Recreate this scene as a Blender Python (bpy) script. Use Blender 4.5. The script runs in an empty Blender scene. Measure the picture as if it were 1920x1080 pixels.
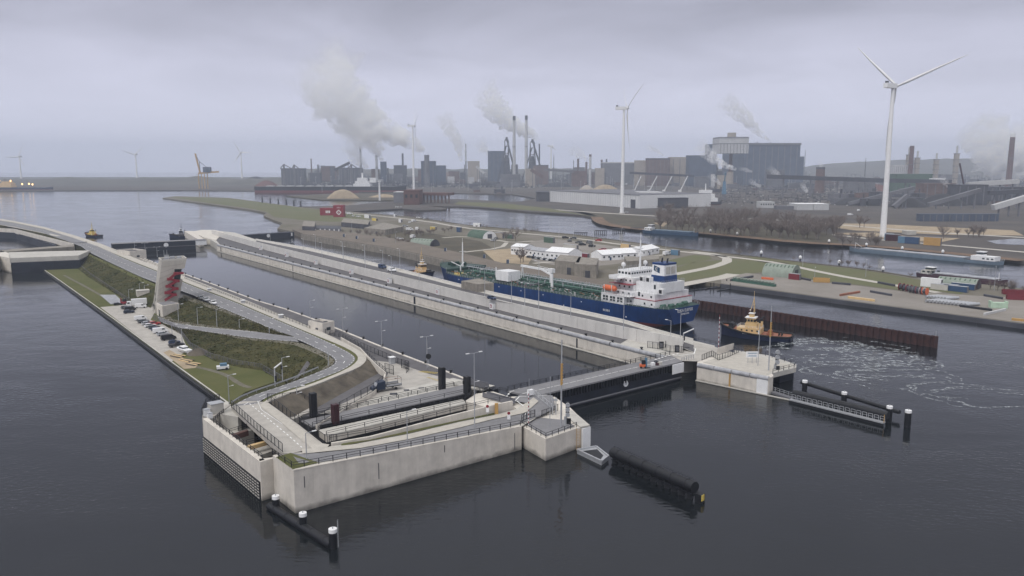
import bpy,math,random
from mathutils import Vector,noise as mnoise
random.seed(7)
sc=bpy.context.scene
# ---------------------------------------------------------------- camera
CAM_H,FPX,HOR=70.0,1493.0,312.0
PITCH=math.atan((540-HOR)/FPX)
cam_d=bpy.data.cameras.new('camera'); cam=bpy.data.objects.new('camera',cam_d)
sc.collection.objects.link(cam); sc.camera=cam
cam.location=(0,0,CAM_H); cam.rotation_euler=(math.pi/2-PITCH,0,0)
cam_d.sensor_width=36; cam_d.lens=FPX/1920*36
cam_d.clip_start=1; cam_d.clip_end=60000
# ---------------------------------------------------------------- world, sun, exposure
SUN_EL,SUN_AZ=math.radians(50),math.radians(215)   # azimuth measured clockwise from +Y
w=bpy.data.worlds.new('World'); sc.world=w; w.use_nodes=True
nt=w.node_tree; nt.nodes.clear()
def N(t,**k):
    n=nt.nodes.new(t)
    for a,b in k.items(): setattr(n,a,b)
    return n
out=N('ShaderNodeOutputWorld'); bg=N('ShaderNodeBackground')
sky=N('ShaderNodeTexSky',sky_type='NISHITA',sun_disc=False,sun_elevation=SUN_EL,sun_rotation=SUN_AZ)
tc=N('ShaderNodeTexCoord'); sep=N('ShaderNodeSeparateXYZ'); ramp=N('ShaderNodeValToRGB')
nt.links.new(tc.outputs['Generated'],sep.inputs[0])
mx0=N('ShaderNodeMath',operation='MAXIMUM'); mx0.inputs[1].default_value=0.0
nt.links.new(sep.outputs[2],mx0.inputs[0]); nt.links.new(mx0.outputs[0],ramp.inputs[0])
el=ramp.color_ramp.elements
stops=[(0.0,(.76,.765,.92)),(.06,(.73,.735,.885)),(.12,(.62,.62,.75)),(.20,(.335,.335,.41)),(.32,(.38,.38,.46)),(.5,(.62,.62,.70)),(.75,(1.5,1.5,1.56)),(1.0,(1.9,1.9,1.96))]
el[0].position,el[0].color=stops[0][0],(*stops[0][1],1)
el[1].position,el[1].color=stops[-1][0],(*stops[-1][1],1)
for p_,c_ in stops[1:-1]:
    e=el.new(p_); e.color=(*c_,1)
ramp.color_ramp.interpolation='B_SPLINE'
# cloud deck: direction projected on a flat layer
addz=N('ShaderNodeMath',operation='ADD'); addz.inputs[1].default_value=.12
nt.links.new(mx0.outputs[0],addz.inputs[0])
dx=N('ShaderNodeMath',operation='DIVIDE'); dy=N('ShaderNodeMath',operation='DIVIDE')
nt.links.new(sep.outputs[0],dx.inputs[0]); nt.links.new(addz.outputs[0],dx.inputs[1])
nt.links.new(sep.outputs[1],dy.inputs[0]); nt.links.new(addz.outputs[0],dy.inputs[1])
cmb=N('ShaderNodeCombineXYZ'); nt.links.new(dx.outputs[0],cmb.inputs[0]); nt.links.new(dy.outputs[0],cmb.inputs[1])
n1=N('ShaderNodeTexNoise'); n1.inputs['Scale'].default_value=.9; n1.inputs['Detail'].default_value=9; n1.inputs['Roughness'].default_value=.55; n1.inputs['Distortion'].default_value=.6
nt.links.new(cmb.outputs[0],n1.inputs['Vector'])
mr=N('ShaderNodeMapRange'); mr.inputs['From Min'].default_value=.3; mr.inputs['From Max'].default_value=.7; mr.inputs['To Min'].default_value=.78; mr.inputs['To Max'].default_value=1.17
nt.links.new(n1.outputs[0],mr.inputs['Value'])
fz=N('ShaderNodeMapRange'); fz.inputs['From Min'].default_value=.03; fz.inputs['From Max'].default_value=.18
nt.links.new(mx0.outputs[0],fz.inputs['Value'])
cl=N('ShaderNodeMix',data_type='FLOAT'); nt.links.new(fz.outputs[0],cl.inputs[0]); cl.inputs[2].default_value=1.0; nt.links.new(mr.outputs[0],cl.inputs[3])
mul=N('ShaderNodeVectorMath',operation='SCALE'); nt.links.new(ramp.outputs[0],mul.inputs[0]); nt.links.new(cl.outputs[0],mul.inputs['Scale'])
skm=N('ShaderNodeVectorMath',operation='SCALE'); nt.links.new(sky.outputs[0],skm.inputs[0]); skm.inputs['Scale'].default_value=.08
mixs=N('ShaderNodeMix',data_type='RGBA'); mixs.inputs[0].default_value=.94
nt.links.new(skm.outputs[0],mixs.inputs[6]); nt.links.new(mul.outputs[0],mixs.inputs[7])
nt.links.new(mixs.outputs[2],bg.inputs[0]); bg.inputs[1].default_value=1.0
nt.links.new(bg.outputs[0],out.inputs[0])
sd=bpy.data.lights.new('sun','SUN'); sun=bpy.data.objects.new('sun',sd); sc.collection.objects.link(sun)
sd.energy=1.5; sd.angle=math.radians(22); sd.color=(1,.975,.945)
sdir=Vector((math.sin(SUN_AZ)*math.cos(SUN_EL),math.cos(SUN_AZ)*math.cos(SUN_EL),math.sin(SUN_EL)))
sun.rotation_euler=sdir.to_track_quat('Z','Y').to_euler()
sc.view_settings.view_transform='Standard'; sc.view_settings.look='None'
sc.view_settings.exposure=0.08; sc.view_settings.gamma=1; sc.view_settings.use_curve_mapping=False
sc.cycles.max_bounces=10; sc.cycles.volume_bounces=8; sc.cycles.diffuse_bounces=3; sc.cycles.transparent_max_bounces=24
sc.cycles.volume_step_rate=1.0; sc.cycles.volume_max_steps=128
sc.cycles.use_denoising=True
# ---------------------------------------------------------------- place finding
CP,SP=math.cos(PITCH),math.sin(PITCH)
def G(px,py,z=0.0):
    """the spot of the site, at height z, seen at a photograph pixel (survey of the photograph)"""
    u=(px-960)/FPX; v=-(py-540)/FPX
    d=(u,CP+v*SP,-SP+v*CP)
    t=(z-CAM_H)/d[2]
    return Vector((d[0]*t,d[1]*t,z))
def GD(px,dist,z=0.0):
    u=(px-960)/FPX
    return Vector((u*(dist*CP+(CAM_H-z)*SP),dist,z))
def ztop(p,py):
    """height that projects to photograph row py above ground spot p"""
    k=(540-py)/FPX
    return CAM_H+p.y*(k*CP-SP)/(CP+k*SP)
def mpp(p):
    return (p.y*CP+(CAM_H-p.z)*SP)/FPX
# ---------------------------------------------------------------- materials
MATS={}
def rgb(c): return (*c,1) if len(c)==3 else c
def mat(name,col,rough=.8,metal=0.,var=.12,scale=.5,bump=0.,bscale=None,col2=None,spec=.5,streak=0.,emit=0.,detail=4,tide=0):
    if name in MATS: return MATS[name]
    m=bpy.data.materials.new(name); m.use_nodes=True; t=m.node_tree
    b=t.nodes['Principled BSDF']; b.inputs['Roughness'].default_value=rough; b.inputs['Metallic'].default_value=metal
    b.inputs['Specular IOR Level'].default_value=spec
    if emit:
        b.inputs['Emission Color'].default_value=rgb(col); b.inputs['Emission Strength'].default_value=emit
    geo=t.nodes.new('ShaderNodeNewGeometry')
    vec=geo.outputs['Position']
    if var or col2:
        n=t.nodes.new('ShaderNodeTexNoise'); n.inputs['Scale'].default_value=scale; n.inputs['Detail'].default_value=detail; n.inputs['Roughness'].default_value=.62
        t.links.new(vec,n.inputs['Vector'])
        mrn=t.nodes.new('ShaderNodeMapRange'); mrn.inputs['From Min'].default_value=.32; mrn.inputs['From Max'].default_value=.68
        t.links.new(n.outputs[0],mrn.inputs['Value'])
        mx=t.nodes.new('ShaderNodeMix'); mx.data_type='RGBA'
        c1=col2 if col2 else tuple(max(0,x*(1-var)) for x in col)
        c2=col if col2 else tuple(min(1,x*(1+var)) for x in col)
        mx.inputs[6].default_value=rgb(c1); mx.inputs[7].default_value=rgb(c2)
        t.links.new(mrn.outputs[0],mx.inputs[0]); last=mx.outputs[2]
        if streak:
            mp=t.nodes.new('ShaderNodeMapping'); mp.inputs['Scale'].default_value=(.45,.45,.06)
            t.links.new(vec,mp.inputs[0])
            n2=t.nodes.new('ShaderNodeTexNoise'); n2.inputs['Scale'].default_value=1.0; n2.inputs['Detail'].default_value=5; n2.inputs['Roughness'].default_value=.7
            t.links.new(mp.outputs[0],n2.inputs['Vector'])
            m2=t.nodes.new('ShaderNodeMapRange'); m2.inputs['From Min'].default_value=.38; m2.inputs['From Max'].default_value=.72; m2.inputs['To Min'].default_value=1.0; m2.inputs['To Max'].default_value=1-streak
            t.links.new(n2.outputs[0],m2.inputs['Value'])
            sc_=t.nodes.new('ShaderNodeVectorMath'); sc_.operation='SCALE'
            t.links.new(last,sc_.inputs[0]); t.links.new(m2.outputs[0],sc_.inputs['Scale']); last=sc_.outputs[0]
        if tide:   # algae and damp left by the tide
            sx_=t.nodes.new('ShaderNodeSeparateXYZ'); t.links.new(vec,sx_.inputs[0]); nz=t.nodes.new('ShaderNodeTexNoise'); nz.inputs['Scale'].default_value=.35; nz.inputs['Detail'].default_value=6; t.links.new(vec,nz.inputs['Vector'])
            ad=t.nodes.new('ShaderNodeMath'); ad.operation='MULTIPLY_ADD'; t.links.new(nz.outputs[0],ad.inputs[0]); ad.inputs[1].default_value=-2.4; t.links.new(sx_.outputs[2],ad.inputs[2])
            m4=t.nodes.new('ShaderNodeMapRange'); m4.inputs['From Min'].default_value=-1.1; m4.inputs['From Max'].default_value=.1; m4.inputs['To Min'].default_value=.35; m4.inputs['To Max'].default_value=1; t.links.new(ad.outputs[0],m4.inputs['Value'])
            s5=t.nodes.new('ShaderNodeVectorMath'); s5.operation='SCALE'; t.links.new(last,s5.inputs[0]); t.links.new(m4.outputs[0],s5.inputs['Scale']); last=s5.outputs[0]
        t.links.new(last,b.inputs['Base Color'])
        if bump:
            nb=t.nodes.new('ShaderNodeTexNoise'); nb.inputs['Scale'].default_value=bscale or scale*4; nb.inputs['Detail'].default_value=4
            t.links.new(vec,nb.inputs['Vector'])
            bp=t.nodes.new('ShaderNodeBump'); bp.inputs['Strength'].default_value=1.0; bp.inputs['Distance'].default_value=bump
            t.links.new(nb.outputs[0],bp.inputs['Height']); t.links.new(bp.outputs[0],b.inputs['Normal'])
    else:
        b.inputs['Base Color'].default_value=rgb(col)
    MATS[name]=m; return m
M={}
M['concrete']=mat('concrete',(.64,.595,.53),.85,var=.12,scale=.3,streak=.16,bump=.02,bscale=3,tide=1,detail=8)
M['concrete_top']=mat('concrete_top',(.47,.45,.41),.85,var=.12,scale=.35,bump=.01)
M['concrete_old']=mat('concrete_old',(.27,.245,.21),.9,var=.2,scale=.3,streak=.35)
M['paving']=mat('paving',(.40,.375,.34),.85,var=.14,scale=.3,bump=.01)
M['path']=mat('path',(.46,.43,.38),.85,var=.1,scale=.5)
M['asphalt']=mat('asphalt',(.20,.197,.205),.85,var=.14,scale=.25)
M['asphalt_dark']=mat('asphalt_dark',(.105,.10,.105),.88,var=.2,scale=.2)
M['paint']=mat('paint',(.8,.8,.78),.6,var=.08,scale=2)
M['yellow_paint']=mat('yellow_paint',(.65,.5,.12),.6,var=.1,scale=2)
M['black']=mat('black_steel',(.006,.007,.010),.55,var=.3,scale=.8)
M['navy_steel']=mat('navy_steel',(.009,.013,.026),.6,var=.35,scale=.35,streak=.3)
M['rail']=mat('rail_steel',(.012,.013,.018),.6,var=0)
M['galv']=mat('galvanised',(.42,.43,.45),.45,metal=.3,var=.1,scale=1)
M['pipe_grey']=mat('fender_grey',(.36,.365,.385),.4,var=.22,scale=.6,streak=.2)
M['white']=mat('white_paint',(.78,.78,.78),.5,var=.05,scale=.5)
M['white_ship']=mat('white_ship',(.76,.76,.76),.45,var=.07,scale=.4,streak=.1)
M['red']=mat('red_paint',(.23,.018,.03),.5,var=.1,scale=1)
M['wine']=mat('wine_steel',(.04,.008,.013),.5,var=.2,scale=1)
M['orange']=mat('orange_paint',(.62,.13,.04),.5,var=.08)
M['amber']=mat('amber_paint',(.45,.27,.09),.5,var=.08)
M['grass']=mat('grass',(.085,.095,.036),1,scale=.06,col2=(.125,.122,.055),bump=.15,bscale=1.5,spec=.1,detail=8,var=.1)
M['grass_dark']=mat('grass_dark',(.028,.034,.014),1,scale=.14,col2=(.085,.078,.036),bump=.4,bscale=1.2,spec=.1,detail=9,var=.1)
M['earth']=mat('earth',(.075,.066,.056),1,scale=.25,col2=(.15,.13,.105),bump=.2,spec=.1,detail=8,var=.1)
M['gravel']=mat('gravel_verge',(.17,.155,.125),1,scale=.4,col2=(.10,.095,.06),detail=8,var=.1)
M['sand']=mat('sand',(.42,.34,.24),1,scale=.1,col2=(.30,.24,.17),spec=.1,bump=.1,detail=7,var=.1)
M['glass']=mat('dark_glass',(.02,.03,.035),.1,var=0)
M['rust']=mat('rust',(.075,.028,.022),.85,scale=.6,col2=(.035,.016,.018),streak=.3,var=.1)
M['blue_hull']=mat('blue_hull',(.004,.042,.17),.4,var=.2,scale=.15,streak=.45)
M['red_hull']=mat('red_hull',(.16,.035,.035),.6,var=.2,scale=.3)
M['deck_green']=mat('deck_green',(.008,.04,.03),.6,var=.3,scale=.4)
M['pipe_green']=mat('pipe_green',(.05,.12,.09),.55,var=.2,scale=.6)
M['cream']=mat('cream_paint',(.62,.44,.22),.5,var=.08)
M['navy_hull']=mat('navy_hull',(.01,.018,.055),.4,var=.2,scale=.5)
M['brown']=mat('brown_deck',(.26,.10,.055),.7,var=.25,scale=.8)
M['wall_white']=mat('flood_wall_concrete',(.60,.58,.55),.8,var=.08,scale=.15,streak=.12)
M['steel_dark']=mat('plant_dark',(.06,.062,.075),.8,var=.3,scale=.05)
M['steel_mid']=mat('plant_mid',(.14,.14,.155),.8,var=.2,scale=.05)
M['steel_brown']=mat('plant_brown',(.13,.085,.075),.85,var=.25,scale=.05)
M['steel_blue']=mat('plant_blue',(.065,.085,.125),.8,var=.2,scale=.05)
M['shed_light']=mat('shed_light',(.50,.50,.50),.7,var=.08,scale=.05,streak=.1)
M['shed_beige']=mat('shed_beige',(.34,.30,.255),.8,var=.1,scale=.05)
M['coal']=mat('coal',(.03,.03,.035),1,var=.3,scale=.03)
M['ore']=mat('ore',(.12,.055,.045),1,var=.3,scale=.03)
M['brick']=mat('brick',(.115,.058,.05),.9,var=.2,scale=.1)
M['twig']=mat('bare_twig',(.17,.14,.125),1,var=.3,scale=1)
M['leafy']=mat('evergreen',(.035,.045,.022),1,var=.3,scale=1)
M['green_roof']=mat('green_roof',(.24,.28,.235),.7,var=.12,scale=.3,streak=.1)
M['green_sheet']=mat('green_sheet',(.07,.12,.085),.7,var=.12,scale=.3)
M['blue_box']=mat('blue_container',(.03,.07,.15),.5,var=.1)
M['red_box']=mat('red_container',(.17,.02,.03),.5,var=.1)
M['tyre']=mat('rubber',(.012,.012,.013),.85,var=0)
M['skyblue']=mat('skyblue_paint',(.10,.20,.30),.5,var=.08)
# ---------------------------------------------------------------- mesh building
COL=sc.collection
class MB:
    def __init__(s): s.v=[]; s.f=[]; s.m=[]; s.mi=0; s.smooth=[]; s.sm=False
    def add(s,vs,fs):
        o=len(s.v); s.v+=[tuple(p) for p in vs]
        for f in fs: s.f.append(tuple(i+o for i in f)); s.m.append(s.mi); s.smooth.append(s.sm)
        return s
    def hexa(s,b,t):     # bottom quad, top quad (ccw from above)
        return s.add(list(b)+list(t),[(3,2,1,0),(4,5,6,7),(0,1,5,4),(1,2,6,5),(2,3,7,6),(3,0,4,7)])
    def box(s,c,size,rz=0.0,taper=1.0):   # c = centre of the bottom
        hx,hy=size[0]/2,size[1]/2; ca,sa=math.cos(rz),math.sin(rz)
        q=[(-hx,-hy),(hx,-hy),(hx,hy),(-hx,hy)]
        def P(x,y,z,k): x *= k; y *= k; return (c[0]+x*ca-y*sa,c[1]+x*sa+y*ca,c[2]+z)
        return s.hexa([P(x,y,0,1) for x,y in q],[P(x,y,size[2],taper) for x,y in q])
    def bar(s,a,b,wd,ht):   # beam from a to b, width horizontal, height vertical, centred
        a=Vector(a); b=Vector(b); d=b-a
        if d.length<1e-6: return s
        up=Vector((0,0,1))
        if abs(d.normalized().z)>.95: up=Vector((0,1,0))
        sx=d.cross(up).normalized()*wd/2; sz=sx.cross(d).normalized()*ht/2
        return s.hexa([a-sx-sz,a+sx-sz,b+sx-sz,b-sx-sz],[a-sx+sz,a+sx+sz,b+sx+sz,b-sx+sz])
    def tube(s,a,b,r0,r1=None,n=8,cap=True):
        a=Vector(a); b=Vector(b); r1=r0 if r1 is None else r1; d=(b-a)
        if d.length<1e-6: return s
        d.normalize(); u=d.cross(Vector((0,0,1)))
        if u.length<.05: u=d.cross(Vector((0,1,0)))
        u.normalize(); v=d.cross(u); vs=[]
        for k in range(n):
            a_=2*math.pi*k/n; e=u*math.cos(a_)+v*math.sin(a_); vs.append(a+e*r0)
        for k in range(n):
            a_=2*math.pi*k/n; e=u*math.cos(a_)+v*math.sin(a_); vs.append(b+e*r1)
        o=s.sm; s.sm=n>6; s.add(vs,[(k,n+k,n+(k+1)%n,(k+1)%n) for k in range(n)]); s.sm=False
        if cap: s.add(vs,[tuple(range(n)),tuple(range(2*n-1,n-1,-1))])
        s.sm=o; return s
    def pipe(s,pts,r,n=8):
        for a,b in zip(pts,pts[1:]): s.tube(a,b,r,r,n)
        return s
    def lathe(s,c,prof,n=12,smooth=True):
        vs=[]; fs=[]
        for r,z in prof:
            for k in range(n):
                a=2*math.pi*k/n; vs.append((c[0]+r*math.cos(a),c[1]+r*math.sin(a),c[2]+z))
        for i in range(len(prof)-1):
            for k in range(n): fs.append((i*n+k,i*n+(k+1)%n,(i+1)*n+(k+1)%n,(i+1)*n+k))
        o=s.sm; s.sm=smooth; s.add(vs,fs); s.sm=False
        s.add(vs[-n:],[tuple(range(n))]); s.sm=o; return s
    def prism(s,pts,z0,z1=None,bottom=False):  # pts: xyz tops (or xy with z1); walls down to z0
        t=[(p[0],p[1],(p[2] if z1 is None else z1)) for p in pts]
        ar=sum(t[i][0]*t[(i+1)%len(t)][1]-t[(i+1)%len(t)][0]*t[i][1] for i in range(len(t)))
        if ar<0: t=t[::-1]
        n=len(t); b=[(p[0],p[1],z0) for p in t]
        fs=[tuple(range(n))]+[(n+i,n+(i+1)%n,(i+1)%n,i) for i in range(n)]
        if bottom: fs.append(tuple(range(2*n-1,n-1,-1)))
        return s.add(t+b,fs)
    def sheet(s,pts):
        t=[tuple(p) for p in pts]
        ar=sum(t[i][0]*t[(i+1)%len(t)][1]-t[(i+1)%len(t)][0]*t[i][1] for i in range(len(t)))
        if ar<0: t=t[::-1]
        return s.add(t,[tuple(range(len(t)))])
    def ribbon(s,L,R):
        n=len(L); vs=[]
        for a,b in zip(L,R): vs+=[a,b]
        fs=[(2*i,2*i+1,2*i+3,2*i+2) for i in range(n-1)]
        a,b,c_=Vector(vs[0]),Vector(vs[1]),Vector(vs[3])
        if (b-a).cross(c_-a).z<0: fs=[f[::-1] for f in fs]
        return s.add(vs,fs)
    def build(s,name,mats,parent=None,local=False):
        me=bpy.data.meshes.new(name)
        off=Vector((0,0,0))
        if parent is not None and not local:
            q=parent
            while q is not None: off+=q.location; q=q.parent
        vs=[(x-off.x,y-off.y,z-off.z) for x,y,z in s.v]
        me.from_pydata(vs,[],s.f)
        if not isinstance(mats,(list,tuple)): mats=[mats]
        for m in mats: me.materials.append(m)
        if len(mats)>1: me.polygons.foreach_set('material_index',s.m)
        if any(s.smooth): me.polygons.foreach_set('use_smooth',s.smooth)
        me.update()
        o=bpy.data.objects.new(name,me); COL.objects.link(o); o.parent=parent
        return o
def tag(o,label=None,cat=None,group=None,kind=None):
    if label: o['label']=label
    if cat: o['category']=cat
    if group: o['group']=group
    if kind: o['kind']=kind
    return o
def thing(name,label,cat,loc=(0,0,0),group=None):
    o=bpy.data.objects.new(name,None); COL.objects.link(o); o.location=loc
    o.empty_display_size=.5
    return tag(o,label,cat,group)
def struct(name,mb,m): return tag(mb.build(name,m),kind='structure')
def one(name,mb,m,label,cat,group=None): return tag(mb.build(name,m),label,cat,group)
def kids(o): return [c for c in bpy.data.objects if c.parent==o]
class Proto:
    """copies of a thing with its parts and sub-parts"""
    def __init__(s,root):
        s.root=root; s.tree=[(c,[(d) for d in kids(c)]) for c in kids(root)]; s.used=False
    def place(s,loc,rz=0.,label=None,scale=None,mats=None,group=None,skip=()):
        m_={}
        if not s.used:
            s.used=True; r=s.root; m_={c: c for c,_ in s.tree}
            for c,ds in s.tree:
                for d in ds: m_[d]=d
        else:
            r=s.root.copy(); COL.objects.link(r)
            for c,ds in s.tree:
                k=c.copy(); COL.objects.link(k); k.parent=r; m_[c]=k
                for d in ds:
                    e=d.copy(); COL.objects.link(e); e.parent=k; m_[d]=e
        r.location=loc; r.rotation_euler=(0,0,rz)
        if scale is not None: r.scale=(scale,)*3 if isinstance(scale,(int,float)) else scale
        if label: r['label']=label
        if group: r['group']=group
        return r,m_
def objmat(o,m):
    o.material_slots[0].link='OBJECT'; o.material_slots[0].material=m
def lerp(a,b,t): return a+(b-a)*t
def poly_at(pts,s):   # point and direction at distance s along a polyline
    for a,b in zip(pts,pts[1:]):
        L=(b-a).length
        if s <= L or b is pts[-1]: return a.lerp(b,min(1,s/L) if L else 0),(b-a).normalized()
        s -= L
def poly_len(pts): return sum((b-a).length for a,b in zip(pts,pts[1:]))
def GP(l,z=None):
    return [G(p[0],p[1],p[2] if len(p)>2 else z) for p in l]
ORD=['first','second','third','fourth','fifth','sixth','seventh','eighth','ninth','tenth','eleventh','twelfth','thirteenth','fourteenth','fifteenth','sixteenth','seventeenth','eighteenth','nineteenth','twentieth']
# ================================================================ water, haze
wm=bpy.data.materials.new('water'); wm.use_nodes=True; t=wm.node_tree; b=t.nodes['Principled BSDF']
b.inputs['Base Color'].default_value=(.009,.011,.013,1); b.inputs['Roughness'].default_value=.07; b.inputs['IOR'].default_value=1.333
geo=t.nodes.new('ShaderNodeNewGeometry')
def wn(scale,vec_scale,detail,dist=0.):
    mp=t.nodes.new('ShaderNodeMapping'); mp.inputs['Scale'].default_value=vec_scale; mp.inputs['Rotation'].default_value=(0,0,.5)
    t.links.new(geo.outputs['Position'],mp.inputs[0])
    n=t.nodes.new('ShaderNodeTexNoise'); n.inputs['Scale'].default_value=scale; n.inputs['Detail'].default_value=detail; n.inputs['Distortion'].default_value=dist
    t.links.new(mp.outputs[0],n.inputs['Vector']); return n.outputs[0]
big=wn(.02,(1,1.6,1),2,1.0)      # calm and ruffled patches
fine=wn(.55,(1,1.7,1),3,.3)
mid=wn(.10,(1,1.5,1),2,.5)
mrw=t.nodes.new('ShaderNodeMapRange'); mrw.inputs['From Min'].default_value=.35; mrw.inputs['From Max'].default_value=.65; mrw.inputs['To Min'].default_value=.15; mrw.inputs['To Max'].default_value=1.25
t.links.new(big,mrw.inputs['Value'])
mu=t.nodes.new('ShaderNodeMath'); mu.operation='MULTIPLY'; t.links.new(fine,mu.inputs[0]); t.links.new(mrw.outputs[0],mu.inputs[1])
ma=t.nodes.new('ShaderNodeMath'); ma.operation='MULTIPLY_ADD'; t.links.new(mid,ma.inputs[0]); ma.inputs[1].default_value=.8; t.links.new(mu.outputs[0],ma.inputs[2])
bp=t.nodes.new('ShaderNodeBump'); bp.inputs['Strength'].default_value=1.0; bp.inputs['Distance'].default_value=.11
t.links.new(ma.outputs[0],bp.inputs['Height']); t.links.new(bp.outputs[0],b.inputs['Normal'])
M['water']=wm
calm=wm.copy(); calm.name='calm_water'
calm.node_tree.nodes['Bump'].inputs['Distance'].default_value=.014
M['calm']=calm
m=MB(); m.sheet([(-9000,-200,0),(9000,-200,0),(9000,9300,0),(-9000,9300,0)])
struct('water',m,M['water'])
hz=bpy.data.materials.new('haze'); hz.use_nodes=True; t=hz.node_tree; t.nodes.clear()
o_=t.nodes.new('ShaderNodeOutputMaterial'); pv=t.nodes.new('ShaderNodeVolumePrincipled')
pv.inputs['Color'].default_value=(.78,.86,1,1); pv.inputs['Density'].default_value=0.00014; pv.inputs['Anisotropy'].default_value=.2
t.links.new(pv.outputs[0],o_.inputs['Volume'])
m=MB(); m.box((0,4500,-4),(18400,10000,330))
tag(m.build('haze',hz),kind='stuff')
# ================================================================ helpers for built lines
def railing(name,label,pts,h=1.1,step=3.0,group=None,rails=(1.0,.55),m=None,post_w=.12,rail_w=.085,mesh=False,cat='railing'):
    """posts and rails along a world polyline; every post is a part"""
    m=m or M['rail']
    t=thing(name,label,cat,pts[0],group); t_off=pts[0]
    L=poly_len(pts); n=max(2,round(L/step))
    pm=MB(); pm.box((0,0,0),(post_w,post_w,h)); proto=None
    for i in range(n+1):
        p,d=poly_at(pts,min(L*i/n,L-.01)); rz=math.atan2(d.y,d.x)
        if proto is None: o=pm.build('post',m,t,local=True); proto=o
        else: o=proto.copy(); COL.objects.link(o)
        o.location=p-t_off; o.rotation_euler=(0,0,rz)
    for k in rails:
        r=MB()
        for a,b in zip(pts,pts[1:]): r.bar(a+Vector((0,0,h*k)),b+Vector((0,0,h*k)),rail_w,rail_w)
        r.build('rail',m,t)
    if mesh:
        r=MB()
        for a,b in zip(pts,pts[1:]):
            d=(b-a); k=int(d.length/mesh); w_=d.normalized()*.05
            for i in range(k):
                q=a+d*(i+.5)/k; r.sheet_v=None
                r.add([q-w_,q+w_,q+w_+Vector((0,0,h)),q-w_+Vector((0,0,h))],[(0,1,2,3)])
        tag(r.build('bars',m,t),kind='stuff')
    return t
def wall_line(name,label,pts,thick,z0,seg,m,cat='wall',part='wall_panel',gap=.06,group=None,mlist=None):
    """pts = top line of the visible face, thickness goes to the left of the direction when positive"""
    t=thing(name,label,cat,(pts[0].x,pts[0].y,z0),group)
    L=poly_len(pts); n=max(1,round(L/seg)); ds=[L*i/n for i in range(n+1)]
    acc=0; cuts=[]
    for a,b in zip(pts,pts[1:-1]+[pts[-1]]):
        acc+=(b-a).length; cuts.append(acc)
    ds=sorted(set([round(x,3) for x in ds]+[round(x,3) for x in cuts[:-1]]))
    ds=[d for i,d in enumerate(ds) if i==0 or d-ds[i-1]>.8]
    ds[-1]=L
    for a,b in zip(ds,ds[1:]):
        pa,d=poly_at(pts,a+gap/2+1e-4); pb,_=poly_at(pts,b-gap/2-1e-4)
        nrm=Vector((-d.y,d.x,0)).normalized()*thick
        zz=z0 if not callable(z0) else z0
        bt=[Vector((q.x,q.y,z0)) for q in (pa,pb,pb+nrm,pa+nrm)]; tp=[pa,pb,pb+nrm,pa+nrm]
        if thick<0: bt=bt[::-1]; tp=tp[::-1]
        mb=MB(); mb.hexa(bt,tp); mb.build(part,m,t)
    return t
def dashes(mb,pts,on,off,wd,lift=.03,start=0):
    L=poly_len(pts); s=start
    while s<L-.3:
        a,d=poly_at(pts,s); b,d2=poly_at(pts,min(L-.01,s+on)); n=Vector((-d.y,d.x,0)).normalized()*wd/2
        up=Vector((0,0,lift))
        mb.add([a-n+up,a+n+up,b+n+up,b-n+up],[(0,3,2,1)] if False else [(3,2,1,0)])
        s+=on+off
def offset(pts,d):
    out=[]
    for i,p in enumerate(pts):
        a=pts[max(0,i-1)]; b=pts[min(len(pts)-1,i+1)]; t_=(b-a); t_.z=0; t_.normalize()
        out.append(p+Vector((-t_.y,t_.x,0))*d)
    return out
def smooth_pts(pts,k=2):
    for _ in range(k):
        q=[pts[0]]
        for a,b in zip(pts,pts[1:]): q+=[a.lerp(b,.25),a.lerp(b,.75)]
        q.append(pts[-1]); pts=q
    return pts
def zf(x):   # height of the head platform along the front wall
    return lerp(9.0,6.1,min(1,max(0,(x-549)/(978-549)))) if x<978 else 6.0
# ================================================================ lock heads and island (near and left)
ZQ,ZP=1.3,5.2          # low quay, chamber quays
# low quay along the outer side
qe=GP([(66,495),(110,525),(215,600),(330,686),(428,757)],ZQ)
inner=GP([(460,735),(560,700),(560,640),(420,600),(300,520),(180,470),(150,478)],ZQ)
m=MB(); m.prism(qe+inner,-3)
struct('quay_lawn',m,M['grass'])
m=MB(); qd=(qe[-1]-qe[0]).normalized(); qn=Vector((qd.y,-qd.x,0)); qn=qn if qn.y<0 else-qn
m.prism([p+Vector((0,0,.12)) for p in qe]+[p-qn*.45+Vector((0,0,.12)) for p in qe[::-1]],-2)
tag(one('quay_kerb',m,M['concrete_top'],'long pale concrete kerb along the outer edge of the low grass quay','kerb'))
m=MB(); m.sheet([p+Vector((0,0,.03)) for p in GP([(188,576),(222,573),(262,560),(284,560),(292,583),(282,600),(300,606),(338,622),(352,655),(336,668),(322,678)],ZQ)])
struct('parking_pavement',m,M['paving'])
m=MB(); m.sheet([p+Vector((0,0,.045)) for p in GP([(306,661),(318,656),(345,672),(372,684),(366,690),(345,692)],ZQ)])
struct('sand_ground',m,M['sand'])
m=MB(); m.prism([Vector((p.x,p.y,.75)) for p in [q+qn*.02 for q in qe]+[q+qn*1.0 for q in qe[::-1]]],-2); one('quay_fender',m,M['black'],'black fender beam at the waterline of the low grass quay','fender')
# island base at chamber quay height
edge=GP([(226,468),(347,515),(400,534),(480,564),(534,580),(581,597),(631,617),(692,642),(740,661),(855,705),(884,717)],ZP)
m=MB(); m.prism(edge+GP([(868,728),(560,784),(520,745),(560,700),(590,655),(500,610),(340,560),(200,505),(160,470)],ZP),-3)
struct('lock_island',m,M['asphalt_dark'])
wall_line('chamber_wall','near side chamber wall of the big lock with pale coping',[p+Vector((0,0,.15)) for p in edge],.9,-3,18,M['concrete'],part='wall_segment')
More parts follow.
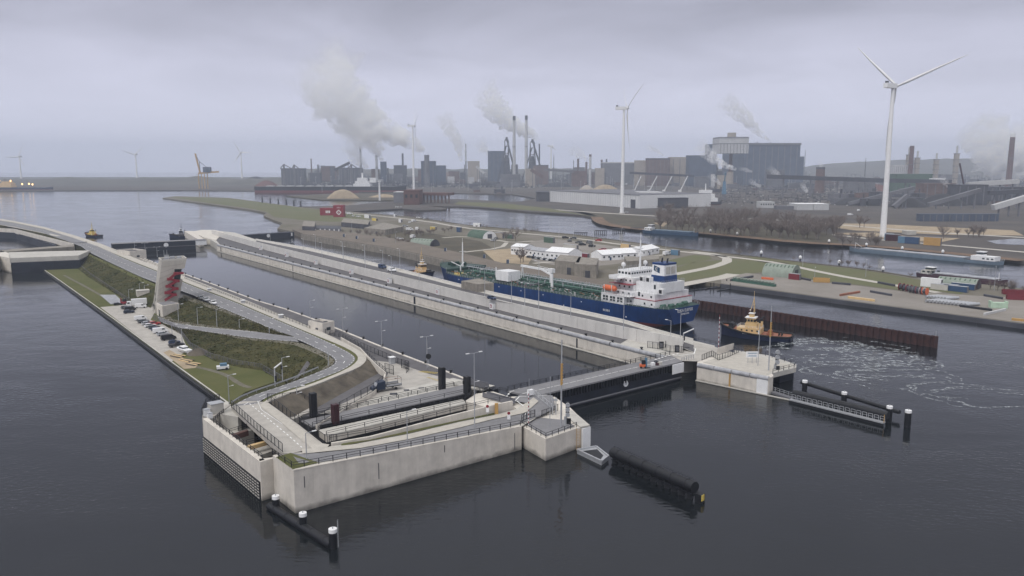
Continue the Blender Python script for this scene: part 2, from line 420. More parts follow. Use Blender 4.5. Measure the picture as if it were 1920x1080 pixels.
# bollards on coping
bm=MB(); bm.lathe((0,0,0),[(.28,0),(.22,.35),(.4,.5),(.4,.62),(.1,.66)],8); bo=one('bollard',bm,M['black'],'','bollard'); BOL=[bo]
def bollard(p,label,group):
    o=BOL[0] if 'group' not in BOL[0] else BOL[0].copy()
    if o is not BOL[0]: COL.objects.link(o)
    o.location=p; o.scale=(1.5,)*3; tag(o,label,group=group)
L=poly_len(edge); s=12
while s<L:
    p,d=poly_at(edge,s); bollard(p+Vector((-d.y,d.x,0))*.5+Vector((0,0,.15)),'black mooring bollard on the pale coping of the near chamber quay','bollards along the near chamber quay'); s+=15.5
# pale apron with the truck
m=MB(); m.sheet([p+Vector((0,0,.04)) for p in GP([(700,676),(745,681),(806,702),(868,716),(868,726),(640,775),(600,776),(690,735),(718,716),(728,700)],ZP)])
struct('apron_pavement',m,M['paving'])
m=MB(); m.sheet([p+Vector((0,0,.08)) for p in GP([(560,784),(600,776),(700,748),(760,729),(850,709),(884,717),(868,728)],ZP)])
struct('apron_strip',m,M['concrete_top'])
m=MB()
for i in range(9):
    a=G(790+i*3.6,697+i*.4,ZP) ; m.box(a+Vector((0,0,.1)),(.2,2.2,.02),-.9)
for i in range(9):
    a=G(803+i*3.1,708+i*1.0,ZP); m.box(a+Vector((0,0,.1)),(.22,1.0,.02),-.9)
tag(m.build('hatch_marking',M['yellow_paint']),kind='structure')
m=MB()
for q in ((738,739,16,6),(762,732,12,4),(790,728,12,3),(742,710,5,2)):
    a=G(q[0],q[1],ZP); m.box(a+Vector((0,0,.1)),(q[2]*.12*1.1,q[3]*.35,.03),.22)
tag(m.build('service_hatch',M['steel_dark']),kind='structure')
# ---- west wall with grille, return wall, corner block, front wall
WA,WB=G(384,848,0),G(490,938,0); zA=ztop(WA,782); zB=ztop(WB,868)
zW=(zA+zB)/2
WA.z=WB.z=zW
CB0,CB=G(515,932,0),G(554,963,0); CB0.z=CB.z=9.1
wall_line('sluice_wall','pale concrete outer wall of the intake basin with black grille below',[WA,WB],1.2,-3,14,M['concrete'],part='wall_segment',gap=.03)
ww=[o for o in bpy.data.objects if o.name=='sluice_wall'][0]
# grille: dark recess with pale bars in rows
d=(WB-WA); d.z=0; Lw=d.length; dn=d.normalized(); nr=Vector((dn.y,-dn.x,0))
a0=WA+nr*.02; m=MB()
m.hexa([Vector((q.x,q.y,.05)) for q in (a0+nr*.25,a0+d+nr*.25,a0+d,a0)],[Vector((q.x,q.y,zW*.47)) for q in (a0+nr*.25,a0+d+nr*.25,a0+d,a0)])
m.build('grille_panel',M['black'],ww)
slat=None
for r in range(6):
    for k in range(26):
        s0=Lw*(k+.12)/26; q=WA+dn*(s0+(.0))+nr*.33; z=.35+r*zW*.47/6.3
        if slat is None:
            sm_=MB(); sm_.box((0,0,0),(Lw/26*.66,.1,zW*.47/6.3*.30)); slat=sm_.build('slat',M['concrete_top'],ww,local=True); o=slat
        else: o=slat.copy(); COL.objects.link(o)
        q2=q+dn*(Lw/26*.37); o.location=(q2.x-ww.location.x,q2.y-ww.location.y,z-ww.location.z); o.rotation_euler=(0,0,math.atan2(dn.y,dn.x))
CR=G(508,862,zW)
m=MB(); n_=Vector((.6,.8,0)); m.prism([WB+dn*.0,G(488,866,zW),Vector((CB0.x,CB0.y,zW)),Vector((CB0.x,CB0.y,zW))+n_*1.2,WB-dn*1.2+n_*.5],-3)
one('return_wall',m,M['concrete'],'short pale concrete end wall joining the intake basin to the corner block','wall')
# front wall (slopes down to the right)
fb=[G(lerp(554,978,i/12),lerp(963,843,i/12),0) for i in range(13)]
ft=[]
for i,p in enumerate(fb):
    z=ztop(p,lerp(881,799,i/12)); ft.append(Vector((p.x,p.y,z)))
CB.z=ft[0].z; CB0.z=CB.z
wall_line('front_wall','long pale concrete wall of the lock head facing the open water, sloping down to the gate',ft,1.0,-3,15,M['concrete'],part='wall_segment',gap=.012)
for x,y0,y1 in ((573,893,914),(711,868,898),(834,835,848),(965,812,843)):
    i_=(x-554)/(978-554); q=fb[0].lerp(fb[-1],0); q=G(x,lerp(963,843,i_),0); za,zb=ztop(q,y1),ztop(q,y0); dj=(fb[-1]-fb[0]).normalized(); nj=Vector((dj.y,-dj.x,0)); m=MB(); m.box(Vector((q.x,q.y,za))+nj*.02,(.16,.06,zb-za),math.atan2(dj.y,dj.x)); m.build('joint',M['steel_dark'],[o for o in bpy.data.objects if o.name=='front_wall'][0])
wall_line('corner_wall','short pale concrete wall at the sharp near corner of the lock head',[CB0,CB],1.0,-3,30,M['concrete'],part='wall_segment')
# fill behind front wall : road surface sheets, then solid body
def zw(x): # platform height under photograph column x
    i=(x-549)/(978-549)*12
    if i <= 0: return ft[0].z
    if i >= 12: return ft[12].z
    k=int(i); return lerp(ft[k].z,ft[k+1].z,i-k)
up=[(545,849),(582,846),(619,836),(675,828),(771,808),(871,787),(940,774),(968,766),(990,752)]
low=[(549,882),(600,872),(700,853),(771,839),(871,820),(940,806),(978,799),(1003,784),(1013,776)]
m=MB(); Ls=[G(x,y,zw(x)-.02) for x,y in low]; Us=[G(x,y,zw(x)-.02) for x,y in up]
m.ribbon([p-Vector((0,0,.1)) for p in Ls],[p-Vector((0,0,.1)) for p in Us])
m.add(*(lambda n: ([p-Vector((0,0,.1)) for p in Us]+[Vector((p.x,p.y,-2)) for p in Us],[(i,i+1,n+i+1,n+i) for i in range(n-1)]))(len(Us)))
struct('head_platform',m,M['concrete_top'])
asU=[(545,849),(567,851),(600,849),(675,841),(767,824),(860,803),(923,787),(987,775),(1013,757)]
m=MB(); m.ribbon([G(x,y,zw(x)+.02) for x,y in [(560,868),(600,866),(650,858),(700,850),(771,836),(871,817),(940,803),(985,791),(1020,775)]],[G(x,y,zw(x)+.02) for x,y in asU])
struct('front_road',m,M['asphalt'])
m=MB(); pu=[(566,841),(582,841),(612,838),(675,832),(767,815),(860,793),(927,779),(970,770),(1000,745)]
m.ribbon([G(x,y,zw(x)+.14) for x,y in [(567,850),(583,849),(612,846),(675,840),(767,823),(860,802),(923,786),(985,774),(1010,752)]],[G(x,y,zw(x)+.14) for x,y in pu])
struct('front_path',m,M['path'])
m=MB(); m.sheet([G(x,y,zw(x)+.06) for x,y in [(517,857),(545,849),(570,858),(597,867),(549,880)]])
struct('corner_lawn',m,M['grass'])
m=MB(); m.ribbon([G(x,y,zw(x)+.05) for x,y in [(640,836),(767,812),(860,790),(927,777)]],[G(x,y,zw(x)+.05) for x,y in [(640,832),(767,808),(860,786),(927,774)]])
struct('verge',m,M['grass'])
# flood wall between recess and path
fwp=[(622,834),(700,824),(771,807),(847,791),(933,773),(962,766)]
fwt=[(622,831),(700,818),(771,799),(847,779),(933,758),(967,752)]
pts=[]
for (x,y),(x2,y2) in zip(fwp,fwt):
    p=G(x,y,zw(x)); p.z=ztop(p,y2); pts.append(p)
wall_line('flood_wall','pale flood wall between the gate recess and the front road, rising towards the gate',pts,.6,3,9,M['concrete'],part='wall_panel')
m=MB(); m.sheet([p for p in GP([(226,480),(400,470),(470,480),(1210,690),(1000,745),(900,735),(640,640),(400,548)],.03)]); struct('chamber_water',m,M['calm'])
# ---- gate recess
m=MB(); m.sheet(GP([(500,760),(560,845),(1010,790),(1010,700),(860,690)],.2)); struct('recess_water',m,M['calm'])
# caisson gate parked in the recess
c=GP([(564,789),(884,718),(880,736),(584,800)],6.0)
t=thing('parked_gate','spare steel rolling gate parked in its recess, black sides and gravel grey deck','lock gate',(c[0].x,c[0].y,0))
m=MB(); m.prism([p-Vector((0,0,.25)) for p in c],.3,bottom=True); m.build('body',M['black'],t)
m=MB(); m.prism([p for p in c],5.76,bottom=True); m.build('deck',M['asphalt'],t)
ds=(c[2]-c[3]); dn2=ds.normalized(); nr2=Vector((dn2.y,-dn2.x,0)); proto=None
k=int(ds.length/1.6)
for i in range(k):
    q=c[3]+ds*(i+.5)/k+nr2*.2
    if proto is None: mm=MB(); mm.box((0,0,0),(.35,.45,2.6)); proto=mm.build('rib',M['black'],t,local=True); o=proto
    else: o=proto.copy(); COL.objects.link(o)
    o.location=(q.x-t.location.x,q.y-t.location.y,3.0); o.rotation_euler=(0,0,math.atan2(dn2.y,dn2.x))
# dividing beam, concrete with pale ledge
c=GP([(597,806),(868,748),(874,756),(612,817)],5.6)
t=thing('recess_beam','concrete dividing wall inside the gate recess, between the parked gate and the flood wall','wall',(c[0].x,c[0].y,0))
m=MB(); m.prism([p-Vector((0,0,.3)) for p in c],3.91,bottom=True); m.build('wall_body',M['concrete'],t)
m=MB(); m.prism([Vector((p.x,p.y,3.9)) for p in c],0); m.build('lower_wall',M['black'],t)  # lower half of the beam blackened, shade of the dark gap put into its colour
m=MB(); m.prism(c,5.31,bottom=True); m.build('coping',M['concrete_top'],t)
railing('railing','black handrail along the near edge of the dividing wall in the gate recess',GP([(612,816.5),(873,755.5)],5.62),step=5,m=M['rail'])
railing('railing','thin handrail along the far edge of the dividing wall in the gate recess',GP([(598,806.5),(867,748.5)],5.62),step=5,m=M['rail'])
# tall dark guide posts over the gate
for (x,y,yt,mt,lb) in ((588,782,737,'black','tall black guide post at the fenced left end of the gate recess'),(629,794,758,'wine','wine red guide post beside the left black one over the parked gate'),(829,731,689,'black','tall black guide post by the small platform near the truck apron'),(876,740,706,'black','black guide post at the right end of the parked gate')):
    p=G(x,y,5.6); z=ztop(p,yt); m=MB(); rz=math.radians(37); t=thing('guide_post',lb,'post',p)
    m.box(p,(.9,1.3,z-p.z),rz); m.build('web',M[mt],t)
    for s_ in (-.62,.62):
        q=p+Vector((math.cos(rz),math.sin(rz),0))*s_; m=MB(); m.box(q,(.3,1.7,z-p.z+.05),rz); m.build('flange',M[mt],t)
# ---- embankment road (raised)
rL=[(-60,412,10),(60,430,10),(150,460,9.6),(165,472,9),(216,497,8),(283,528,7.6),(350,548,7.2),(400,571,7),(470,600,6.8),(520,622,6.8),(566,640,6.8),(591,652,7),(619,666,7.2),(629,675,7.3),(627,683,7.4),(613,691,7.6),(588,701,7.8),(536,721,8.1),(480,739,8.6),(455,750,8.9),(434,762,9)]
rR=[(-60,405,10),(60,423,10),(165,455,9.4),(190,465,9),(240,488,8),(310,515,7.6),(370,540,7.2),(430,562,7),(500,592,6.8),(550,613,6.8),(604,636,6.8),(636,651,7),(660,664,7.2),(668,673,7.3),(656,686,7.4),(637,696,7.6),(613,705,7.8),(577,719,8.1),(524,735,8.6),(500,745,8.9),(480,757,9)]
def zr(l): return [G(x,y,z) for x,y,z in l]
A,B=smooth_pts(zr(rL),1),smooth_pts(zr(rR),1)
m=MB(); m.ribbon(A,B); struct('embankment_road',m,M['asphalt'])
# path on the outer (right) side
pL=[(-60,404.5,10),(60,422.5,10),(166,454.5,9.4),(241,487,8.1),(311,514,7.7),(372,539,7.3),(432,561,7.1),(502,591,6.9),(551,612,6.9),(605,634,6.9),(640,648,7.1),(665,661,7.3),(673,672,7.4),(663,684,7.5),(643,695,7.7),(616,707,7.9),(580,721,8.2),(528,737,8.7),(504,747,9),(486,760,9.05)]
pR=[(-60,401.5,10),(60,419,10),(172,450,9.4),(250,481,8.1),(321,509,7.7),(382,532,7.3),(442,555,7.1),(513,584,6.9),(562,604,6.9),(619,629,6.9),(662,650,7.1),(682,662,7.3),(689,672,7.4),(680,684,7.5),(661,694,7.7),(634,704,7.9),(596,720,8.2),(540,738,8.7),(512,749,9),(502,754,9.05)]
A2,B2=smooth_pts(zr(pL),1),smooth_pts(zr(pR),1)
m=MB(); m.ribbon(A2,B2)
n=len(B2); m.add(B2+[Vector((p.x,p.y,2)) for p in B2],[(i,n+i,n+i+1,i+1) for i in range(n-1)])
struct('cycle_path',m,M['path'])
m=MB(); m.ribbon([p-Vector((0,0,.06)) for p in B],[p-Vector((0,0,.08)) for p in A2]); struct('road_verge',m,M['grass'])
# centre and edge markings
Cc=[a.lerp(b,.5) for a,b in zip(A,B)]
m=MB(); dashes(m,Cc,3,6,.22); dashes(m,[a.lerp(b,.06) for a,b in zip(A,B)],1.2,1.6,.18); dashes(m,[a.lerp(b,.94) for a,b in zip(A,B)],1.2,1.6,.18)
struct('road_marking',m,M['paint'])
# deck of the road bridge over the basin (concrete), to the near corner
deck=[(434,762,9),(480,805,9),(530,849,9),(545,850,9),(594,838,9),(606,832,9),(560,796,9),(502,754,9),(480,752,9),(455,752,9)]
m=MB(); m.prism([G(*p)-Vector((0,0,.03)) for p in deck],7.9,bottom=True); struct('bridge_deck',m,M['paving'])
m=MB(); m.prism([G(*p)-Vector((0,0,.03)) for p in [(500,756,8.6),(560,796,8.6),(606,836,8.6),(560,840,8.6),(520,800,8.6)]],-2); struct('bridge_abutment',m,M['concrete'])
m=MB(); m.ribbon([G(*p)+Vector((0,0,.08)) for p in [(486,760,9),(530,795,9),(566,826,9),(586,842,9),(612,841,9)]],[G(*p)+Vector((0,0,.08)) for p in [(502,755,9),(548,790,9),(584,820,9),(600,831,9),(618,834,9)]])
struct('deck_path',m,M['path'])
m=MB(); dashes(m,GP([(468,757,9),(500,783,9),(540,816,9),(566,839,9)]),1.2,1.2,.25,.03)
dashes(m,GP([(483,752,9),(476,760,9),(500,775,9),(530,796,9)]),9,.01,.15,.05); m2=m
struct('deck_marking',m,M['paint'])
# basin interior: walls, slabs, water
base=[WA,WB]
m=MB(); m.sheet([Vector((p.x,p.y,.25)) for p in (WA+dn*.3,WB,G(520,900,0),G(470,780,0),G(430,770,0))]); struct('basin_water',m,M['calm'])
m=MB(); m.prism(GP([(384,790,4.2),(396,770,4.2),(440,770,4.2),(476,806,4.2),(452,812,4.2),(430,812,4.2)]),-2); one('basin_platform',m,M['concrete_top'],'grey concrete floor inside the intake basin below the road deck, upper one','platform')
m=MB(); m.prism(GP([(462,838,5),(492,829,5),(518,843,5),(484,855,5)]),-2); one('basin_platform',m,M['concrete_top'],'grey concrete slab across the intake basin next to the near corner','platform')
m=MB(); m.prism(GP([(430,815,7.2),(463,805,7.2),(466,807,7.2),(433,818,7.2)]),5.9,bottom=True); one('basin_beam',m,M['brick'],'reddish steel beam across the intake basin under the handrails','beam')
m=MB(); m.prism(GP([(462,835,7.2),(497,826,7.2),(500,828,7.2),(465,838,7.2)]),6.3,bottom=True); one('basin_beam',m,M['cream'],'ochre beam across the intake basin beside the lower slab','beam')
m=MB(); m.prism(GP([(396,768,8),(424,752,8),(434,762,8),(452,780,8),(446,782,8),(412,776,8)]),-2); one('basin_block',m,M['concrete_top'],'pale concrete block at the upper end of the intake basin beside the lawn','wall')
m=MB(); m.prism(GP([(379,779,8.2),(390,761,8.2),(434,758,8.2),(420,768,8.2),(396,784,8.2)]),-2); one('basin_terrace',m,M['paving'],'small pale terrace with the equipment cabinets at the upper corner of the intake basin','terrace')
for i,(x,y,w_,h_,mt,lb) in enumerate(((405,773,3.2,2.5,'concrete_top','grey equipment cabinet on the corner terrace above the intake basin'),(388,779,1.5,1.6,'white','white rounded tank left of the grey cabinet on the corner terrace'),(394,784,1.1,1.3,'white','small white box in front of the tank on the corner terrace'))):
    p=G(x,y,8.2); t=thing('equipment_cabinet',lb,'cabinet',p); m=MB(); m.box(p,(w_,w_*.8,h_),.7); m.build('body',M[mt],t); m=MB(); m.box(p+Vector((0,0,h_+.01)),(w_*1.08,w_*.88,.12),.7); m.build('lid',M['galv'],t)
RB='black handrail '
railing('railing',RB+'around the equipment cabinets on the corner terrace',GP([(379,781,8.2),(388,760,8.2),(412,754,8.2)]) ,h=2.2,step=1.5,mesh=.5,cat='fence')
railing('railing',RB+'on top of the long outer wall of the intake basin',[WA+nr*-1.0+dn*5,WB-nr*1.0-dn*1],step=2.2)
railing('railing',RB+'above the reddish beam in the intake basin',GP([(430,813,7.3),(463,803,7.3)]),step=2)
railing('railing',RB+'along the ochre beam in the intake basin',GP([(462,834,7.3),(497,825,7.3)]),step=2)
railing('railing',RB+'round the stair opening at the upper end of the basin',GP([(404,788,8),(420,775,8),(412,770,8)]),step=1.5)
railing('fence','tall black bar fence along the outer side of the bridge deck',GP([(434,764,9),(480,806,9),(530,848,9)]),h=2.0,step=2.4,rails=(1,.1),mesh=.45,cat='fence')
railing('railing','black post railing round the lawn at the near corner and along the front road',[CB0+Vector((-.2,.6,0)),CB+Vector((-.3,.8,0))]+[p+Vector((-.3,.5,0)) for p in ft[1:]],step=3.2,h=1.3,post_w=.14)
railing('fence','tall black bar fence between the path and the gate recess, turning the corner',GP([(502,753,8.7),(560,798,8.7),(608,832,8.7),(632,832,8)]),h=2.2,step=3,rails=(1,.1),mesh=.5,cat='fence')
railing('railing','black handrail on the recess side of the flood wall',[p+Vector((-.6,1.2,.3)) for p in pts],step=4)
railing('railing','black handrail along the far edge of the parked gate deck',GP([(566,787.5,6),(868,720.5,6)]),step=3.2,post_w=.14,rails=(1,.66,.33))
railing('railing','black handrail at the edge of the pale apron strip behind the parked gate',GP([(560,783,ZP+.1),(640,767,ZP+.1),(760,741,ZP+.1),(850,722,ZP+.1)]),step=5)
railing('railing','black handrail along the near edge of the parked gate deck',GP([(586,799.5,6),(876,735.5,6)]),step=8)
# ---- embankment slopes
SLOPES=[]
def slope(name,foot,crest,m_,k=8,top=None,bot=None):
    f_=smooth_pts(foot,1); n=26
    Lf,Lc=poly_len(foot),poly_len(crest); mb=MB(); rows=[]
    for j in range(k+1):
        t_=j/k; row=[]
        for i in range(n+1):
            a,_=poly_at(foot,Lf*i/n); b,_=poly_at(crest,Lc*i/n); p=a.lerp(b,t_)
            if 0<j<k: p=p+Vector((0,0,mnoise.noise(p*.08)*.5+mnoise.noise(p*.3)*.25))
            row.append(p)
        rows.append(row)
    mb.sm=True; SLOPES.append(rows)
    for j in range(k):
        mb.mi=1 if top and j==k-1 else 2 if bot and j==0 else 0; mb.add(rows[j]+rows[j+1],[(i,i+1,n+2+i,n+1+i) for i in range(n)])
    return struct(name,mb,[m_,M[top or 'grass'],M[bot or 'grass']])
A_,B_=A,B
def sub(l,x0,x1,dz=-.05): return [G(x,y,z+dz) for x,y,z in l if x0 <= x <= x1]
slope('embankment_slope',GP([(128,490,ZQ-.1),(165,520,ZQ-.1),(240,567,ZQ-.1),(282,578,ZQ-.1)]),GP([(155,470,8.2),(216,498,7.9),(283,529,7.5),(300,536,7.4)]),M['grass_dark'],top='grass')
m=MB(); m.prism(GP([(140,462,8),(216,497,7.8),(283,528,7.4),(350,548,7.1),(400,571,6.9),(340,600,3),(300,560,5),(230,520,5),(150,480,5)]),1.0) ; 
# access ramp from the parking up to the road
rampN=[(296,594,1.4),(330,607,2.4),(400,616,4),(470,621,5.6),(515,627,6.6),(552,632,6.85)]
rampS=[(300,604,1.4),(334,615,2.4),(400,624,4),(455,632,5.6),(500,637,6.6),(560,641,6.85)]
R1,R2=smooth_pts(zr(rampN),1),smooth_pts(zr(rampS),1)
m=MB(); m.ribbon([p+Vector((0,0,.05)) for p in R1],[p+Vector((0,0,.05)) for p in R2]); struct('access_ramp',m,M['asphalt'])
m=MB(); dashes(m,[a.lerp(b,.95) for a,b in zip(R1,R2)],1.5,1.0,.2,.08); dashes(m,[a.lerp(b,.06) for a,b in zip(R1,R2)],40,.5,.3,.08); struct('ramp_marking',m,M['paint'])
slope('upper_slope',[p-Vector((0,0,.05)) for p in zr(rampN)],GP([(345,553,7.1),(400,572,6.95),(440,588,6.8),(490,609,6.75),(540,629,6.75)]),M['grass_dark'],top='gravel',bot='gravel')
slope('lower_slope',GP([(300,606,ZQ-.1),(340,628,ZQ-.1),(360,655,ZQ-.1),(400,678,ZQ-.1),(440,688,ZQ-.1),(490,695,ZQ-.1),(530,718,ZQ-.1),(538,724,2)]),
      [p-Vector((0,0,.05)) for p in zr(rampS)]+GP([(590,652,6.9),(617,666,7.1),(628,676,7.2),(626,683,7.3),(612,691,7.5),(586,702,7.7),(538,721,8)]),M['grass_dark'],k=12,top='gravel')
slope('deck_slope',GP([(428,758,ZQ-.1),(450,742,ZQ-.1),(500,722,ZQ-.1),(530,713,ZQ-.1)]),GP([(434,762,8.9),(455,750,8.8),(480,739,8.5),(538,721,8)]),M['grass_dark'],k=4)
slope('inner_slope',GP([(520,790,ZP),(556,786,ZP),(700,705,ZP),(722,694,ZP),(705,684,ZP+.5)]),GP([(508,753,8.9),(540,740,8.6),(596,722,8.1),(661,697,7.6),(690,674,7.3)]),M['earth'],k=5)
m=MB(); wt_=[p+Vector((0,0,.04)) for p in smooth_pts(GP([(368,688),(395,694),(425,703),(452,722),(470,727)],ZQ),2)]; m.ribbon(offset(wt_,.9),offset(wt_,-.9)); wt_=[p+Vector((0,0,.05)) for p in smooth_pts(GP([(120,516),(180,548),(215,570)],ZQ),2)]; m.ribbon(offset(wt_,.8),offset(wt_,-.8)); struct('worn_track',m,M['gravel'])
# pale lawn parts, sandy verge on the slope
# guard rails, walls
wall_line('inner_flood_wall','low pale concrete wall below the black fence round the truck apron',GP([(594,797,ZP+1.2),(640,770,ZP+1.2),(700,735,ZP+1.2),(718,720,ZP+1.3),(724,698,ZP+1.3)]),.35,ZP-.2,8,M['concrete'])
railing('fence','tall black bar fence on the low pale wall round the truck apron',GP([(594,796,ZP+1.2),(640,769,ZP+1.2),(700,734,ZP+1.2),(718,719,ZP+1.3)]),h=2.4,step=4,rails=(1,.08),mesh=.6,cat='fence')
railing('fence','tall black bar fence running from the inner corner towards the left guide post',GP([(502,753,8.7),(535,752,7),(560,748,6.4),(585,762,5.6),(594,780,5.4)]),h=2.2,step=3,rails=(1,.08),mesh=.6,cat='fence')
m=MB(); m.prism(GP([(524,776,5.6),(562,753,5.6),(586,770,5.6),(550,786,5.6)]),4,bottom=True); one('fenced_slab',m,M['paving'],'pale concrete slab inside the fence left of the tall black guide post','slab')
wall_line('parapet','white parapet rising from the service gate along the path curve',GP([(724,698,7),(706,683,7.6),(690,667,7.9),(676,652,7.6),(640,632,7.2)]),.3,5,6,M['concrete'])
railing('railing','black handrail along the cycle path curve above the parapet',GP([(724,697,7.1),(706,682,7.7),(690,666,8),(676,651,7.7),(640,632,7.3),(618,627,7.2)]),step=3)
railing('fence','long black bar fence between the cycle path and the chamber quay road',GP([(593,623,ZP+.1),(640,633,ZP+.1),(690,658,ZP+.1),(733,676,ZP+.1),(767,693,ZP+.1)]),h=2.0,step=3,rails=(1,.1),mesh=.5,cat='fence')
railing('fence','long dark grey fence from the control tower to the small roofless building',GP([(346,526,6.2),(400,547,6.2),(460,571,6.2),(520,595,6.2),(581,619,6.2)]),h=1.8,step=3.4,rails=(1,.08),mesh=.45,cat='fence')
railing('fence','dark grey fence left of the control tower along the chamber quay',GP([(176,460,7),(240,482,6.8),(275,496,6.6)]),h=1.8,step=4,rails=(1,.08),mesh=.6,cat='fence')
railing('fence','curving grey bar fence at the foot of the big grass slope',GP([(288,598,ZQ),(312,608,ZQ),(338,625,ZQ),(358,652,ZQ),(395,672,ZQ),(440,685,ZQ),(490,693,ZQ),(530,716,ZQ)]),h=2.0,step=2.8,rails=(1,.1),mesh=.45,cat='fence',m=M['steel_mid'])
railing('fence','grey fence at the foot of the far grass slope left of the tower',GP([(138,490,ZQ),(170,518,ZQ),(210,545,ZQ),(243,567,ZQ)]),h=2.0,step=4,rails=(1,.1),mesh=.6,cat='fence',m=M['steel_mid'])
railing('gate','black double service gate between the apron and the quay road',GP([(722,698,ZP),(738,703,ZP)]),h=3,step=2,rails=(1,.5,.1),mesh=.4,cat='gate')
railing('gate','black service gate leaf standing on the quay road beside the white booth',GP([(753,690,ZP),(767,694,ZP),(762,700,ZP)]),h=3,step=2,rails=(1,.5,.1),mesh=.4,cat='gate')
# crash barrier, left edge of the road at the bend
def barrier(name,label,pts):
    t=thing(name,label,'crash barrier',pts[0]); mb=MB()
    for a,b in zip(pts,pts[1:]): mb.bar(a+Vector((0,0,.65)),b+Vector((0,0,.65)),.12,.35)
    mb.build('beam',M['galv'],t); L=poly_len(pts); n=int(L/4); pr=None
    for i in range(n+1):
        p,_=poly_at(pts,min(L-.01,L*i/max(1,n)))
        if pr is None: mm=MB(); mm.box((0,0,0),(.12,.12,.6)); pr=mm.build('post',M['galv'],t,local=True); o=pr
        else: o=pr.copy(); COL.objects.link(o)
        o.location=p-pts[0]
barrier('crash_barrier','galvanised crash barrier on the grass side of the road bend',GP([(434,759,8.9),(453,747,8.8),(480,736,8.5),(536,717,8.1),(560,708,7.9),(597,692,7.6)]))
# small roofless pavilion by the quay and its far twin
def pavilion(px,zt,w_,d_,h_,label,k=1.):
    p=G(*px,ZP); rz=math.atan2(-.60,.80) ; t=thing('pavilion',label,'building',p)
    m=MB(); th=.5
    def loc(x,y,z=0): return p+Vector((x*math.cos(rz)-y*math.sin(rz),x*math.sin(rz)+y*math.cos(rz),z))
    for i,(x,y,sx,sy) in enumerate(((0,-d_/2+th/2,w_,th),(0,d_/2-th/2,w_,th),(-w_/2+th/2,0,th,d_-2*th),(w_/2-th/2,0,th,d_-2*th))):
        m=MB(); m.box(loc(x,y),(sx,sy,h_),rz); m.build('wall',M['concrete'],t)
    m=MB(); m.box(loc(0,0,h_-1.2),(w_-2*th,d_-2*th,.3),rz); m.build('roof',M['asphalt_dark'],t)
    m=MB(); m.box(loc(w_*.3,0,h_-.9),(1.2,1.2,1.0),rz); m.build('roof_unit',M['steel_dark'],t)
    m=MB(); m.box(loc(w_*.1,-d_/2-.03,.2),(1.4,.1,2.2),rz); m.build('door',M['steel_dark'],t)
    m=MB(); m.box(loc(w_/2+.03,0,1.4),(.1,2.0,1.2),rz); m.build('window',M['glass'],t)
pavilion((603,623),0,8.5,6,4.6,'small roofless looking concrete pavilion beside the quay road at the road bend')
pavilion((248,484),0,17,12,6.0,'long low concrete pavilion on the quay near the far gate')
wall_line('quay_parapet','pale parapet between road and quay next to the far pavilion',GP([(262,484,7),(345,515,6.6)]),.5,4,14,M['concrete'])
# white booths and boxes on the fence line
for x,y,lb in ((393,549,'small white booth on the quay fence, nearest the control tower'),(456,572,'small white booth halfway along the quay fence'),(527,600,'small white booth on the quay fence before the roofless pavilion'),(735,682,'white booth at the end of the bar fence near the service gate')):
    p=G(x,y,ZP+.8 if x<600 else ZP); t=thing('booth',lb,'booth',p); m=MB(); m.box(p,(1.6,1.6,2.2),.6); m.build('wall',M['galv'],t); m=MB(); m.box(p+Vector((0,0,2.21)),(2.0,2.0,.18),.6); m.build('roof',M['white'],t)
# ---- near abutment (left) with its deck
ab=[(978,799,5.8),(1023,824,5.2),(1081,804,5.2),(1094,801,5.2),(1108,799,5.2),(1103,790,5.4),(1070,765,5.6),(1035,742,5.9),(1003,740,5.9),(940,742,6),(958,760,6)]
abp=[G(*p) for p in ab]
m=MB(); m.prism([Vector((p.x,p.y,5.45)) for p in [G(978,799,5.45),G(1023,823.5,5.45),G(1081,803,5.45),G(1104,798,5.45),G(1070,765,5.45),G(1040,744,5.45),G(1000,742,5.45),G(925,745,5.45),G(968,765,5.45)]],-3)
one('gate_abutment',m,M['concrete'],'stained concrete block carrying the signal mast at the near end of the gate','abutment')
m=MB(); m.sheet([p+Vector((0,0,.05)) for p in GP([(985,796),(1010,783),(1062,788),(1078,800),(1024,819)],5.45)]); struct('abutment_floor',m,M['asphalt'])
m=MB(); m.prism(GP([(1062,781),(1088,800),(1106,797),(1072,768)],5.75),5.5,bottom=True); one('abutment_coping',m,M['concrete_top'],'pale coping slab at the water end of the near abutment','coping')
m=MB(); p=G(1098,801,0); m.box(G(1098.5,839,0),(2.7,.5,5.2),math.radians(38)); one('white_guard',m,M['white'],'white fender panel on the end of the near abutment','panel')
m=MB()
for s_ in (-.4,.4): m.tube(G(1084+s_,843,0)+Vector((s_,-.1,0)),G(1084+s_,843,0)+Vector((s_,-.1,5.6)),.05,.05,4)
for i in range(14): m.bar(G(1084,843,0)+Vector((-.4,-.1,.4*i)),G(1084,843,0)+Vector((.4,-.1,.4*i)),.05,.05)
one('ladder',m,M['amber'],'ochre wall ladder on the near abutment beside the white panel','ladder')
railing('railing','black railing round the seaward corner of the near abutment',GP([(979,797,5.5),(1023,822,5.5),(1081,801,5.5)]),step=2.2,h=1.3)
railing('fence','black fence between the front road and the abutment platform',GP([(978,793,6),(983,788,6),(1003,782,6)]),h=2,step=1.6,rails=(1,.55,.1),mesh=.4,cat='fence')
railing('fence','black fence beside the sign gantry at the near end of the gate',GP([(1016,782,5.6),(1038,775,5.6),(1046,770,5.6)]),h=1.8,step=1.6,rails=(1,.1),mesh=.4,cat='fence')
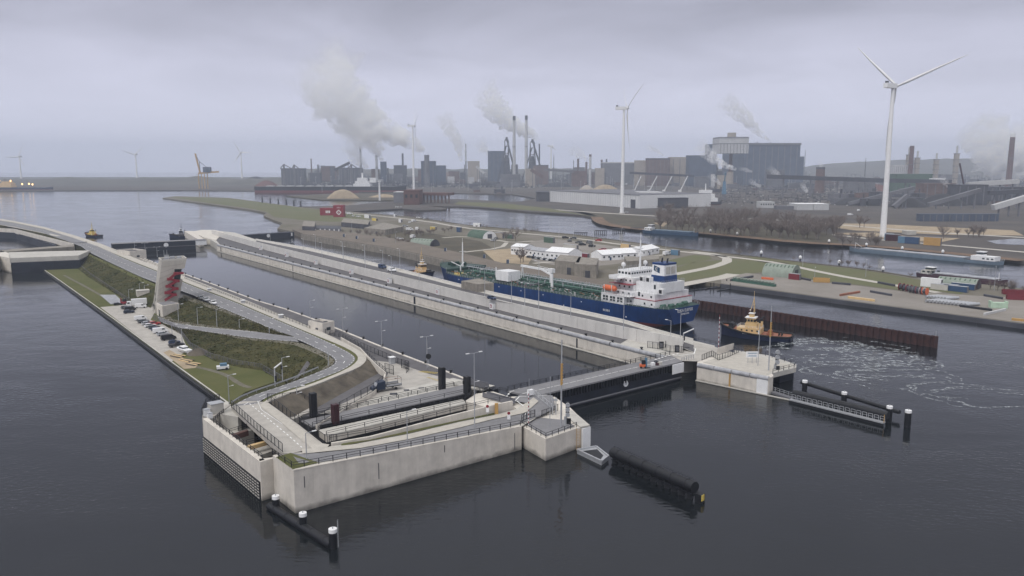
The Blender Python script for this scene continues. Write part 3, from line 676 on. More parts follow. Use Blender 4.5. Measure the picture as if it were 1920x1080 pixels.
# loop road from the front road onto the gate
m=MB(); m.sheet([p+Vector((0,0,.1)) for p in GP([(955,752),(985,735),(1003,739),(1036,742),(1042,765),(1010,782),(978,788),(972,775),(985,768),(996,758),(975,754)],5.95)]); struct('gate_approach',m,M['asphalt'])
m=MB(); dashes(m,smooth_pts(GP([(1026,741),(992,738),(968,745),(966,752)],6.1),2),9,.01,.3)
dashes(m,smooth_pts(GP([(969,752),(990,760),(993,772),(978,785)],6.1),2),9,.01,.3)
dashes(m,GP([(945,748),(958,734),(975,728)],6.1),1.2,1.0,.5)
struct('approach_marking',m,M['paint'])
# ---- near rolling gate, closed
ga,gb=G(998,742,6.2),G(1277,677,6.2); gc,gd=G(1256,665.5,6.2),G(952,733,6.2)
dg=(gb-ga); dg.z=0; Lg=dg.length; dgn=dg.normalized(); ng=Vector((dgn.y,-dgn.x,0))
t=thing('rolling_gate','closed black steel rolling gate carrying a road, near end of the big lock','lock gate',(ga.x,ga.y,0))
m=MB(); m.prism([Vector((p.x,p.y,5.7)) for p in (ga,gb,gc,gd)],-2); m.build('body',M['navy_steel'],t)
m=MB(); m.prism([ga+ng*.6,gb+ng*.6,gc,gd],5.72,bottom=True); m.build('deck',M['asphalt'],t)
m=MB(); m.bar(ga+ng*.35+Vector((0,0,-5.4)),gb+ng*.35+Vector((0,0,-5.4)),.5,.35); m.build('ledge',M['steel_mid'],t)
proto=None; k=54
for i in range(k):
    q=ga+dg*(i+.5)/k+ng*.3
    if proto is None: mm=MB(); mm.box((0,0,0),(.42,.6,2.2)); proto=mm.build('rib',M['black'],t,local=True); o=proto
    else: o=proto.copy(); COL.objects.link(o)
    o.location=(q.x-t.location.x,q.y-t.location.y,3.5); o.rotation_euler=(0,0,math.atan2(dgn.y,dgn.x))
dc=G(1169,719,3.0); tt=(dc-ga).dot(dgn); dc=ga+dgn*tt+ng*.05; dc.z=ztop(dc,719)
m=MB(); m.tube(dc,dc+ng*.3,1.0,1.0,20); ro=m.build('roundel',M['white'],t)
m=MB()
for s_ in (-.25,0,.25): m.box(dc+ng*.33+dgn*s_+Vector((0,0,-.45+abs(s_)*.4)),(.1,.06,.8-abs(s_)),math.atan2(dgn.y,dgn.x))
m.build('emblem',M['galv'],ro)
m=MB(); m.box(ga+dgn*(Lg*.955)+ng*1.2+Vector((0,0,-3.4)),(Lg*.085,.3,3.2),math.atan2(dgn.y,dgn.x))
m.build('end_panel',M['white'],t,local=False)
m=MB(); dashes(m,[ga.lerp(gd,.40)+Vector((0,0,.02)),gb.lerp(gc,.45)+Vector((0,0,.02))],2.6,.45,.22); dashes(m,[ga.lerp(gd,.87),gb.lerp(gc,.87)],1.2,18,.3)
tag(m.build('centre_line',M['paint'],t))
railing('railing','black railing along the chamber side of the closed gate road',[gd+Vector((0,0,.02)),gc+Vector((0,0,.02))],step=2.4,h=1.4,post_w=.15,mesh=.5)
railing('railing','white and black railing at the far end of the closed gate',[gb+ng*.3,gb+dgn*6+ng*.3],step=1.2,h=1.3,post_w=.15,m=M['galv'])
# ================================================================ dividing island between the chambers
ZI=5.6
cw=GP([(393,456,ZI),(419,461,ZI),(480,475,ZI),(580,498,ZI),(680,521,ZI),(780,547,ZI),(860,570,ZI),(939,592,ZI),(1040,619,ZI),(1134,645,ZI),(1200,659,ZI),(1256,666,ZI)])
wl=GP([(390,465),(419,474),(488,491),(580,520),(680,542),(780,567),(860,592),(938,614),(1050,645),(1169,678),(1225,693)],0)
# straight chamber face from the waterline
c0,c1=wl[1],wl[9]; cdir=(c1-c0).normalized(); cn=Vector((-cdir.y,cdir.x,0))   # cn points to the island
face=[Vector((p.x,p.y,4.3)) for p in (c0-cdir*16,c1+cdir*22)]
north=GP([(372,436),(400,432),(440,436),(480,449),(580,466),(660,484),(740,503),(805,520),(860,534),(920,549),(1007,567),(1090,584),(1169,602),(1253,627),(1340,648),(1376,656),(1493,684)],ZI)
m=MB(); m.prism([Vector((q.x,q.y,ZI)) for q in (face[0]+cn*1.45,face[1]+cn*1.45)]+GP([(1300,668),(1440,710),(1448,700),(1491,690)],ZI)[:1]+[G(1340,660,ZI)]+north[::-1][2:],-3)
struct('dividing_island',m,M['concrete_top'])
wall_line('chamber_wall','far side chamber wall of the big lock under the long grey fender pipe',[face[0],face[1]],.9,-3,21,M['concrete'],part='wall_segment',gap=.12)
m=MB(); m.bar(face[0]-cn*.5+Vector((0,0,-face[0].z+.3)),face[1]-cn*.5+Vector((0,0,-face[0].z+.3)),1.0,.3); one('waterline_ledge',m,M['concrete_top'],'thin pale ledge at the waterline of the far chamber wall','ledge')
# ladders and dark slots in the wall
for fr,wdt,lb in ((.655,1.6,'wide black recess in the chamber wall halfway along'),(.905,.7,'dark ladder recess in the chamber wall near the gate'),(.02,1.6,'dark recess in the chamber wall at the far gate'),(.33,.6,'dark ladder recess in the far third of the chamber wall')):
    p=face[0].lerp(face[1],fr); m=MB(); m.box(Vector((p.x,p.y,-.5))-cn*.02,(wdt,.25,face[0].z+.4),math.atan2(cdir.y,cdir.x)); one('wall_recess',m,M['navy_steel'],lb,'recess')
# fender pipe with saddles
pp=[face[0]+cn*.6+Vector((0,0,.75)),face[1]+cn*.6+Vector((0,0,.75))]
t=thing('fender_pipe','long grey fender pipe in sections along the top of the far chamber wall','fender',pp[0])
n=34
for i in range(n):
    a,b_=pp[0].lerp(pp[1],(i+.02)/n),pp[0].lerp(pp[1],(i+.98)/n); m=MB(); m.sm=True; m.tube(a,b_,.82,.82,12); m.build('pipe_section',M['pipe_grey'],t)
    if i%2:
        m=MB(); m.tube(pp[0].lerp(pp[1],i/n)-cdir*.35,pp[0].lerp(pp[1],i/n)+cdir*.35,.92,.92,12); m.build('collar',M['galv'],t)
for i in range(1,n,1):
    p=pp[0].lerp(pp[1],i/n)+cn*.9; bollard(Vector((p.x,p.y,ZI)),'black mooring bollard behind the grey fender pipe of the far chamber wall','bollards along the fender pipe')
# platform asphalt
fwb=[(397,440),(480,464),(580,490),(680,516),(780,540),(860,562),(930,581),(1000,597),(1069,613),(1169,635),(1230,648),(1280,658)]
fwt_=[(397,434),(480,452),(580,478),(680,502),(780,524),(860,544),(930,560),(1000,576),(1069,592),(1169,613),(1230,627),(1280,642)]
fb2=[G(x,y,ZI) for x,y in fwb]; ft2=[]
# straight line fit between two surveyed ends keeps the wall straight
f0,f1=G(470,461,ZI),G(1280,658,ZI); fd=(f1-f0).normalized()
zt=sum(ztop(G(x,y,ZI),y2) for (x,y),(_,y2) in zip(fwb[1:],fwt_[1:]))/11
H_FW=zt
fl=[Vector((p.x,p.y,H_FW)) for p in fb2]; fl=[fl[0],fl[1],fl[3],fl[5],fl[7],fl[9],fl[11]]
wall_line('island_flood_wall','long white concrete flood wall down the middle of the dividing island',fl,.5,ZI-.3,10.5,M['wall_white'],part='wall_panel',gap=.12)
m=MB(); mid_a,mid_b=face[0]+cn*2.2,face[1]-cdir*26+cn*2.2
m.sheet([Vector((p.x,p.y,ZI+.03)) for p in (mid_a,mid_b,Vector((fl[-1].x,fl[-1].y,0))-fd*26-cn*.4)]+[Vector((p.x,p.y,ZI+.03))-cn*.2 for p in fl[:-1][::-1]]); struct('service_road',m,M['asphalt_dark'])
fn=Vector((-fd.y,fd.x,0))
ZU=H_FW-.2   # the ground behind the flood wall lies near its top and comes down to the junction
def ny(x):
    q=[(372,436),(400,432),(440,436),(480,449),(580,466),(660,484),(740,503),(805,520),(860,534),(920,549),(1007,567),(1090,584),(1169,602),(1253,627),(1340,648),(1376,656)]
    for a,b in zip(q,q[1:]):
        if x <= b[0]: return lerp(a[1],b[1],(x-a[0])/(b[0]-a[0]))
def zu(x): return ZU if x<1190 else lerp(ZU,ZI+.03,min(1,(x-1190)/110))
Lw_,Rn=[],[]
for (x,y) in fwb[1:]+[(1300,662)]:
    p=G(x,y,ZI)+fn*.55; Lw_.append(Vector((p.x,p.y,zu(x)))); Rn.append(G(x,ny(x),zu(x)))
m=MB(); m.ribbon(Lw_,Rn); n=len(Rn); m.add(Rn+[Vector((p.x,p.y,-2)) for p in Rn],[(i,i+1,n+i+1,n+i) for i in range(n-1)]); struct('upper_quay',m,M['concrete_top'])
m=MB(); up=Vector((0,0,.04)); m.ribbon([a.lerp(b,.04)+up for a,b in zip(Lw_,Rn)],[a.lerp(b,.6)+up for a,b in zip(Lw_,Rn)]); struct('island_road',m,M['asphalt_dark'])
# parapet on north edge
pn=[Vector((p.x,p.y,p.z+.75)) for p in Rn]
wall_line('canal_parapet','low pale parapet on the tanker side of the dividing island',pn,-.4,3,14,M['wall_white'],part='wall_panel')
# white cabinets with red signs
cab=None
for i,(x,y) in enumerate(((496,468),(545,481),(600,495),(667,513),(739,530),(831,551),(933,578),(1079,609),(1160+60,0))[:8]):
    p=G(x,y,ZI+.03)-fn*2.8
    if cab is None:
        t=thing('hose_cabinet','','cabinet',(0,0,0)); m=MB(); m.box((0,0,0),(2.0,1.3,2.1)); m.build('body',M['white'],t); m=MB(); m.box((0,0,2.11),(2.15,1.45,.12)); m.build('lid',M['galv'],t)
        m=MB(); m.box((-.1,-.68,.5),(1.1,.04,1.1)); s_=m.build('sign',M['red'],t); m=MB(); m.box((-.1,-.71,.75),(.45,.03,.55)); m.build('symbol',M['white'],s_)
        cab=Proto(t)
    cab.place(p,math.atan2(fd.y,fd.x),f'white fire cabinet with red sign on the flood wall, {ORD[7 - i]} from the near gate',scale=1.3,group='fire cabinets along the flood wall')
# junction at the near end of the island
m=MB(); m.sheet([p+Vector((0,0,.07)) for p in GP([(1253,664),(1279,655),(1290,640),(1338,650),(1372,660),(1320,672),(1310,678),(1278,677)],ZI)]); struct('junction_pavement',m,M['paving'])
m=MB(); dashes(m,smooth_pts(GP([(1262,668),(1290,667),(1312,660),(1308,654),(1290,650)],ZI+.1),2),9,.01,.35); dashes(m,GP([(1228,676),(1250,669),(1275,664)],ZI+.6),1,1,.6,.3); struct('junction_marking',m,M['paint'])
railing('fence','black fence enclosure of the drive equipment where the fender pipe ends',GP([(1214,652,ZI),(1236,655,ZI),(1258,661,ZI),(1281,662,ZI),(1281,657,ZI),(1258,650,ZI),(1230,645,ZI)]),h=2.4,step=2,rails=(1,.1),mesh=.5,cat='fence')
for x,y,lb in ((1240,653,'black control cabinet inside the drive enclosure, left'),(1251,651,'taller black control cabinet inside the drive enclosure, middle'),(1269,660,'narrow black control cabinet at the gate side of the drive enclosure')):
    p=G(x,y,ZI); t=thing('control_cabinet',lb,'cabinet',p); m=MB(); m.box(p,(1.5,.8,2.4),0); m.build('body',M['rail'],t); m=MB(); m.box(p+Vector((0,-.43,.4)),(1.1,.04,1.6),0); m.build('door',M['steel_mid'],t)
m=MB(); p=G(1286,655,ZI)
t=thing('bench','low dark steel bench frame at the end of the flood wall','bench',p); m.box(p+Vector((0,0,.7)),(2.4,.5,.08)); m.build('seat',M['rail'],t)
for s_ in (-1.1,1.1): m=MB(); m.box(p+Vector((s_,0,0)),(.1,.4,.69)); m.build('leg',M['rail'],t)
# right head
h0,h1=G(1306,714,0),G(1440,742,0); hd=(h1-h0).normalized(); hn=Vector((-hd.y,hd.x,0))
if hn.y<0: hn=-hn
hp=[Vector((p.x,p.y,ZI)) for p in (h0,h1,h1+hn*3)]+GP([(1448,700),(1493,689),(1493,684),(1376,656),(1340,648),(1300,655)],ZI)
m=MB(); m.prism([Vector((p.x,p.y,ZI+.02)) for p in (h0,h1,h1+hn*3)]+GP([(1450,703),(1400,668),(1340,652),(1310,668)],ZI+.02),-3)
one('gate_abutment',m,M['concrete'],'concrete head with grey fender pipe and white corner panel beyond the closed gate','abutment')
m=MB(); m.prism(GP([(1440,704),(1448,700),(1493,689),(1493,683),(1440,666),(1376,656),(1380,680)],ZI+.04),ZI-1.5,bottom=True)
one('head_slab',m,M['concrete_top'],'cantilevered concrete slab at the open water end of the far head','slab')
m=MB(); m.sheet([p+Vector((0,0,.09)) for p in GP([(1318,680),(1372,661),(1400,664),(1488,686),(1446,697),(1436,706)],ZI)]); struct('head_floor',m,M['path'])
m=MB(); m.box(G(1468,716,0)+Vector((0,3,0)),(8,5,4),math.radians(38)); one('sheet_wall',m,M['navy_steel'],'dark steel wall under the cantilevered slab of the far head','wall')
p0,p1=h0+Vector((0,0,ZI-.3))+hn*.3,h1+Vector((0,0,ZI-.3))+hn*.3
t=thing('fender_pipe','short thick grey fender pipe on the edge of the far head','fender',p0)
for i in range(4): m=MB(); m.sm=True; m.tube(p0.lerp(p1,(i+.02)/4),p0.lerp(p1,(i+.98)/4),.75,.75,14); m.build('pipe_section',M['pipe_grey'],t)
m=MB(); m.box(h1-hd*2.0-hn*.12+Vector((0,0,.3)),(3.6,.3,4.6),math.atan2(hd.y,hd.x)); one('white_guard',m,M['white'],'white panel on the near corner of the far head','panel')
m=MB(); m.box(h0+hd*12-hn*.1+Vector((0,0,0)),(.5,.3,4.6),math.atan2(hd.y,hd.x)); one('ladder',m,M['amber'],'ochre vertical ladder strip on the face of the far head','ladder')
m=MB(); m.bar(h0-hn*.5+Vector((0,0,.25)),h1+hd*18-hn*.5+Vector((0,0,.25)),.6,.3); one('waterline_ledge',m,M['concrete_top'],'thin pale waterline ledge running from the far head to the guide fender','ledge')
railing('railing','dark railing round the open water end of the far head',GP([(1376,657,ZI+.1),(1440,668,ZI+.1),(1491,684,ZI+.1),(1489,689,ZI+.1),(1449,700,ZI+.1)]),step=3,h=1.4,post_w=.13,m=M['rail'])
railing('fence','dark fence between the junction and the far head platform',GP([(1316,676,ZI),(1335,668,ZI),(1347,676,ZI),(1365,670,ZI),(1385,661,ZI)]),h=2,step=1.8,rails=(1,.1),mesh=.5,cat='fence')
m=MB(); p=G(1345,664,ZI); q=G(1375,655,ZI); m.hexa([p,q,q+Vector((.3,.5,0)),p+Vector((.3,.5,0))],[v+Vector((0,0,2.2)) for v in (p,q,q+Vector((.3,.5,0)),p+Vector((.3,.5,0)))]); one('screen_wall',m,M['concrete'],'short pale screen wall behind the barrier pole on the far head','wall')
railing('railing','thin dark railing along the canal edge near the barrier pole',GP([(1300,636,ZI+.1),(1340,646,ZI+.1),(1376,655,ZI+.1)]),step=3,h=1.2)
# far gate of the big lock
g0,g1=G(232,474,0),G(388,466,0)
zg=ztop(g1,450)
t=thing('rolling_gate','distant dark rolling gate with a white disc at the far end of the big lock','lock gate',(g0.x,g0.y,0))
dd=(g1-g0).normalized(); nn=Vector((-dd.y,dd.x,0))
if nn.y<0: nn=-nn
ga0=g0-dd*8; m=MB(); m.prism([Vector((p.x,p.y,zg)) for p in (ga0,g1-dd*9,g1-dd*9+nn*9,ga0+nn*9)],-2); m.build('body',M['navy_steel'],t)
m=MB(); m.prism([Vector((p.x,p.y,zg+.3)) for p in (ga0-nn*.4,g1-nn*.4,g1+nn*9.4,ga0+nn*9.4)],zg+.01,bottom=True); m.build('deck',M['asphalt'],t)
m=MB(); m.prism([Vector((p.x,p.y,zg)) for p in (g1-dd*8.9-nn*.1,g1,g1+nn*8,g1-dd*8.9+nn*8)],zg*.45,bottom=True); m.build('end_panel',M['white'],t)
dc=g0.lerp(g1,.50)-nn*.1; dc.z=ztop(dc,459.5); m=MB(); m.tube(dc,dc-nn*.3,1.9,1.9,16); m.build('roundel',M['white'],t)
m=MB(); m.bar(ga0-nn*.3+Vector((0,0,zg*.45)),g1-nn*.3-dd*9+Vector((0,0,zg*.45)),.6,.5); m.build('ledge',M['steel_mid'],t)
# gate of the middle lock
g0,g1=G(452,452,0),G(552,445,0); zg=ztop(g1,435)
t=thing('rolling_gate','distant dark gate of the middle lock with a small white disc','lock gate',(g0.x,g0.y,0))
dd=(g1-g0).normalized(); nn=Vector((-dd.y,dd.x,0)); nn=-nn if nn.y<0 else nn
m=MB(); m.prism([Vector((p.x,p.y,zg)) for p in (g0,g1,g1+nn*9,g0+nn*9)],-2); m.build('body',M['navy_steel'],t)
m=MB(); dc=g0.lerp(g1,.5)-nn*.1; dc.z=ztop(dc,442); m.tube(dc,dc-nn*.3,1.7,1.7,14); m.build('roundel',M['white'],t)
m=MB(); m.box(Vector((g1.x,g1.y,zg*.3))-nn*.3-dd*3,(1.6,.3,zg*.6),math.atan2(dd.y,dd.x)); m.build('end_panel',M['white'],t)
# ================================================================ far banks and ground
ZL=2.0
ml=GP([(548,434),(567,439),(640,451),(730,465),(842,489),(960,515),(1100,541),(1262,560),(1262,535),(1300,527),(1352,532),(1494,551),(1687,577),(1920,607),(2300,655),(2300,590),
         (1920,541),(1817,530),(1720,520),(1623,504),(1494,490),(1397,478),(1306,469),(1181,453),(1075,439),(940,427),(865,421),(803,411),(760,405),(692,400),(650,396),(560,388),(500,380),(430,371),(330,367.5),(305,371),(380,381),(470,393),(500,399),(494,404),(512,412),(530,418),(520,428)],ZL)
m=MB(); m.prism(ml,-3); struct('lock_grounds',m,mat('yard',(.185,.165,.14),1,scale=.02,col2=(.105,.095,.06),bump=.1,detail=10,var=.1))
def patch(name,px,m_,z=ZL,lift=.05,kind='structure'):
    mb=MB(); mb.sheet([p+Vector((0,0,lift)) for p in GP(px,z)]); return tag(mb.build(name,m_),kind=kind)
def strip(name,px,wd,m_,z=ZL,lift=.1):
    pts=smooth_pts(GP(px,z),1); mb=MB(); mb.ribbon([p+Vector((0,0,lift)) for p in offset(pts,wd/2)],[p+Vector((0,0,lift)) for p in offset(pts,-wd/2)]); return struct(name,mb,m_)
grass2=mat('bank_grass',(.10,.115,.045),1,scale=.02,col2=(.13,.12,.06),detail=8,var=.1)
scrub=mat('scrub',(.05,.045,.03),1,scale=.03,col2=(.10,.085,.055),detail=10,var=.1,bump=.3,bscale=.4)
yardp=mat('yard_paving',(.27,.245,.22),.95,scale=.04,col2=(.20,.18,.155),detail=8,var=.1)
quayp=mat('quay_brown',(.155,.13,.105),.95,scale=.05,var=.15)
patch('peninsula_lawn',[(318,369),(430,372),(500,381),(560,389),(640,398),(700,404),(690,415),(620,416),(560,412),(515,407),(500,397),(470,391),(380,379)],grass2)
m=MB(); m.prism(GP([(548,430),(567,438),(640,450),(730,464),(842,488),(960,514),(1100,540),(1262,559),(1262,545),(1150,528),(1060,515),(960,497),(860,473),(740,447),(640,434),(575,428)],5),-3); struct('old_quay',m,quayp)
patch('quay_pavement',[(567,439.5),(640,451.5),(730,465.5),(842,489.5),(960,515.5),(1040,530),(1060,520),(960,500),(860,476),(740,450),(640,437),(580,432)],quayp,lift=.08)
patch('east_lawn',[(1262,533),(1258,505),(1300,492),(1400,484),(1480,494),(1430,510),(1380,517),(1330,520),(1300,525)],grass2,lift=.06)
patch('oval_lawn',[(1215,500),(1258,487),(1300,478),(1330,480),(1335,486),(1300,493),(1250,502)],grass2,lift=.06)
patch('bank_lawn',[(1400,480),(1494,491),(1560,500),(1623,507),(1720,524),(1830,540),(1800,552),(1700,538),(1600,522),(1500,503),(1420,490)],grass2,lift=.06)
patch('lower_lawn',[(1420,505),(1500,500),(1560,512),(1660,528),(1720,540),(1690,545),(1600,533),(1520,527),(1430,512)],grass2,lift=.07)
patch('storage_yard',[(1352,531),(1352,522),(1400,512),(1500,522),(1600,535),(1700,547),(1800,553),(1920,560),(2200,590),(2200,640),(1920,606),(1687,576),(1494,550)],yardp,lift=.09)
patch('car_park',[(965,470),(1000,452),(1040,448),(1100,455),(1160,463),(1230,475),(1200,490),(1110,500),(1080,505),(1000,490)],yardp,lift=.07)
patch('scrub_ground',[(700,432),(760,430),(900,452),(950,480),(940,500),(840,476),(740,452)],scrub,lift=.055)
patch('works_ground',[(905,470),(960,466),(1000,480),(990,496),(930,492)],M['sand'],lift=.075)
strip('bank_road',[(600,398),(692,403),(803,415),(865,427),(940,434),(1075,446),(1181,461),(1306,475),(1397,485),(1460,493),(1560,515),(1660,532),(1760,549)],6,M['path'])
strip('access_road',[(1262,515),(1300,508),(1340,500),(1370,488),(1345,477),(1300,472)],7,M['path'])
strip('access_road',[(1262,537),(1300,530),(1355,520),(1375,514)],9,M['path'])
strip('access_road',[(1000,494),(1100,486),(1190,483),(1245,478)],5,M['path'])
strip('access_road',[(830,446),(870,443),(930,450),(960,455),(1000,452)],5,M['path'])
strip('access_road',[(870,473),(940,465),(950,455)],4,M['path'])
# reed and stone banks
strip('stone_bank',[(692,400),(803,411),(865,421),(940,428),(1075,440),(1181,454),(1306,470),(1397,479),(1494,491),(1623,505),(1720,521)],4,scrub,lift=.2)
# north shore
nl=GP([(1007,372),(960,381),(900,389),(1069,400),(1119,408),(1131,420),(1206,431),(1306,436),(1500,455),(1558,456),(1700,468),(1920,490),(2300,535)],ZL)
pm_=mat('plant_ground',(.05,.046,.045),1,scale=.012,col2=(.10,.085,.072),detail=9,var=.1)
far=[Vector((8900,nl[-1].y,ZL)),Vector((8900,5200,ZL)),Vector((-9000,5200,ZL)),GD(-400,2320,ZL)]
m=MB(); m.prism([GD(-400,2320,ZL)]+GP([(0,357.5),(360,357),(540,358),(800,361),(960,364)],ZL)+nl+far[:-1],-3); struct('industrial_ground',m,pm_)
m=MB(); m.prism(GP([(642,397),(755,391),(780,394),(835,392.5),(838,390),(800,386),(860,387),(900,389),(1010,398),(1120,405),(1030,375),(960,378),(855,373),(740,377),(642,386),(560,387)],ZL+.1),-3); struct('pier_ground',m,pm_)
m=MB(); m.prism(GP([(537,367.5),(605,374.5),(740,375.5),(750,372),(740,362),(620,363)],ZL),-3); struct('sand_spit',m,scrub)
patch('pier_lawn',[(850,383),(960,392),(1069,400),(1119,407),(1030,391),(960,383),(860,378)],grass2,lift=.2)
patch('shore_lawn',[(1119,408),(1131,420),(1206,431),(1250,433),(1250,415),(1180,402),(1060,393)],scrub,lift=.1)
reed=mat('reed',(.20,.125,.075),1,scale=.1,col2=(.11,.075,.05),detail=6,var=.1)
strip('reed_bank',[(1119,407),(1124,415),(1140,422),(1206,431),(1306,436),(1400,445),(1500,455),(1620,461),(1700,467),(1920,489)],16,reed,lift=.3)
strip('shore_road',[(1010,391),(1150,401),(1300,409),(1450,411),(1600,424),(1750,436),(2000,450)],11,M['path'],lift=.14)
strip('shore_road',[(1560,440),(1650,450),(1750,458),(2000,480)],8,M['path'],lift=.15)
patch('sandy_ground',[(1500,418),(1640,420),(1900,432),(1920,442),(1760,440),(1600,432)],M['sand'],lift=.12)
patch('sandy_ground',[(1560,437),(1640,436),(1700,443),(1800,447),(1760,455),(1650,447)],M['sand'],lift=.13)
patch('sandy_ground',[(1225,418),(1262,414),(1280,420),(1245,426)],M['sand'],lift=.13)
patch('pond',[(1850,452),(1900,448),(2000,452),(2000,462),(1870,458)],M['calm'],lift=.2)
# dunes and hills on the horizon
def hills(name,x0,x1,dist,hfun,depth,m_):
    mb=MB(); n=160; rows=[]
    for j,(dz,k) in enumerate(((0,0),(.5,.6),(.9,1.0),(1.3,.85),(2,0))):
        rows.append([GD(lerp(x0,x1,i/n),dist+dz*depth,0)+Vector((0,0,ZL-1+k*hfun(lerp(x0,x1,i/n),j))) for i in range(n+1)])
    mb.add([p for r in rows for p in r],[(j*(n+1)+i,j*(n+1)+i+1,(j+1)*(n+1)+i+1,(j+1)*(n+1)+i) for j in range(4) for i in range(n)])
    return struct(name,mb,m_)
dune=mat('dune',(.06,.06,.05),1,scale=.004,col2=(.12,.11,.09),detail=8,var=.1)
hills('dunes',-250,620,3000,lambda x,j: 14+14*mnoise.noise(Vector((x*.012,j,0)))+6*mnoise.noise(Vector((x*.05,j,3)))+8*max(0,min(1,(x+50)/300)),350,dune)
hills('dune_hills',1280,2400,4600,lambda x,j: 118*max(0,min(1,(x-1280)/400))+12*mnoise.noise(Vector((x*.008,j,0)))+5*mnoise.noise(Vector((x*.05,j,3))),900,dune)
hills('dunes',560,1400,4300,lambda x,j: 55+12*mnoise.noise(Vector((x*.012,j,7)))+5*mnoise.noise(Vector((x*.05,j,3))),500,dune)
# far left : older head
t0=GP([(-60,445),(0,470),(16,473),(169,470),(140,457),(137,455),(25,426),(-60,418)],7)
m=MB(); m.prism(GP([(16,473),(90,471),(169,469.5),(147,479),(18,484)],10),7,bottom=True); one('old_quay_deck',m,M['concrete_top'],'pale concrete deck over dark piling at the far left basin','quay')
m=MB(); m.prism([p-Vector((0,0,3.1)) for p in GP([(20,484.5),(150,479.5),(165,472),(20,474)],10)],-2); one('sheet_piling',m,M['navy_steel'],'dark steel sheet wall under the pale deck at the far left','sheet piling')
m=MB(); m.prism(GP([(-30,474),(0,469),(16,474),(19,484),(0,480),(-30,490)],10),-2); one('pier_head',m,M['concrete'],'pale concrete pier end at the far left picture edge','pier')
m=MB(); m.prism(GP([(0,469),(137,459),(140,462),(0,473)],10),7,bottom=True); one('old_beam',m,M['concrete_old'],'weathered concrete beam spanning behind the far left deck','beam')
wp=[G(x,y,7.6) for x,y in ((-60,420),(25,427),(137,456))]
m=MB(); m.prism([G(-60,417,9.6),G(25,425,9.6),G(137,455,9.6),G(160,464,9.2),G(168,453,9.2),G(60,421,9.6),G(-60,402,9.6)],-2); struct('old_island',m,M['grass_dark'])
wall_line('old_chamber_wall','pale concrete chamber wall receding at the far left',[G(-60,425,9.7),G(25,429,9.7),G(137,457,9.7)],.8,5.5,30,M['concrete'],part='wall_segment')
m=MB(); m.prism([G(-60,431,6),G(30,437,6),G(104,460,6),G(108,456,6),G(30,430,6),G(-60,420,6)],-2); one('sheet_piling',m,M['navy_steel'],'dark sheet piled lower wall of the far left chamber','sheet piling')
strip('old_road',[(-40,412),(40,424),(100,438),(150,455)],9,M['asphalt'],z=9.7)
strip('old_path',[(0,421),(60,432),(110,443)],4,M['path'],z=9.7,lift=.12)
# head of the dividing island at the far end
m=MB(); m.prism(GP([(360,434),(378,431),(402,431),(420,435),(405,450),(384,446)],6),-2); one('far_head',m,M['concrete'],'pale concrete point of the dividing island beyond the distant gate','pier')
m=MB(); m.prism(GP([(345,433),(362,433),(382,448),(374,450)],6.6),-2) ; one('far_head',m,M['concrete'],'narrow pale guide wall next to the distant gate','pier')
# ================================================================ control tower
def PL(px,py,p0,wdir):
    """point of the vertical plane through p0 along wdir that is seen at the pixel"""
    nrm=Vector((-wdir.y,wdir.x,0)); u=(px-960)/FPX; v=-(py-540)/FPX
    d=Vector((u,CP+v*SP,-SP+v*CP)); o=Vector((0,0,CAM_H))
    t_=(p0-o).dot(nrm)/d.dot(nrm); return o+d*t_
def slab_in_plane(mb,pts,p0,wdir,depth):
    """polygon in the vertical plane, pushed away from the viewer by depth"""
    nrm=Vector((-wdir.y,wdir.x,0)); nrm=nrm if nrm.y>0 else-nrm
    n=len(pts); b_=[p+nrm*depth for p in pts]
    mb.add(list(pts)+b_,[tuple(range(n)),tuple(range(2*n-1,n-1,-1))]+[(i,n+i,n+(i+1)%n,(i+1)%n) for i in range(n)])
wd=Vector((math.cos(math.radians(30)),math.sin(math.radians(30)),0)); P0=G(291,588,ZQ)
back=Vector((-wd.y,wd.x,0))
t=thing('control_tower','leaning pale concrete control tower with red zigzag stairs beside the parking','tower',P0)
def T(x,y): return PL(250+x/6,460+y/6,P0,wd)
prof=[T(245,768),T(320,182),T(598,160),T(577,258),T(545,264),T(527,383),T(556,388),T(540,470),T(528,540),T(505,600),T(500,700)]
prof[-1]=Vector((prof[-1].x,prof[-1].y,ZQ)); prof[0].z=ZQ
dep=11.5
m=MB(); slab_in_plane(m,prof,P0,wd,dep)
m.v=m.v; m.build('shaft',mat('tower_concrete',(.44,.415,.37),.85,var=.1,scale=.12,streak=.18,bump=.02,bscale=2),t)
hz_=prof[1].z
# roof parapet and equipment
a,b_=prof[1],prof[2]; m=MB()
for s0,s1 in ((a,b_),(a+back*(dep-.5),b_+back*(dep-.5))): m.bar(s0+back*.25+Vector((0,0,.4)),s1+back*.25+Vector((0,0,.4)),.5,.8)
for s0 in (a,b_): m.bar(s0+back*.5+Vector((0,0,.4)),s0+back*(dep-.5)+Vector((0,0,.4)),.5,.8)
m.build('parapet',M['concrete_top'],t)
m=MB(); q=a.lerp(b_,.5)+back*dep*.5; m.box(q+Vector((0,0,.02)),(9,7,.3),math.atan2(wd.y,wd.x)); m.build('roof',M['asphalt_dark'],t)
for k in range(3):
    m=MB(); m.box(a.lerp(b_,.25+k*.25)+back*(dep*(.35+.2*(k%2)))+Vector((0,0,.33)),(2,1.6,1.1),math.atan2(wd.y,wd.x)); m.build('roof_unit',M['galv'],t)
for k in (0,1):
    m=MB(); q=a.lerp(b_,.2+.12*k)+back*dep*.8+Vector((0,0,.3)); m.tube(q,q+Vector((0,0,4)),.12,.08,5); m.build('antenna',M['galv'],t)
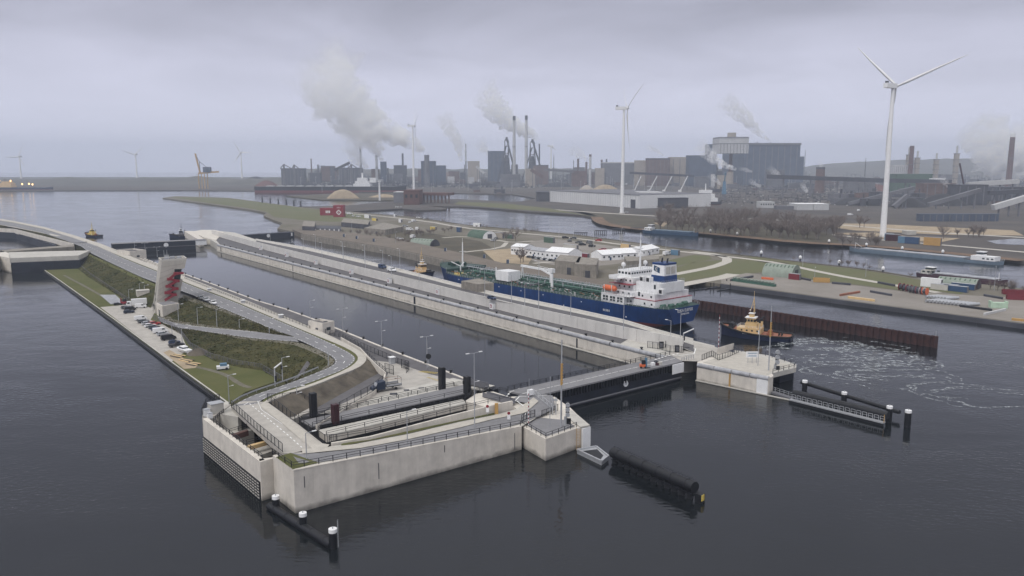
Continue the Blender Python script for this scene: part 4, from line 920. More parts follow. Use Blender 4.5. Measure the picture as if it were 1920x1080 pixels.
# glazed recess, panels and joints
def face_quad(name,pts,mt,out_=.06,par=t,thick=.05):
    m=MB(); q=[p-back*(out_+thick) for p in pts]; slab_in_plane(m,q,P0,wd,thick); return m.build(name,mt,par)
g_=face_quad('window',[T(458,384),T(463,268),T(545,266),T(528,383)],M['glass'],.05)
for x in (488,515):
    face_quad('mullion',[T(x-2,384),T(x+2,268),T(x+6,268),T(x+2,384)],M['rail'],.14,g_)
for (x,y,w_,h_) in ((432,440,24,40),(424,512,24,40)): face_quad('door',[T(x,y+h_),T(x,y),T(x+w_,y),T(x+w_,y+h_)],M['glass'],.05)
for i in range(1,9):   # panel joints
    f=i/9; yl=182+(768-182)*f; xl=320-75*f; yr=160+440*f; xr=590-80*f
    face_quad('joint',[T(xl+3,yl),T(xl+3,yl-3),T(min(xr,560 if f<.2 else 452),yr-2+(10 if f>.2 else 0)*0),T(min(xr,560 if f<.2 else 452),yr+1)],M['concrete_old'],.01,thick=.02)
# narrow side slots
m=MB()
sd0=prof[0]; 
for fz_,fb in ((.06,.2),(.06,.45),(.06,.7),(.22,.35),(.30,.75)):
    q=prof[0].lerp(prof[1],fz_)+back*dep*fb-wd*.05; m.box(q,(.12,.9,2.4 if fz_<.1 else 1.6),math.atan2(wd.y,wd.x))
m.build('slot_window',M['glass'],t)
m=MB(); q0=prof[0]+back*dep*.55-wd*.0; q1=prof[1]+back*dep*.55
m.add([q0-wd*.35+back*-.5,q0-wd*.35+back*.5,q1-wd*.35+back*.5-Vector((0,0,3)),q1-wd*.35-back*.5-Vector((0,0,3))],[(0,1,2,3),(3,2,1,0)]); m.build('side_fin',M['concrete_top'],t)
# red stairs
st=thing('red_stairs',None,None,P0); st.parent=t; st.location=(0,0,0)
zig=[(350,622),(458,558),(372,536),(476,490),(384,464),(488,404),(402,384),(474,322),(560,316)]
zp=[T(x,y)-back*1.7 for x,y in zig]
for i,(p,q) in enumerate(zip(zp,zp[1:])):
    m=MB()
    for o_s in (-.7,.7): m.bar(p-back*o_s+Vector((0,0,.45)),q-back*o_s+Vector((0,0,.45)),.08,.95)
    m.bar(p,q,1.4,.15); m.build('flight',M['red'],st)
for p in zp[1:-1]:
    m=MB(); m.box(p+Vector((0,0,-.2)),(2.0,1.7,1.15),math.atan2(wd.y,wd.x)); m.build('landing',M['red'],st)
# wedge shaped entrance building and side block
p1=G(304,592,ZQ); e=thing('entrance_building','low wedge shaped concrete entrance building at the foot of the tower','building',p1)
def E6(x,y,z): return G(250+x/6,460+y/6,z)
m=MB(); tp=[E6(255,648,7.0),E6(325,684,7.0),E6(515,650,7.0),E6(400,622,7.0)]; m.prism(tp,ZQ-.2); m.build('wall',M['concrete'],e)
m=MB(); m.prism([tp[0].lerp(tp[2],.08),tp[1].lerp(tp[3],.1),tp[2].lerp(tp[0],.08),tp[3].lerp(tp[1],.1)],7.03,7.15,bottom=True); m.build('roof',M['asphalt'],e)
m=MB(); dq=tp[0].lerp(tp[1],.35); q=Vector((dq.x,dq.y,ZQ)); dd_=(tp[1]-tp[0]).normalized(); oo=Vector((dd_.y,-dd_.x,0)); m.hexa([q,q+dd_*2.6,q+dd_*2.6+oo*-.05,q+oo*-.05],[v+Vector((0,0,3.2)) for v in (q+oo*.1,q+dd_*2.6+oo*.1,q+dd_*2.6,q)]); m.build('door',M['glass'],e)
m=MB(); q=E6(112,606,ZQ); e2=thing('side_block','low pale annex on the far side of the tower behind the white lorry','building',q); m.box(q,(6,5,4.6),math.radians(30)); m.build('wall',M['concrete'],e2); m=MB(); m.box(q+Vector((0,0,4.61)),(6.3,5.3,.3),math.radians(30)); m.build('roof',M['concrete_top'],e2)
# ================================================================ street lamps
def make_lamp(h,arms,low=True,key='lamp'):
    t=thing('street_lamp','','street lamp',(0,0,0))
    m=MB(); m.tube((0,0,0),(0,0,h),.15,.09,6); m.build('pole',M['galv'],t)
    for s in arms:
        m=MB(); m.bar((0,0,h-.05),(1.5*s,0,h+.1),.1,.1); a_=m.build('arm',M['galv'],t)
        m=MB(); m.box((1.9*s,0,h+.02),(.95,.35,.16)); m.build('lamp_head',M['white'],a_)
    if low:
        m=MB(); m.bar((0,0,h*.62),(1.0,0,h*.62),.08,.08); m.box((1.2,0,h*.62),(.6,.3,.12)); m.build('side_lamp',M['white'],t)
    return t
LP={}
def lamp(x,y,yt,label,z=None,arms=(1,-1),rz=.65,group='street lamps',low=True):
    p=G(x,y,ZP if z is None else z); h=max(3.0,ztop(p,yt)-p.z); key=(arms,low,round(h/2))
    if key not in LP: LP[key]=(Proto(make_lamp(round(h/2)*2,arms,low)),round(h/2)*2)
    pr,h0=LP[key]; pr.place(p,rz,label,scale=(1,1,h/h0),group=group)
A1=(1,)
lamp(890,803,662,'tall double armed street lamp on the front road in front of the recess',6.6)
lamp(801,691,631,'double armed street lamp on the quay beside the round black sign',rz=.65)
lamp(716,651,602,'double armed street lamp on the chamber quay behind the path curve')
lamp(643,622,579,'double armed street lamp just right of the roofless pavilion')
lamp(582,597,564,'street lamp just left of the roofless pavilion on the quay',arms=A1)
lamp(273,481,456,'street lamp in front of the distant gate, left one of a pair')
lamp(295,482,463,'street lamp in front of the distant gate, right one of a pair')
lamp(253,473,452,'thin lamp by the far pavilion before the distant gate',arms=A1)
lamp(575,862,812,'slim street lamp on the bridge deck near the sharp corner',9,A1,low=False)
lamp(764,834,771,'slim street lamp halfway along the front road',7.6,A1,low=False)
lamp(557,756,726,'street lamp inside the fenced pale slab left of the black guide post',5.6,A1)
lamp(430,757,704,'street lamp at the near tip of the lawn',ZQ,A1)
lamp(616,686,649,'street lamp on the inside of the road bend',7.4,A1,low=False)
lamp(505,624,598,'street lamp at the tip of the triangular grass slope',6.6,A1,low=False)
lamp(449,617,599,'short street lamp beside the ramp at the right end of the grass slope',5,A1,low=False)
lamp(407,613,579,'street lamp on the ramp verge, third from the tower',4.3,A1,low=False)
lamp(371,609,577,'street lamp on the ramp verge, second from the tower',3.4,A1,low=False)
lamp(335,603,571,'street lamp on the ramp verge nearest the tower',2.5,A1,low=False)
lamp(342,646,616,'street lamp on the lawn below the ramp beside the dark van',ZQ,A1,low=False)
lamp(323,628,609,'short street lamp behind the parked white van',ZQ,A1,low=False)
lamp(262,546,531,'street lamp on the far slope left of the tower, taller one',4,A1,low=False)
lamp(271,546,535,'street lamp on the far slope touching the tower, shorter one',5,A1,low=False)
lamp(242,562,543,'street lamp at the foot of the far slope near the parked lorry',ZQ,A1,low=False)
lamp(530,716,671,'tall street lamp beside the portal frame on the road bend',8,A1)
for i,(x,y,yt) in enumerate(((507,453,430),(569,470,448),(604,482,455),(644,490,462),(685,503,470),(734,516,480),(786,530,504),(909,556,506),(959,567,516),(984,574,531),(1010,580,490),(1070,595,544),(1169,618,568),(1257,641,601),(1275,645,582))):
    lamp(x,y,yt,'street lamp behind the flood wall of the dividing island, '+ORD[14-i]+' counted from the near gate',zu(x),(1,) if i%3 else (1,-1),2.4,'street lamps on the dividing island',low=False)
for i,(x,y,yt) in enumerate(((592,476,448),(643,486,462),(684,496,468),(718,505,478),(750,513,475))):
    lamp(x,ny(x)+2,yt-8,'thin lamp on the tanker side quay behind the island, '+ORD[i]+' counted from the distant end',ZU,A1,2.4,'thin lamps along the middle lock',low=False)
for i,(x,y,yt) in enumerate(((660,440,415),(742,462,435),(927,470,448),(1048,455,420),(1113,470,433),(1248,480,452),(1527,525,502),(1505,500,470),(1623,520,488),(1864,545,500),(1075,445,420),(1165,455,428))):
    lamp(x,y,yt,'thin lamp post on the lock grounds, '+ORD[i]+' of the scattered ones',ZL,A1,1.1,'lamp posts scattered over the lock grounds',low=False)
# portals, masts, signals
def portal(p,yt,q,label):
    z=ztop(p,yt); t=thing('height_portal',label,'portal',p); m=MB(); m.bar(p,Vector((p.x,p.y,z)),.3,.3); m.build('post',M['galv'],t)
    m=MB(); m.bar(Vector((p.x,p.y,z)),Vector((q.x,q.y,z+.4)),.3,.3); m.build('arm',M['white'],t)
    m=MB(); m.box(Vector((p.x+.3,p.y,p.z+1.5)),(.5,.4,1.6)); m.build('signal_box',M['rail'],t)
    m=MB(); m.box(Vector((q.x,q.y,z-1.5)),(.4,.4,1.2)); m.build('hanging_signal',M['rail'],t)
portal(G(516,724,8),690,G(529,716,8),'white angled portal frame over the road at the bend')
portal(G(1281,646,6.2),625,G(1300,639,6.2),'white angled portal frame over the island road behind the flood wall end')
def mast(x,y,yt,z,label,r=.22,bands=None,col='galv',group=None):
    p=G(x,y,z); zt_=ztop(p,yt); t=thing('mast',label,'mast',p); h=zt_-z
    if bands=='candy':
        n=16
        for i in range(n):
            m=MB(); m.tube(p+Vector((0,0,h*i/n)),p+Vector((0,0,h*(i+1)/n)),r,r,6,cap=False); m.build('band',M['red'] if i%2 else M['white'],t)
    else:
        m=MB(); m.tube(p,Vector((p.x,p.y,zt_)),r,r*.6,8); m.build('pole',M[col],t)
        if bands:
            za,zb=ztop(p,bands[1]),ztop(p,bands[0]); m=MB(); m.tube(Vector((p.x,p.y,za)),Vector((p.x,p.y,zb)),r*1.05,r*.95,8); bb=m.build('amber_band',M['amber'],t)
            for k in range(7): m=MB(); zz=lerp(za,zb,(k+.5)/7); m.box((p.x+r,p.y-r,zz),(.18,.15,.4)); m.build('lamp',M['amber'],bb)
    return t
mast(1052,800,637,5.5,'tall grey navigation mast with an amber lit section on the near abutment',.25,(681,722))
mast(991,797,738,5.6,'raised red and white barrier pole at the near end of the gate',.1,'candy')
mast(991.8,796,710,5.6,'thin grey mast right behind the near striped pole',.08)
mast(1031,800,706,5.5,'thin grey mast beside the traffic signal on the near abutment',.10)
mast(1347,655,590,ZI,'raised red and white barrier pole on the far head',.1,'candy')
mast(1421,686,608,ZI,'thin grey mast in the middle of the far head platform',.14)
mast(1441,695,574,ZI,'tall grey navigation mast with an amber section on the far head',.22,(604,632))
def signal(x,y,yb,yt,z,label,sc_=1.0):
    p=G(x,y,z); t=thing('traffic_signal',label,'traffic signal',p); z0=ztop(p,yb); z1=ztop(p,yt)
    m=MB(); m.box(p,(.7,.5,z0-z)); m.build('post',M['galv'],t)
    m=MB(); m.box(Vector((p.x+.5,p.y,z0)),(.9,.6,z1-z0)); h_=m.build('signal_head',M['rail'],t)
    for k in range(3):
        zz=lerp(z0,z1,(k+.5)/3); m=MB(); m.tube((p.x+.5,p.y-.31,zz),(p.x+.5,p.y-.75,zz),(z1-z0)/6.5,(z1-z0)/7,12); m.build('lens_hood',M['galv'],h_)
    m=MB(); m.box(Vector((p.x+.8,p.y-.3,z0-(z1-z0)*.5)),(1.1,.3,(z1-z0)*.4)); m.build('lower_panel',M['black'],t)
signal(1060,803,781,754,5.5,'large three lamp shipping signal with its white mast on the near abutment')
signal(1453,693,683,655,ZI,'three lamp shipping signal at the edge of the far head')
# notice board on the far head
p=G(1410,681,ZI); t=thing('notice_board','white notice board with blue lettering on three legs on the far head','sign',p)
for s in (-1.4,0,1.4): m=MB(); m.box(p+Vector((s,0,0)),(.16,.12,3.0)); m.build('leg',M['galv'],t)
m=MB(); m.box(p+Vector((0,-.12,2.0)),(4.2,.12,2.0)); bd=m.build('board',M['white'],t)
def text_mesh(s,size,mt,parent,loc,rot,name='lettering',ext=.02):
    cu=bpy.data.curves.new('t','FONT'); cu.body=s; cu.size=size; cu.align_x='CENTER'; cu.align_y='CENTER'; cu.extrude=ext; cu.resolution_u=2
    o=bpy.data.objects.new('t',cu); COL.objects.link(o); dg_=bpy.context.evaluated_depsgraph_get(); me=bpy.data.meshes.new_from_object(o.evaluated_get(dg_)); bpy.data.objects.remove(o)
    me.materials.clear(); me.materials.append(mt); q=bpy.data.objects.new(name,me); COL.objects.link(q); q.parent=parent; q.location=loc; q.rotation_euler=rot; return q
for k,(w_,z_) in enumerate(((3.2,3.45),(2.9,3.2),(2.6,2.6),(3.1,2.35))):
    m=MB(); m.box(p+Vector((-.1 if k%2 else .05,-.2,z_)),(w_,.02,.12)); m.build('text_line',M['skyblue'],bd)
# truss boom at the near end of the gate
p,q=G(1000,742,6.3),G(1036,772,6.3); q.z=6.3; t=thing('sign_gantry','grey steel truss boom with a white end weight at the near end of the gate','barrier',p)
m=MB(); m.bar(p+Vector((0,0,.8)),q+Vector((0,0,.8)),.12,.12); m.bar(p+Vector((0,0,1.9)),q+Vector((0,0,1.9)),.12,.12); m.build('chord',M['galv'],t)
for i in range(9):
    a_,b_=p.lerp(q,i/9),p.lerp(q,(i+1)/9); m=MB(); m.bar(a_+Vector((0,0,.8 if i%2 else 1.9)),b_+Vector((0,0,1.9 if i%2 else .8)),.09,.09); m.build('brace',M['galv'],t)
m=MB(); m.box(p+Vector((-.8,.3,.2)),(1.6,1.0,1.5),.6); m.build('counterweight',M['white'],t)
for s in (q,q+Vector((.9,.3,0))):
    m=MB(); m.box(Vector((s.x,s.y,5.5)),(.25,.25,4.6)); m.build('post',M['galv'],t)
m=MB(); m.box(Vector((q.x+.5,q.y+.2,9.2)),(1.6,.3,.5)); m.build('head_beam',M['galv'],t)
m=MB(); p=G(931,776,6.4); zt_=ztop(p,756); m.box(p,(.9,.5,zt_-p.z)); one('height_marker',m,M['amber'],'yellow upright marker box standing before the flood wall','marker')
for x,y,yt,z in ((914,779,763,6.6),(954,790,776,6.2)):
    p=G(x,y,z); zt_=ztop(p,yt); t=thing('road_sign','small white road sign beside the front road, '+('left one' if x<930 else 'right one'),'sign',p)
    m=MB(); m.box(p,(.1,.1,zt_-z)); m.build('post',M['galv'],t); m=MB(); m.box(Vector((p.x,p.y-.1,zt_-1.4)),(.8,.06,1.2)); m.build('plate',M['white'],t); m=MB(); m.tube(Vector((p.x,p.y-.08,zt_+.2)),Vector((p.x,p.y-.14,zt_+.2)),.4,.4,12); m.build('disc',M['red'],t)
p=G(804,691,ZP); t=thing('round_signal','round black signal disc on a pole beside the quay lamp','signal',p); m=MB(); m.box(p,(.12,.12,4)); m.build('post',M['galv'],t); m=MB(); m.tube(p+Vector((0,0,4.1)),p+Vector((0,-.3,4.1)),.9,.9,14); m.build('disc',M['black'],t)
# blue steel stair unit and gate end equipment next to the recess mouth
for (x,y,L_,lb) in ((893,722,9,'blue grey steel catwalk at the mouth of the gate recess'),(935,750,11,'grey slatted steel ramp beside the approach road markings')):
    p=G(x,y,6.1); t=thing('catwalk',lb,'catwalk',p); m=MB(); m.box(p,(L_,1.8,.3),-.75); m.build('deck',M['steel_mid'],t)
    for s in (-.9,.9): m=MB(); m.box(p+Vector((.6*s,.7*s,.3)),(L_,.08,1.0),-.75); m.build('side_panel',M['steel_mid'],t)
m=MB(); p=G(888,724,5.3); m.box(p,(11,6,.4),-.6); one('recess_mouth_deck',m,M['concrete_top'],'pale concrete deck at the mouth of the gate recess','deck')
m=MB(); p=G(925,748,5); m.prism([G(*q) for q in ((893,738,5.9),(925,734,5.9),(958,745,5.9),(966,756,5.9),(916,764,5.9),(872,752,5.9))],-2); one('gate_landing',m,M['concrete'],'concrete landing between the recess and the closed gate','landing')
railing('railing','black railing along the landing between recess and closed gate',GP([(872,750,6),(893,737,6),(925,733,6),(950,736,6)]),step=2,h=1.3,mesh=.5)
m=MB(); m.hexa(*[[Vector((p.x,p.y,z_)) for p in GP([(893,718),(918,727),(935,732),(925,735)],5)] for z_ in (-1,5.6)]); one('gate_nose',m,M['navy_steel'],'dark wedge of steel piling beside the landing at the chamber side','sheet piling')
# ================================================================ vehicles
def make_car(kind):
    t=thing({'car': 'parked_car','van': 'parked_van','pickup': 'pickup_truck','lorry': 'lorry'}[kind],'',{'car': 'car','van': 'van','pickup': 'truck','lorry': 'lorry'}[kind],(0,0,0))
    m=MB()
    def loft(secs):
        n=len(secs[0]); vs=[p for s in secs for p in s]
        m.add(vs,[(i*n+j,(i+1)*n+j,(i+1)*n+(j+1)%n,i*n+(j+1)%n) for i in range(len(secs)-1) for j in range(n)]+[tuple(range(n)),tuple(range(len(vs)-1,len(vs)-n-1,-1))])
    if kind=='car':
        L_,W_=4.3,.88; side=[(-2.15,.35,.75),(-2.1,.3,.98),(-1.2,.28,1.0),(1.0,.28,.98),(1.9,.3,.85),(2.15,.38,.65)]
        loft([[(x,-W_,lo),(x,-W_,hi),(x,W_,hi),(x,W_,lo)] for x,lo,hi in side]); top=[(-2.0,.97,.8),(-1.6,1.42,.66),(.1,1.48,.66),(1.0,.98,.8)]
    elif kind=='van':
        W_=.98; side=[(-2.6,.4,2.0),(1.2,.35,2.05),(1.7,.35,1.5),(2.5,.4,1.1),(2.6,.45,.8)]
        loft([[(x,-W_,lo),(x,-W_*.95,hi),(x,W_*.95,hi),(x,W_,lo)] for x,lo,hi in side]); top=None; L_=5.2
    elif kind=='pickup':
        W_=.95; side=[(-2.6,.5,1.1),(-.2,.45,1.1),(1.3,.45,1.1),(2.5,.5,1.0),(2.65,.55,.8)]
        loft([[(x,-W_,lo),(x,-W_,hi),(x,W_,hi),(x,W_,lo)] for x,lo,hi in side]); top=[(-.4,1.1,.85),(-.2,1.8,.75),(.8,1.8,.75),(1.4,1.1,.85)]; L_=5.3
    else:
        W_=1.2; m.box((-1.4,0,.55),(6.8,.9,.35)); side=[(2.2,.5,2.6),(3.9,.5,2.6),(4.3,.5,1.6),(4.35,.6,1.0)]
        loft([[(x,-1.15,lo),(x,-1.1,hi),(x,1.1,hi),(x,1.15,lo)] for x,lo,hi in side]); top=None; L_=9
    if top: loft([[(x,-w_,.9),(x,-w_,h_),(x,w_,h_),(x,w_,.9)] for x,h_,w_ in top])
    body=m.build('body',M['white'],t,local=True)
    g_=MB()
    if kind in ('car','pickup'):
        s0,s1,s2,s3=top
        for sg in (-1,1):
            g_.add([(s0[0]+.25,sg*(.79+.02),1.0),(s3[0]-.2,sg*(.79+.03),1.02),(s2[0],sg*(.68+.02),s2[1]-.06),(s1[0]+.1,sg*(.68+.02),s1[1]-.06)],[(0,1,2,3),(3,2,1,0)])
        g_.add([(s3[0]+.02,-.7,1.02),(s3[0]+.02,.7,1.02),(s2[0]+.06,.58,s2[1]-.03),(s2[0]+.06,-.58,s2[1]-.03)],[(0,1,2,3),(3,2,1,0)])
        g_.add([(s0[0]-.02,-.7,1.0),(s0[0]-.02,.7,1.0),(s1[0]-.05,.58,s1[1]-.05),(s1[0]-.05,-.58,s1[1]-.05)],[(0,1,2,3),(3,2,1,0)])
    elif kind=='van':
        g_.add([(1.25,-.85,2.0),(1.25,.85,2.0),(1.76,.85,1.5),(1.76,-.85,1.5)],[(0,1,2,3),(3,2,1,0)])
        for sg in (-1,1): g_.add([(.4,sg*.985,1.3),(1.5,sg*.985,1.3),(1.25,sg*.965,1.8),(.4,sg*.965,1.8)],[(0,1,2,3),(3,2,1,0)])
    else:
        g_.add([(3.93,-1.0,2.5),(3.93,1.0,2.5),(4.33,1.0,1.65),(4.33,-1.0,1.65)],[(0,1,2,3),(3,2,1,0)])
        for sg in (-1,1): g_.add([(2.8,sg*1.16,1.6),(3.9,sg*1.16,1.6),(3.8,sg*1.13,2.3),(2.8,sg*1.13,2.3)],[(0,1,2,3),(3,2,1,0)])
        mm=MB(); mm.box((-1.5,0,.95),(7.0,2.4,2.7)); mm.build('cargo_box',M['white'],t,local=True)
    g_.build('window',M['glass'],t,local=True)
    wh=MB(); wh.tube((0,-.12,0),(0,.12,0),.34,.34,10); w0=None
    xs={'car': (-1.35,1.35),'van': (-1.6,1.7),'pickup': (-1.6,1.7),'lorry': (-3.2,3.1)}[kind]
    for x in xs:
        for s in (-1,1):
            if w0 is None: w0=wh.build('wheel',M['tyre'],t,local=True); o=w0
            else: o=w0.copy(); COL.objects.link(o)
            o.location=(x,s*(W_-.06),.34)
    hd_=MB()
    for s in (-1,1): hd_.box((L_/2-.02 if kind != 'lorry' else 4.36,s*W_*.75,.62),(.08,.3,.16))
    hd_.build('headlights',M['galv'],t,local=True)
    return Proto(t)
CAR={k: make_car(k) for k in ('car','van','pickup','lorry')}
cm={k: mat('car_'+k,c,.3,var=0) for k,c in dict(white=(.75,.75,.75),silver=(.42,.43,.45),grey=(.12,.125,.13),black=(.012,.013,.016),blue=(.02,.04,.10),red=(.4,.02,.02),navy=(.015,.025,.05)).items()}
def car(kind,x,y,col,label,z=ZQ+.05,rz=.62,sc_=1.0,group='vehicles in the quay parking'):
    r,mp_=CAR[kind].place(G(x,y,z),rz,label,scale=sc_,group=group)
    for o in mp_.values():
        if o.name.startswith('body'): objmat(o,cm[col])
        if o.name.startswith('cargo_box'): objmat(o,cm['white'])
CS=1.12
car('car',221,572,'black','small dark car parked by the panel rows beside the red forklift',sc_=.9)
car('lorry',255,574,'white','white box lorry parked beside the tower',rz=.5+math.pi)
car('car',237,579,'grey','grey car parked just in front of the lorry cab',sc_=CS)
car('van',264,577,'white','white van between the lorry and the tower foot',rz=.3)
car('van',244,582,'black','dark van parked nose to the tower beside the grey car')
car('car',242,587,'navy','dark blue car on the water side of the dark van',sc_=CS)
car('van',264,600,'white','white van at the top of the parked row below the tower')
car('car',269,605,'grey','dark grey car parked next to the topmost white van',sc_=CS)
car('car',277,609,'silver','silver car in the middle row below the tower',sc_=CS)
car('car',282,613,'white','white car with a red car behind it in the row',sc_=CS)
car('car',290,609,'red','red car mostly hidden behind the white one',sc_=CS)
car('car',289,616,'grey','dark grey car right of the white car in the row',sc_=CS)
car('car',295,620,'blue','dark blue car beside the large white van',sc_=CS)
car('van',301,624,'white','large white minibus in the parked row',sc_=1.1)
car('car',306,629,'silver','silver car in front of the minibus',sc_=CS)
car('van',316,637,'black','black van parked alone below the lamp',sc_=1.1)
car('pickup',331,650,'black','black pickup in front of the beached white boat',sc_=1.1)
car('car',327,644,'blue','dark blue car partly behind the black pickup',sc_=1.0)
RG='cars stopped on the embankment road'
car('car',377,561,'grey','dark car, first of three standing on the embankment road',7.3,math.radians(-53),CS,RG)
car('car',387,564,'silver','light car, middle one of three on the embankment road',7.2,math.radians(-53),CS,RG)
car('car',400,570,'white','white car, last of three on the embankment road',7.15,math.radians(-53),CS,RG)
IG='vehicles on the dividing island'
car('van',735,505+4,'white','white van behind the flood wall near the stern of the small tug',ZU+.05,math.radians(-50),1.2,IG)
car('van',717,503,'blue','yellow and blue crew van on the island road',ZU+.05,math.radians(-50),1.2,IG)
car('car',548,459,'black','black car far along the island road',ZU+.05,math.radians(-53),1.1,IG)
car('car',922,561,'blue','dark blue car on the island road beside the tanker bow',ZU+.05,math.radians(-53),1.1,IG)
# flatbed work truck on the apron
p=G(727,731,ZP+.1); t=thing('flatbed_truck','dark blue flatbed work truck with a raised rack on the apron','truck',p)
rz=.55; cz,sz=math.cos(rz),math.sin(rz)
def lt(x,y,z): return p+Vector((x*cz-y*sz,x*sz+y*cz,z))*1.3
m=MB(); m.hexa([lt(-3.2,-1,.5),lt(-.9,-1,.5),lt(-.9,1,.5),lt(-3.2,1,.5)],[lt(-2.7,-.9,2.2),lt(-.9,-.95,2.4),lt(-.9,.95,2.4),lt(-2.7,.9,2.2)]); m.hexa([lt(-3.9,-.95,.5),lt(-3.2,-1,.5),lt(-3.2,1,.5),lt(-3.9,.95,.5)],[lt(-3.8,-.85,1.1),lt(-3.1,-.95,1.4),lt(-3.1,.95,1.4),lt(-3.8,.85,1.1)]); m.build('cab',cm['navy'],t)
m=MB(); m.hexa([lt(-3.12,-.85,1.45),lt(-3.05,-.85,1.4),lt(-3.05,.85,1.4),lt(-3.12,.85,1.45)],[lt(-2.78,-.8,2.15),lt(-2.6,-.8,2.15),lt(-2.6,.8,2.15),lt(-2.78,.8,2.15)]); m.build('window',M['galv'],t)
m=MB(); m.hexa([lt(-.7,-1.1,.9),lt(3,-1.1,.9),lt(3,1.1,.9),lt(-.7,1.1,.9)],[lt(-.7,-1.1,1.05),lt(3,-1.1,1.05),lt(3,1.1,1.05),lt(-.7,1.1,1.05)]); m.build('bed',M['rail'],t)
for s in (-1.12,1.12): m=MB(); m.bar(lt(-.7,s,1.3),lt(3,s,1.3),.06,.5); m.build('side_board',M['galv'],t)
for x in (-.5,2.9):
    m=MB(); m.bar(lt(x,-1,1.1),lt(x,-1,2.7),.08,.08); m.bar(lt(x,1,1.1),lt(x,1,2.7),.08,.08); m.bar(lt(x,-1,2.7),lt(x,1,2.7),.08,.08); m.build('rack',M['rail'],t)
for s in (-1,1): m=MB(); m.bar(lt(-.5,s,2.6),lt(2.9,s,2.6),.07,.07); m.build('rack_bar',M['brown'],t)
for x in (-2.9,1.6):
    for s in (-.95,.95): m=MB(); m.tube(lt(x,s-.12,.4),lt(x,s+.12,.4),.4,.4,12); m.build('wheel',M['tyre'],t)
# forklift with plates on the closed gate
p=G(1208,690,6.25); t=thing('forklift','orange forklift working on the closed gate road','forklift',p)
m=MB(); m.box(p+Vector((-.6,0,.4)),(1.8,1.2,.9)); m.build('body',M['orange'],t); m=MB(); m.box(p+Vector((-.3,0,1.31)),(1.1,1.1,1.3)); m.build('cab',M['rail'],t)
m=MB(); m.bar(p+Vector((.5,0,.2)),p+Vector((.5,0,3.4)),.8,.25); m.build('mast',M['skyblue'],t); m=MB(); m.bar(p+Vector((.6,-.3,.25)),p+Vector((1.9,-.3,.25)),.8,.08); m.build('fork',M['black'],t)
for x in (-1.1,.2):
    for s in (-.6,.6): m=MB(); m.tube(p+Vector((x,s-.1,.35)),p+Vector((x,s+.1,.35)),.35,.35,10); m.build('wheel',M['tyre'],t)
p=G(1224,685,6.25); t=thing('material_stack','small stack of pale and reddish material boxes by the forklift','boxes',p)
for i,(x,y,h_,mt) in enumerate(((0,0,.9,'white'),(1.5,.4,.7,'wine'),(2.4,.6,1.0,'concrete_top'),(1.3,1.2,1.2,'steel_dark'))): m=MB(); m.box(p+Vector((x,y,0)),(1.2,1,h_),.5); m.build('box',M[mt],t)
p=G(233,571,ZQ+.04); t=thing('forklift','red forklift beside the white lorry','forklift',p)
m=MB(); m.box(p+Vector((0,0,.4)),(2.6,1.6,1.2)); m.build('body',M['red'],t); m=MB(); m.box(p+Vector((.2,0,1.61)),(1.4,1.4,1.2)); m.build('cab',M['rail'],t); m=MB(); m.box(p+Vector((-1.5,0,.2)),(.25,1.1,3)); m.build('mast',M['red'],t)
for x in (-.9,.9):
    for s in (-.8,.8): m=MB(); m.tube(p+Vector((x,s-.1,.4)),p+Vector((x,s+.1,.4)),.4,.4,10); m.build('wheel',M['tyre'],t)
# beached boat and camper on the lawn, boards, panels
def small_boat(px,z,L_,rz,label,hull='white'):
    p=G(*px,z); t=thing('motor_boat',label,'boat',p); m=MB(); cz,sz=math.cos(rz),math.sin(rz)
    def q(x,y,zz): return p+Vector((x*cz-y*sz,x*sz+y*cz,zz))
    B_=L_*.17; secs=[(-.5,.9,.3),(-.2,1,.3),(.2,.95,.3),(.42,.5,.5),(.5,.05,.9)]; vs=[]
    for x,w_,lo in secs: vs+=[q(x*L_,-B_*w_,1.4),q(x*L_,-B_*w_*.5,lo),q(x*L_,B_*w_*.5,lo),q(x*L_,B_*w_,1.4)]
    n=5; m.add(vs,[(i*4+j,i*4+4+j,i*4+4+(j+1)%4,i*4+(j+1)%4) for i in range(n-1) for j in range(4)]+[(0,1,2,3)]); m.build('hull',M[hull],t)
    m=MB(); m.hexa([q(-.25*L_,-B_*.7,1.41),q(.2*L_,-B_*.7,1.41),q(.2*L_,B_*.7,1.41),q(-.25*L_,B_*.7,1.41)],[q(-.2*L_,-B_*.6,2.4),q(.1*L_,-B_*.6,2.4),q(.1*L_,B_*.6,2.4),q(-.2*L_,B_*.6,2.4)]); m.build('cabin',M[hull],t)
    m=MB(); m.hexa([q(-.24*L_,-B_*.74,1.7),q(.15*L_,-B_*.74,1.7),q(.15*L_,B_*.74,1.7),q(-.24*L_,B_*.74,1.7)],[q(-.23*L_,-B_*.7,2.1),q(.13*L_,-B_*.7,2.1),q(.13*L_,B_*.7,2.1),q(-.23*L_,B_*.7,2.1)]); m.build('window',M['glass'],t)
    return t
small_boat((344,660),ZQ,9,2.4,'white motor boat lying ashore on the lawn by the sand patch')
p=G(418,693,ZQ); t=thing('utility_cart','white and blue open utility vehicle alone on the lawn','cart',p)
m=MB(); m.box(p+Vector((0,0,.5)),(4,2,.9),.4); m.build('body',M['white'],t); m=MB(); m.box(p+Vector((.2,.1,1.41)),(2.2,1.7,.8),.4); m.build('cab',M['skyblue'],t)
for x,y in ((-1.3,-1.1),(1.5,-.5),(-1.6,.6),(1.0,1.3)): m=MB(); m.tube(p+Vector((x,y-.12,.45)),p+Vector((x,y+.12,.45)),.45,.45,10); m.build('wheel',M['tyre'],t)
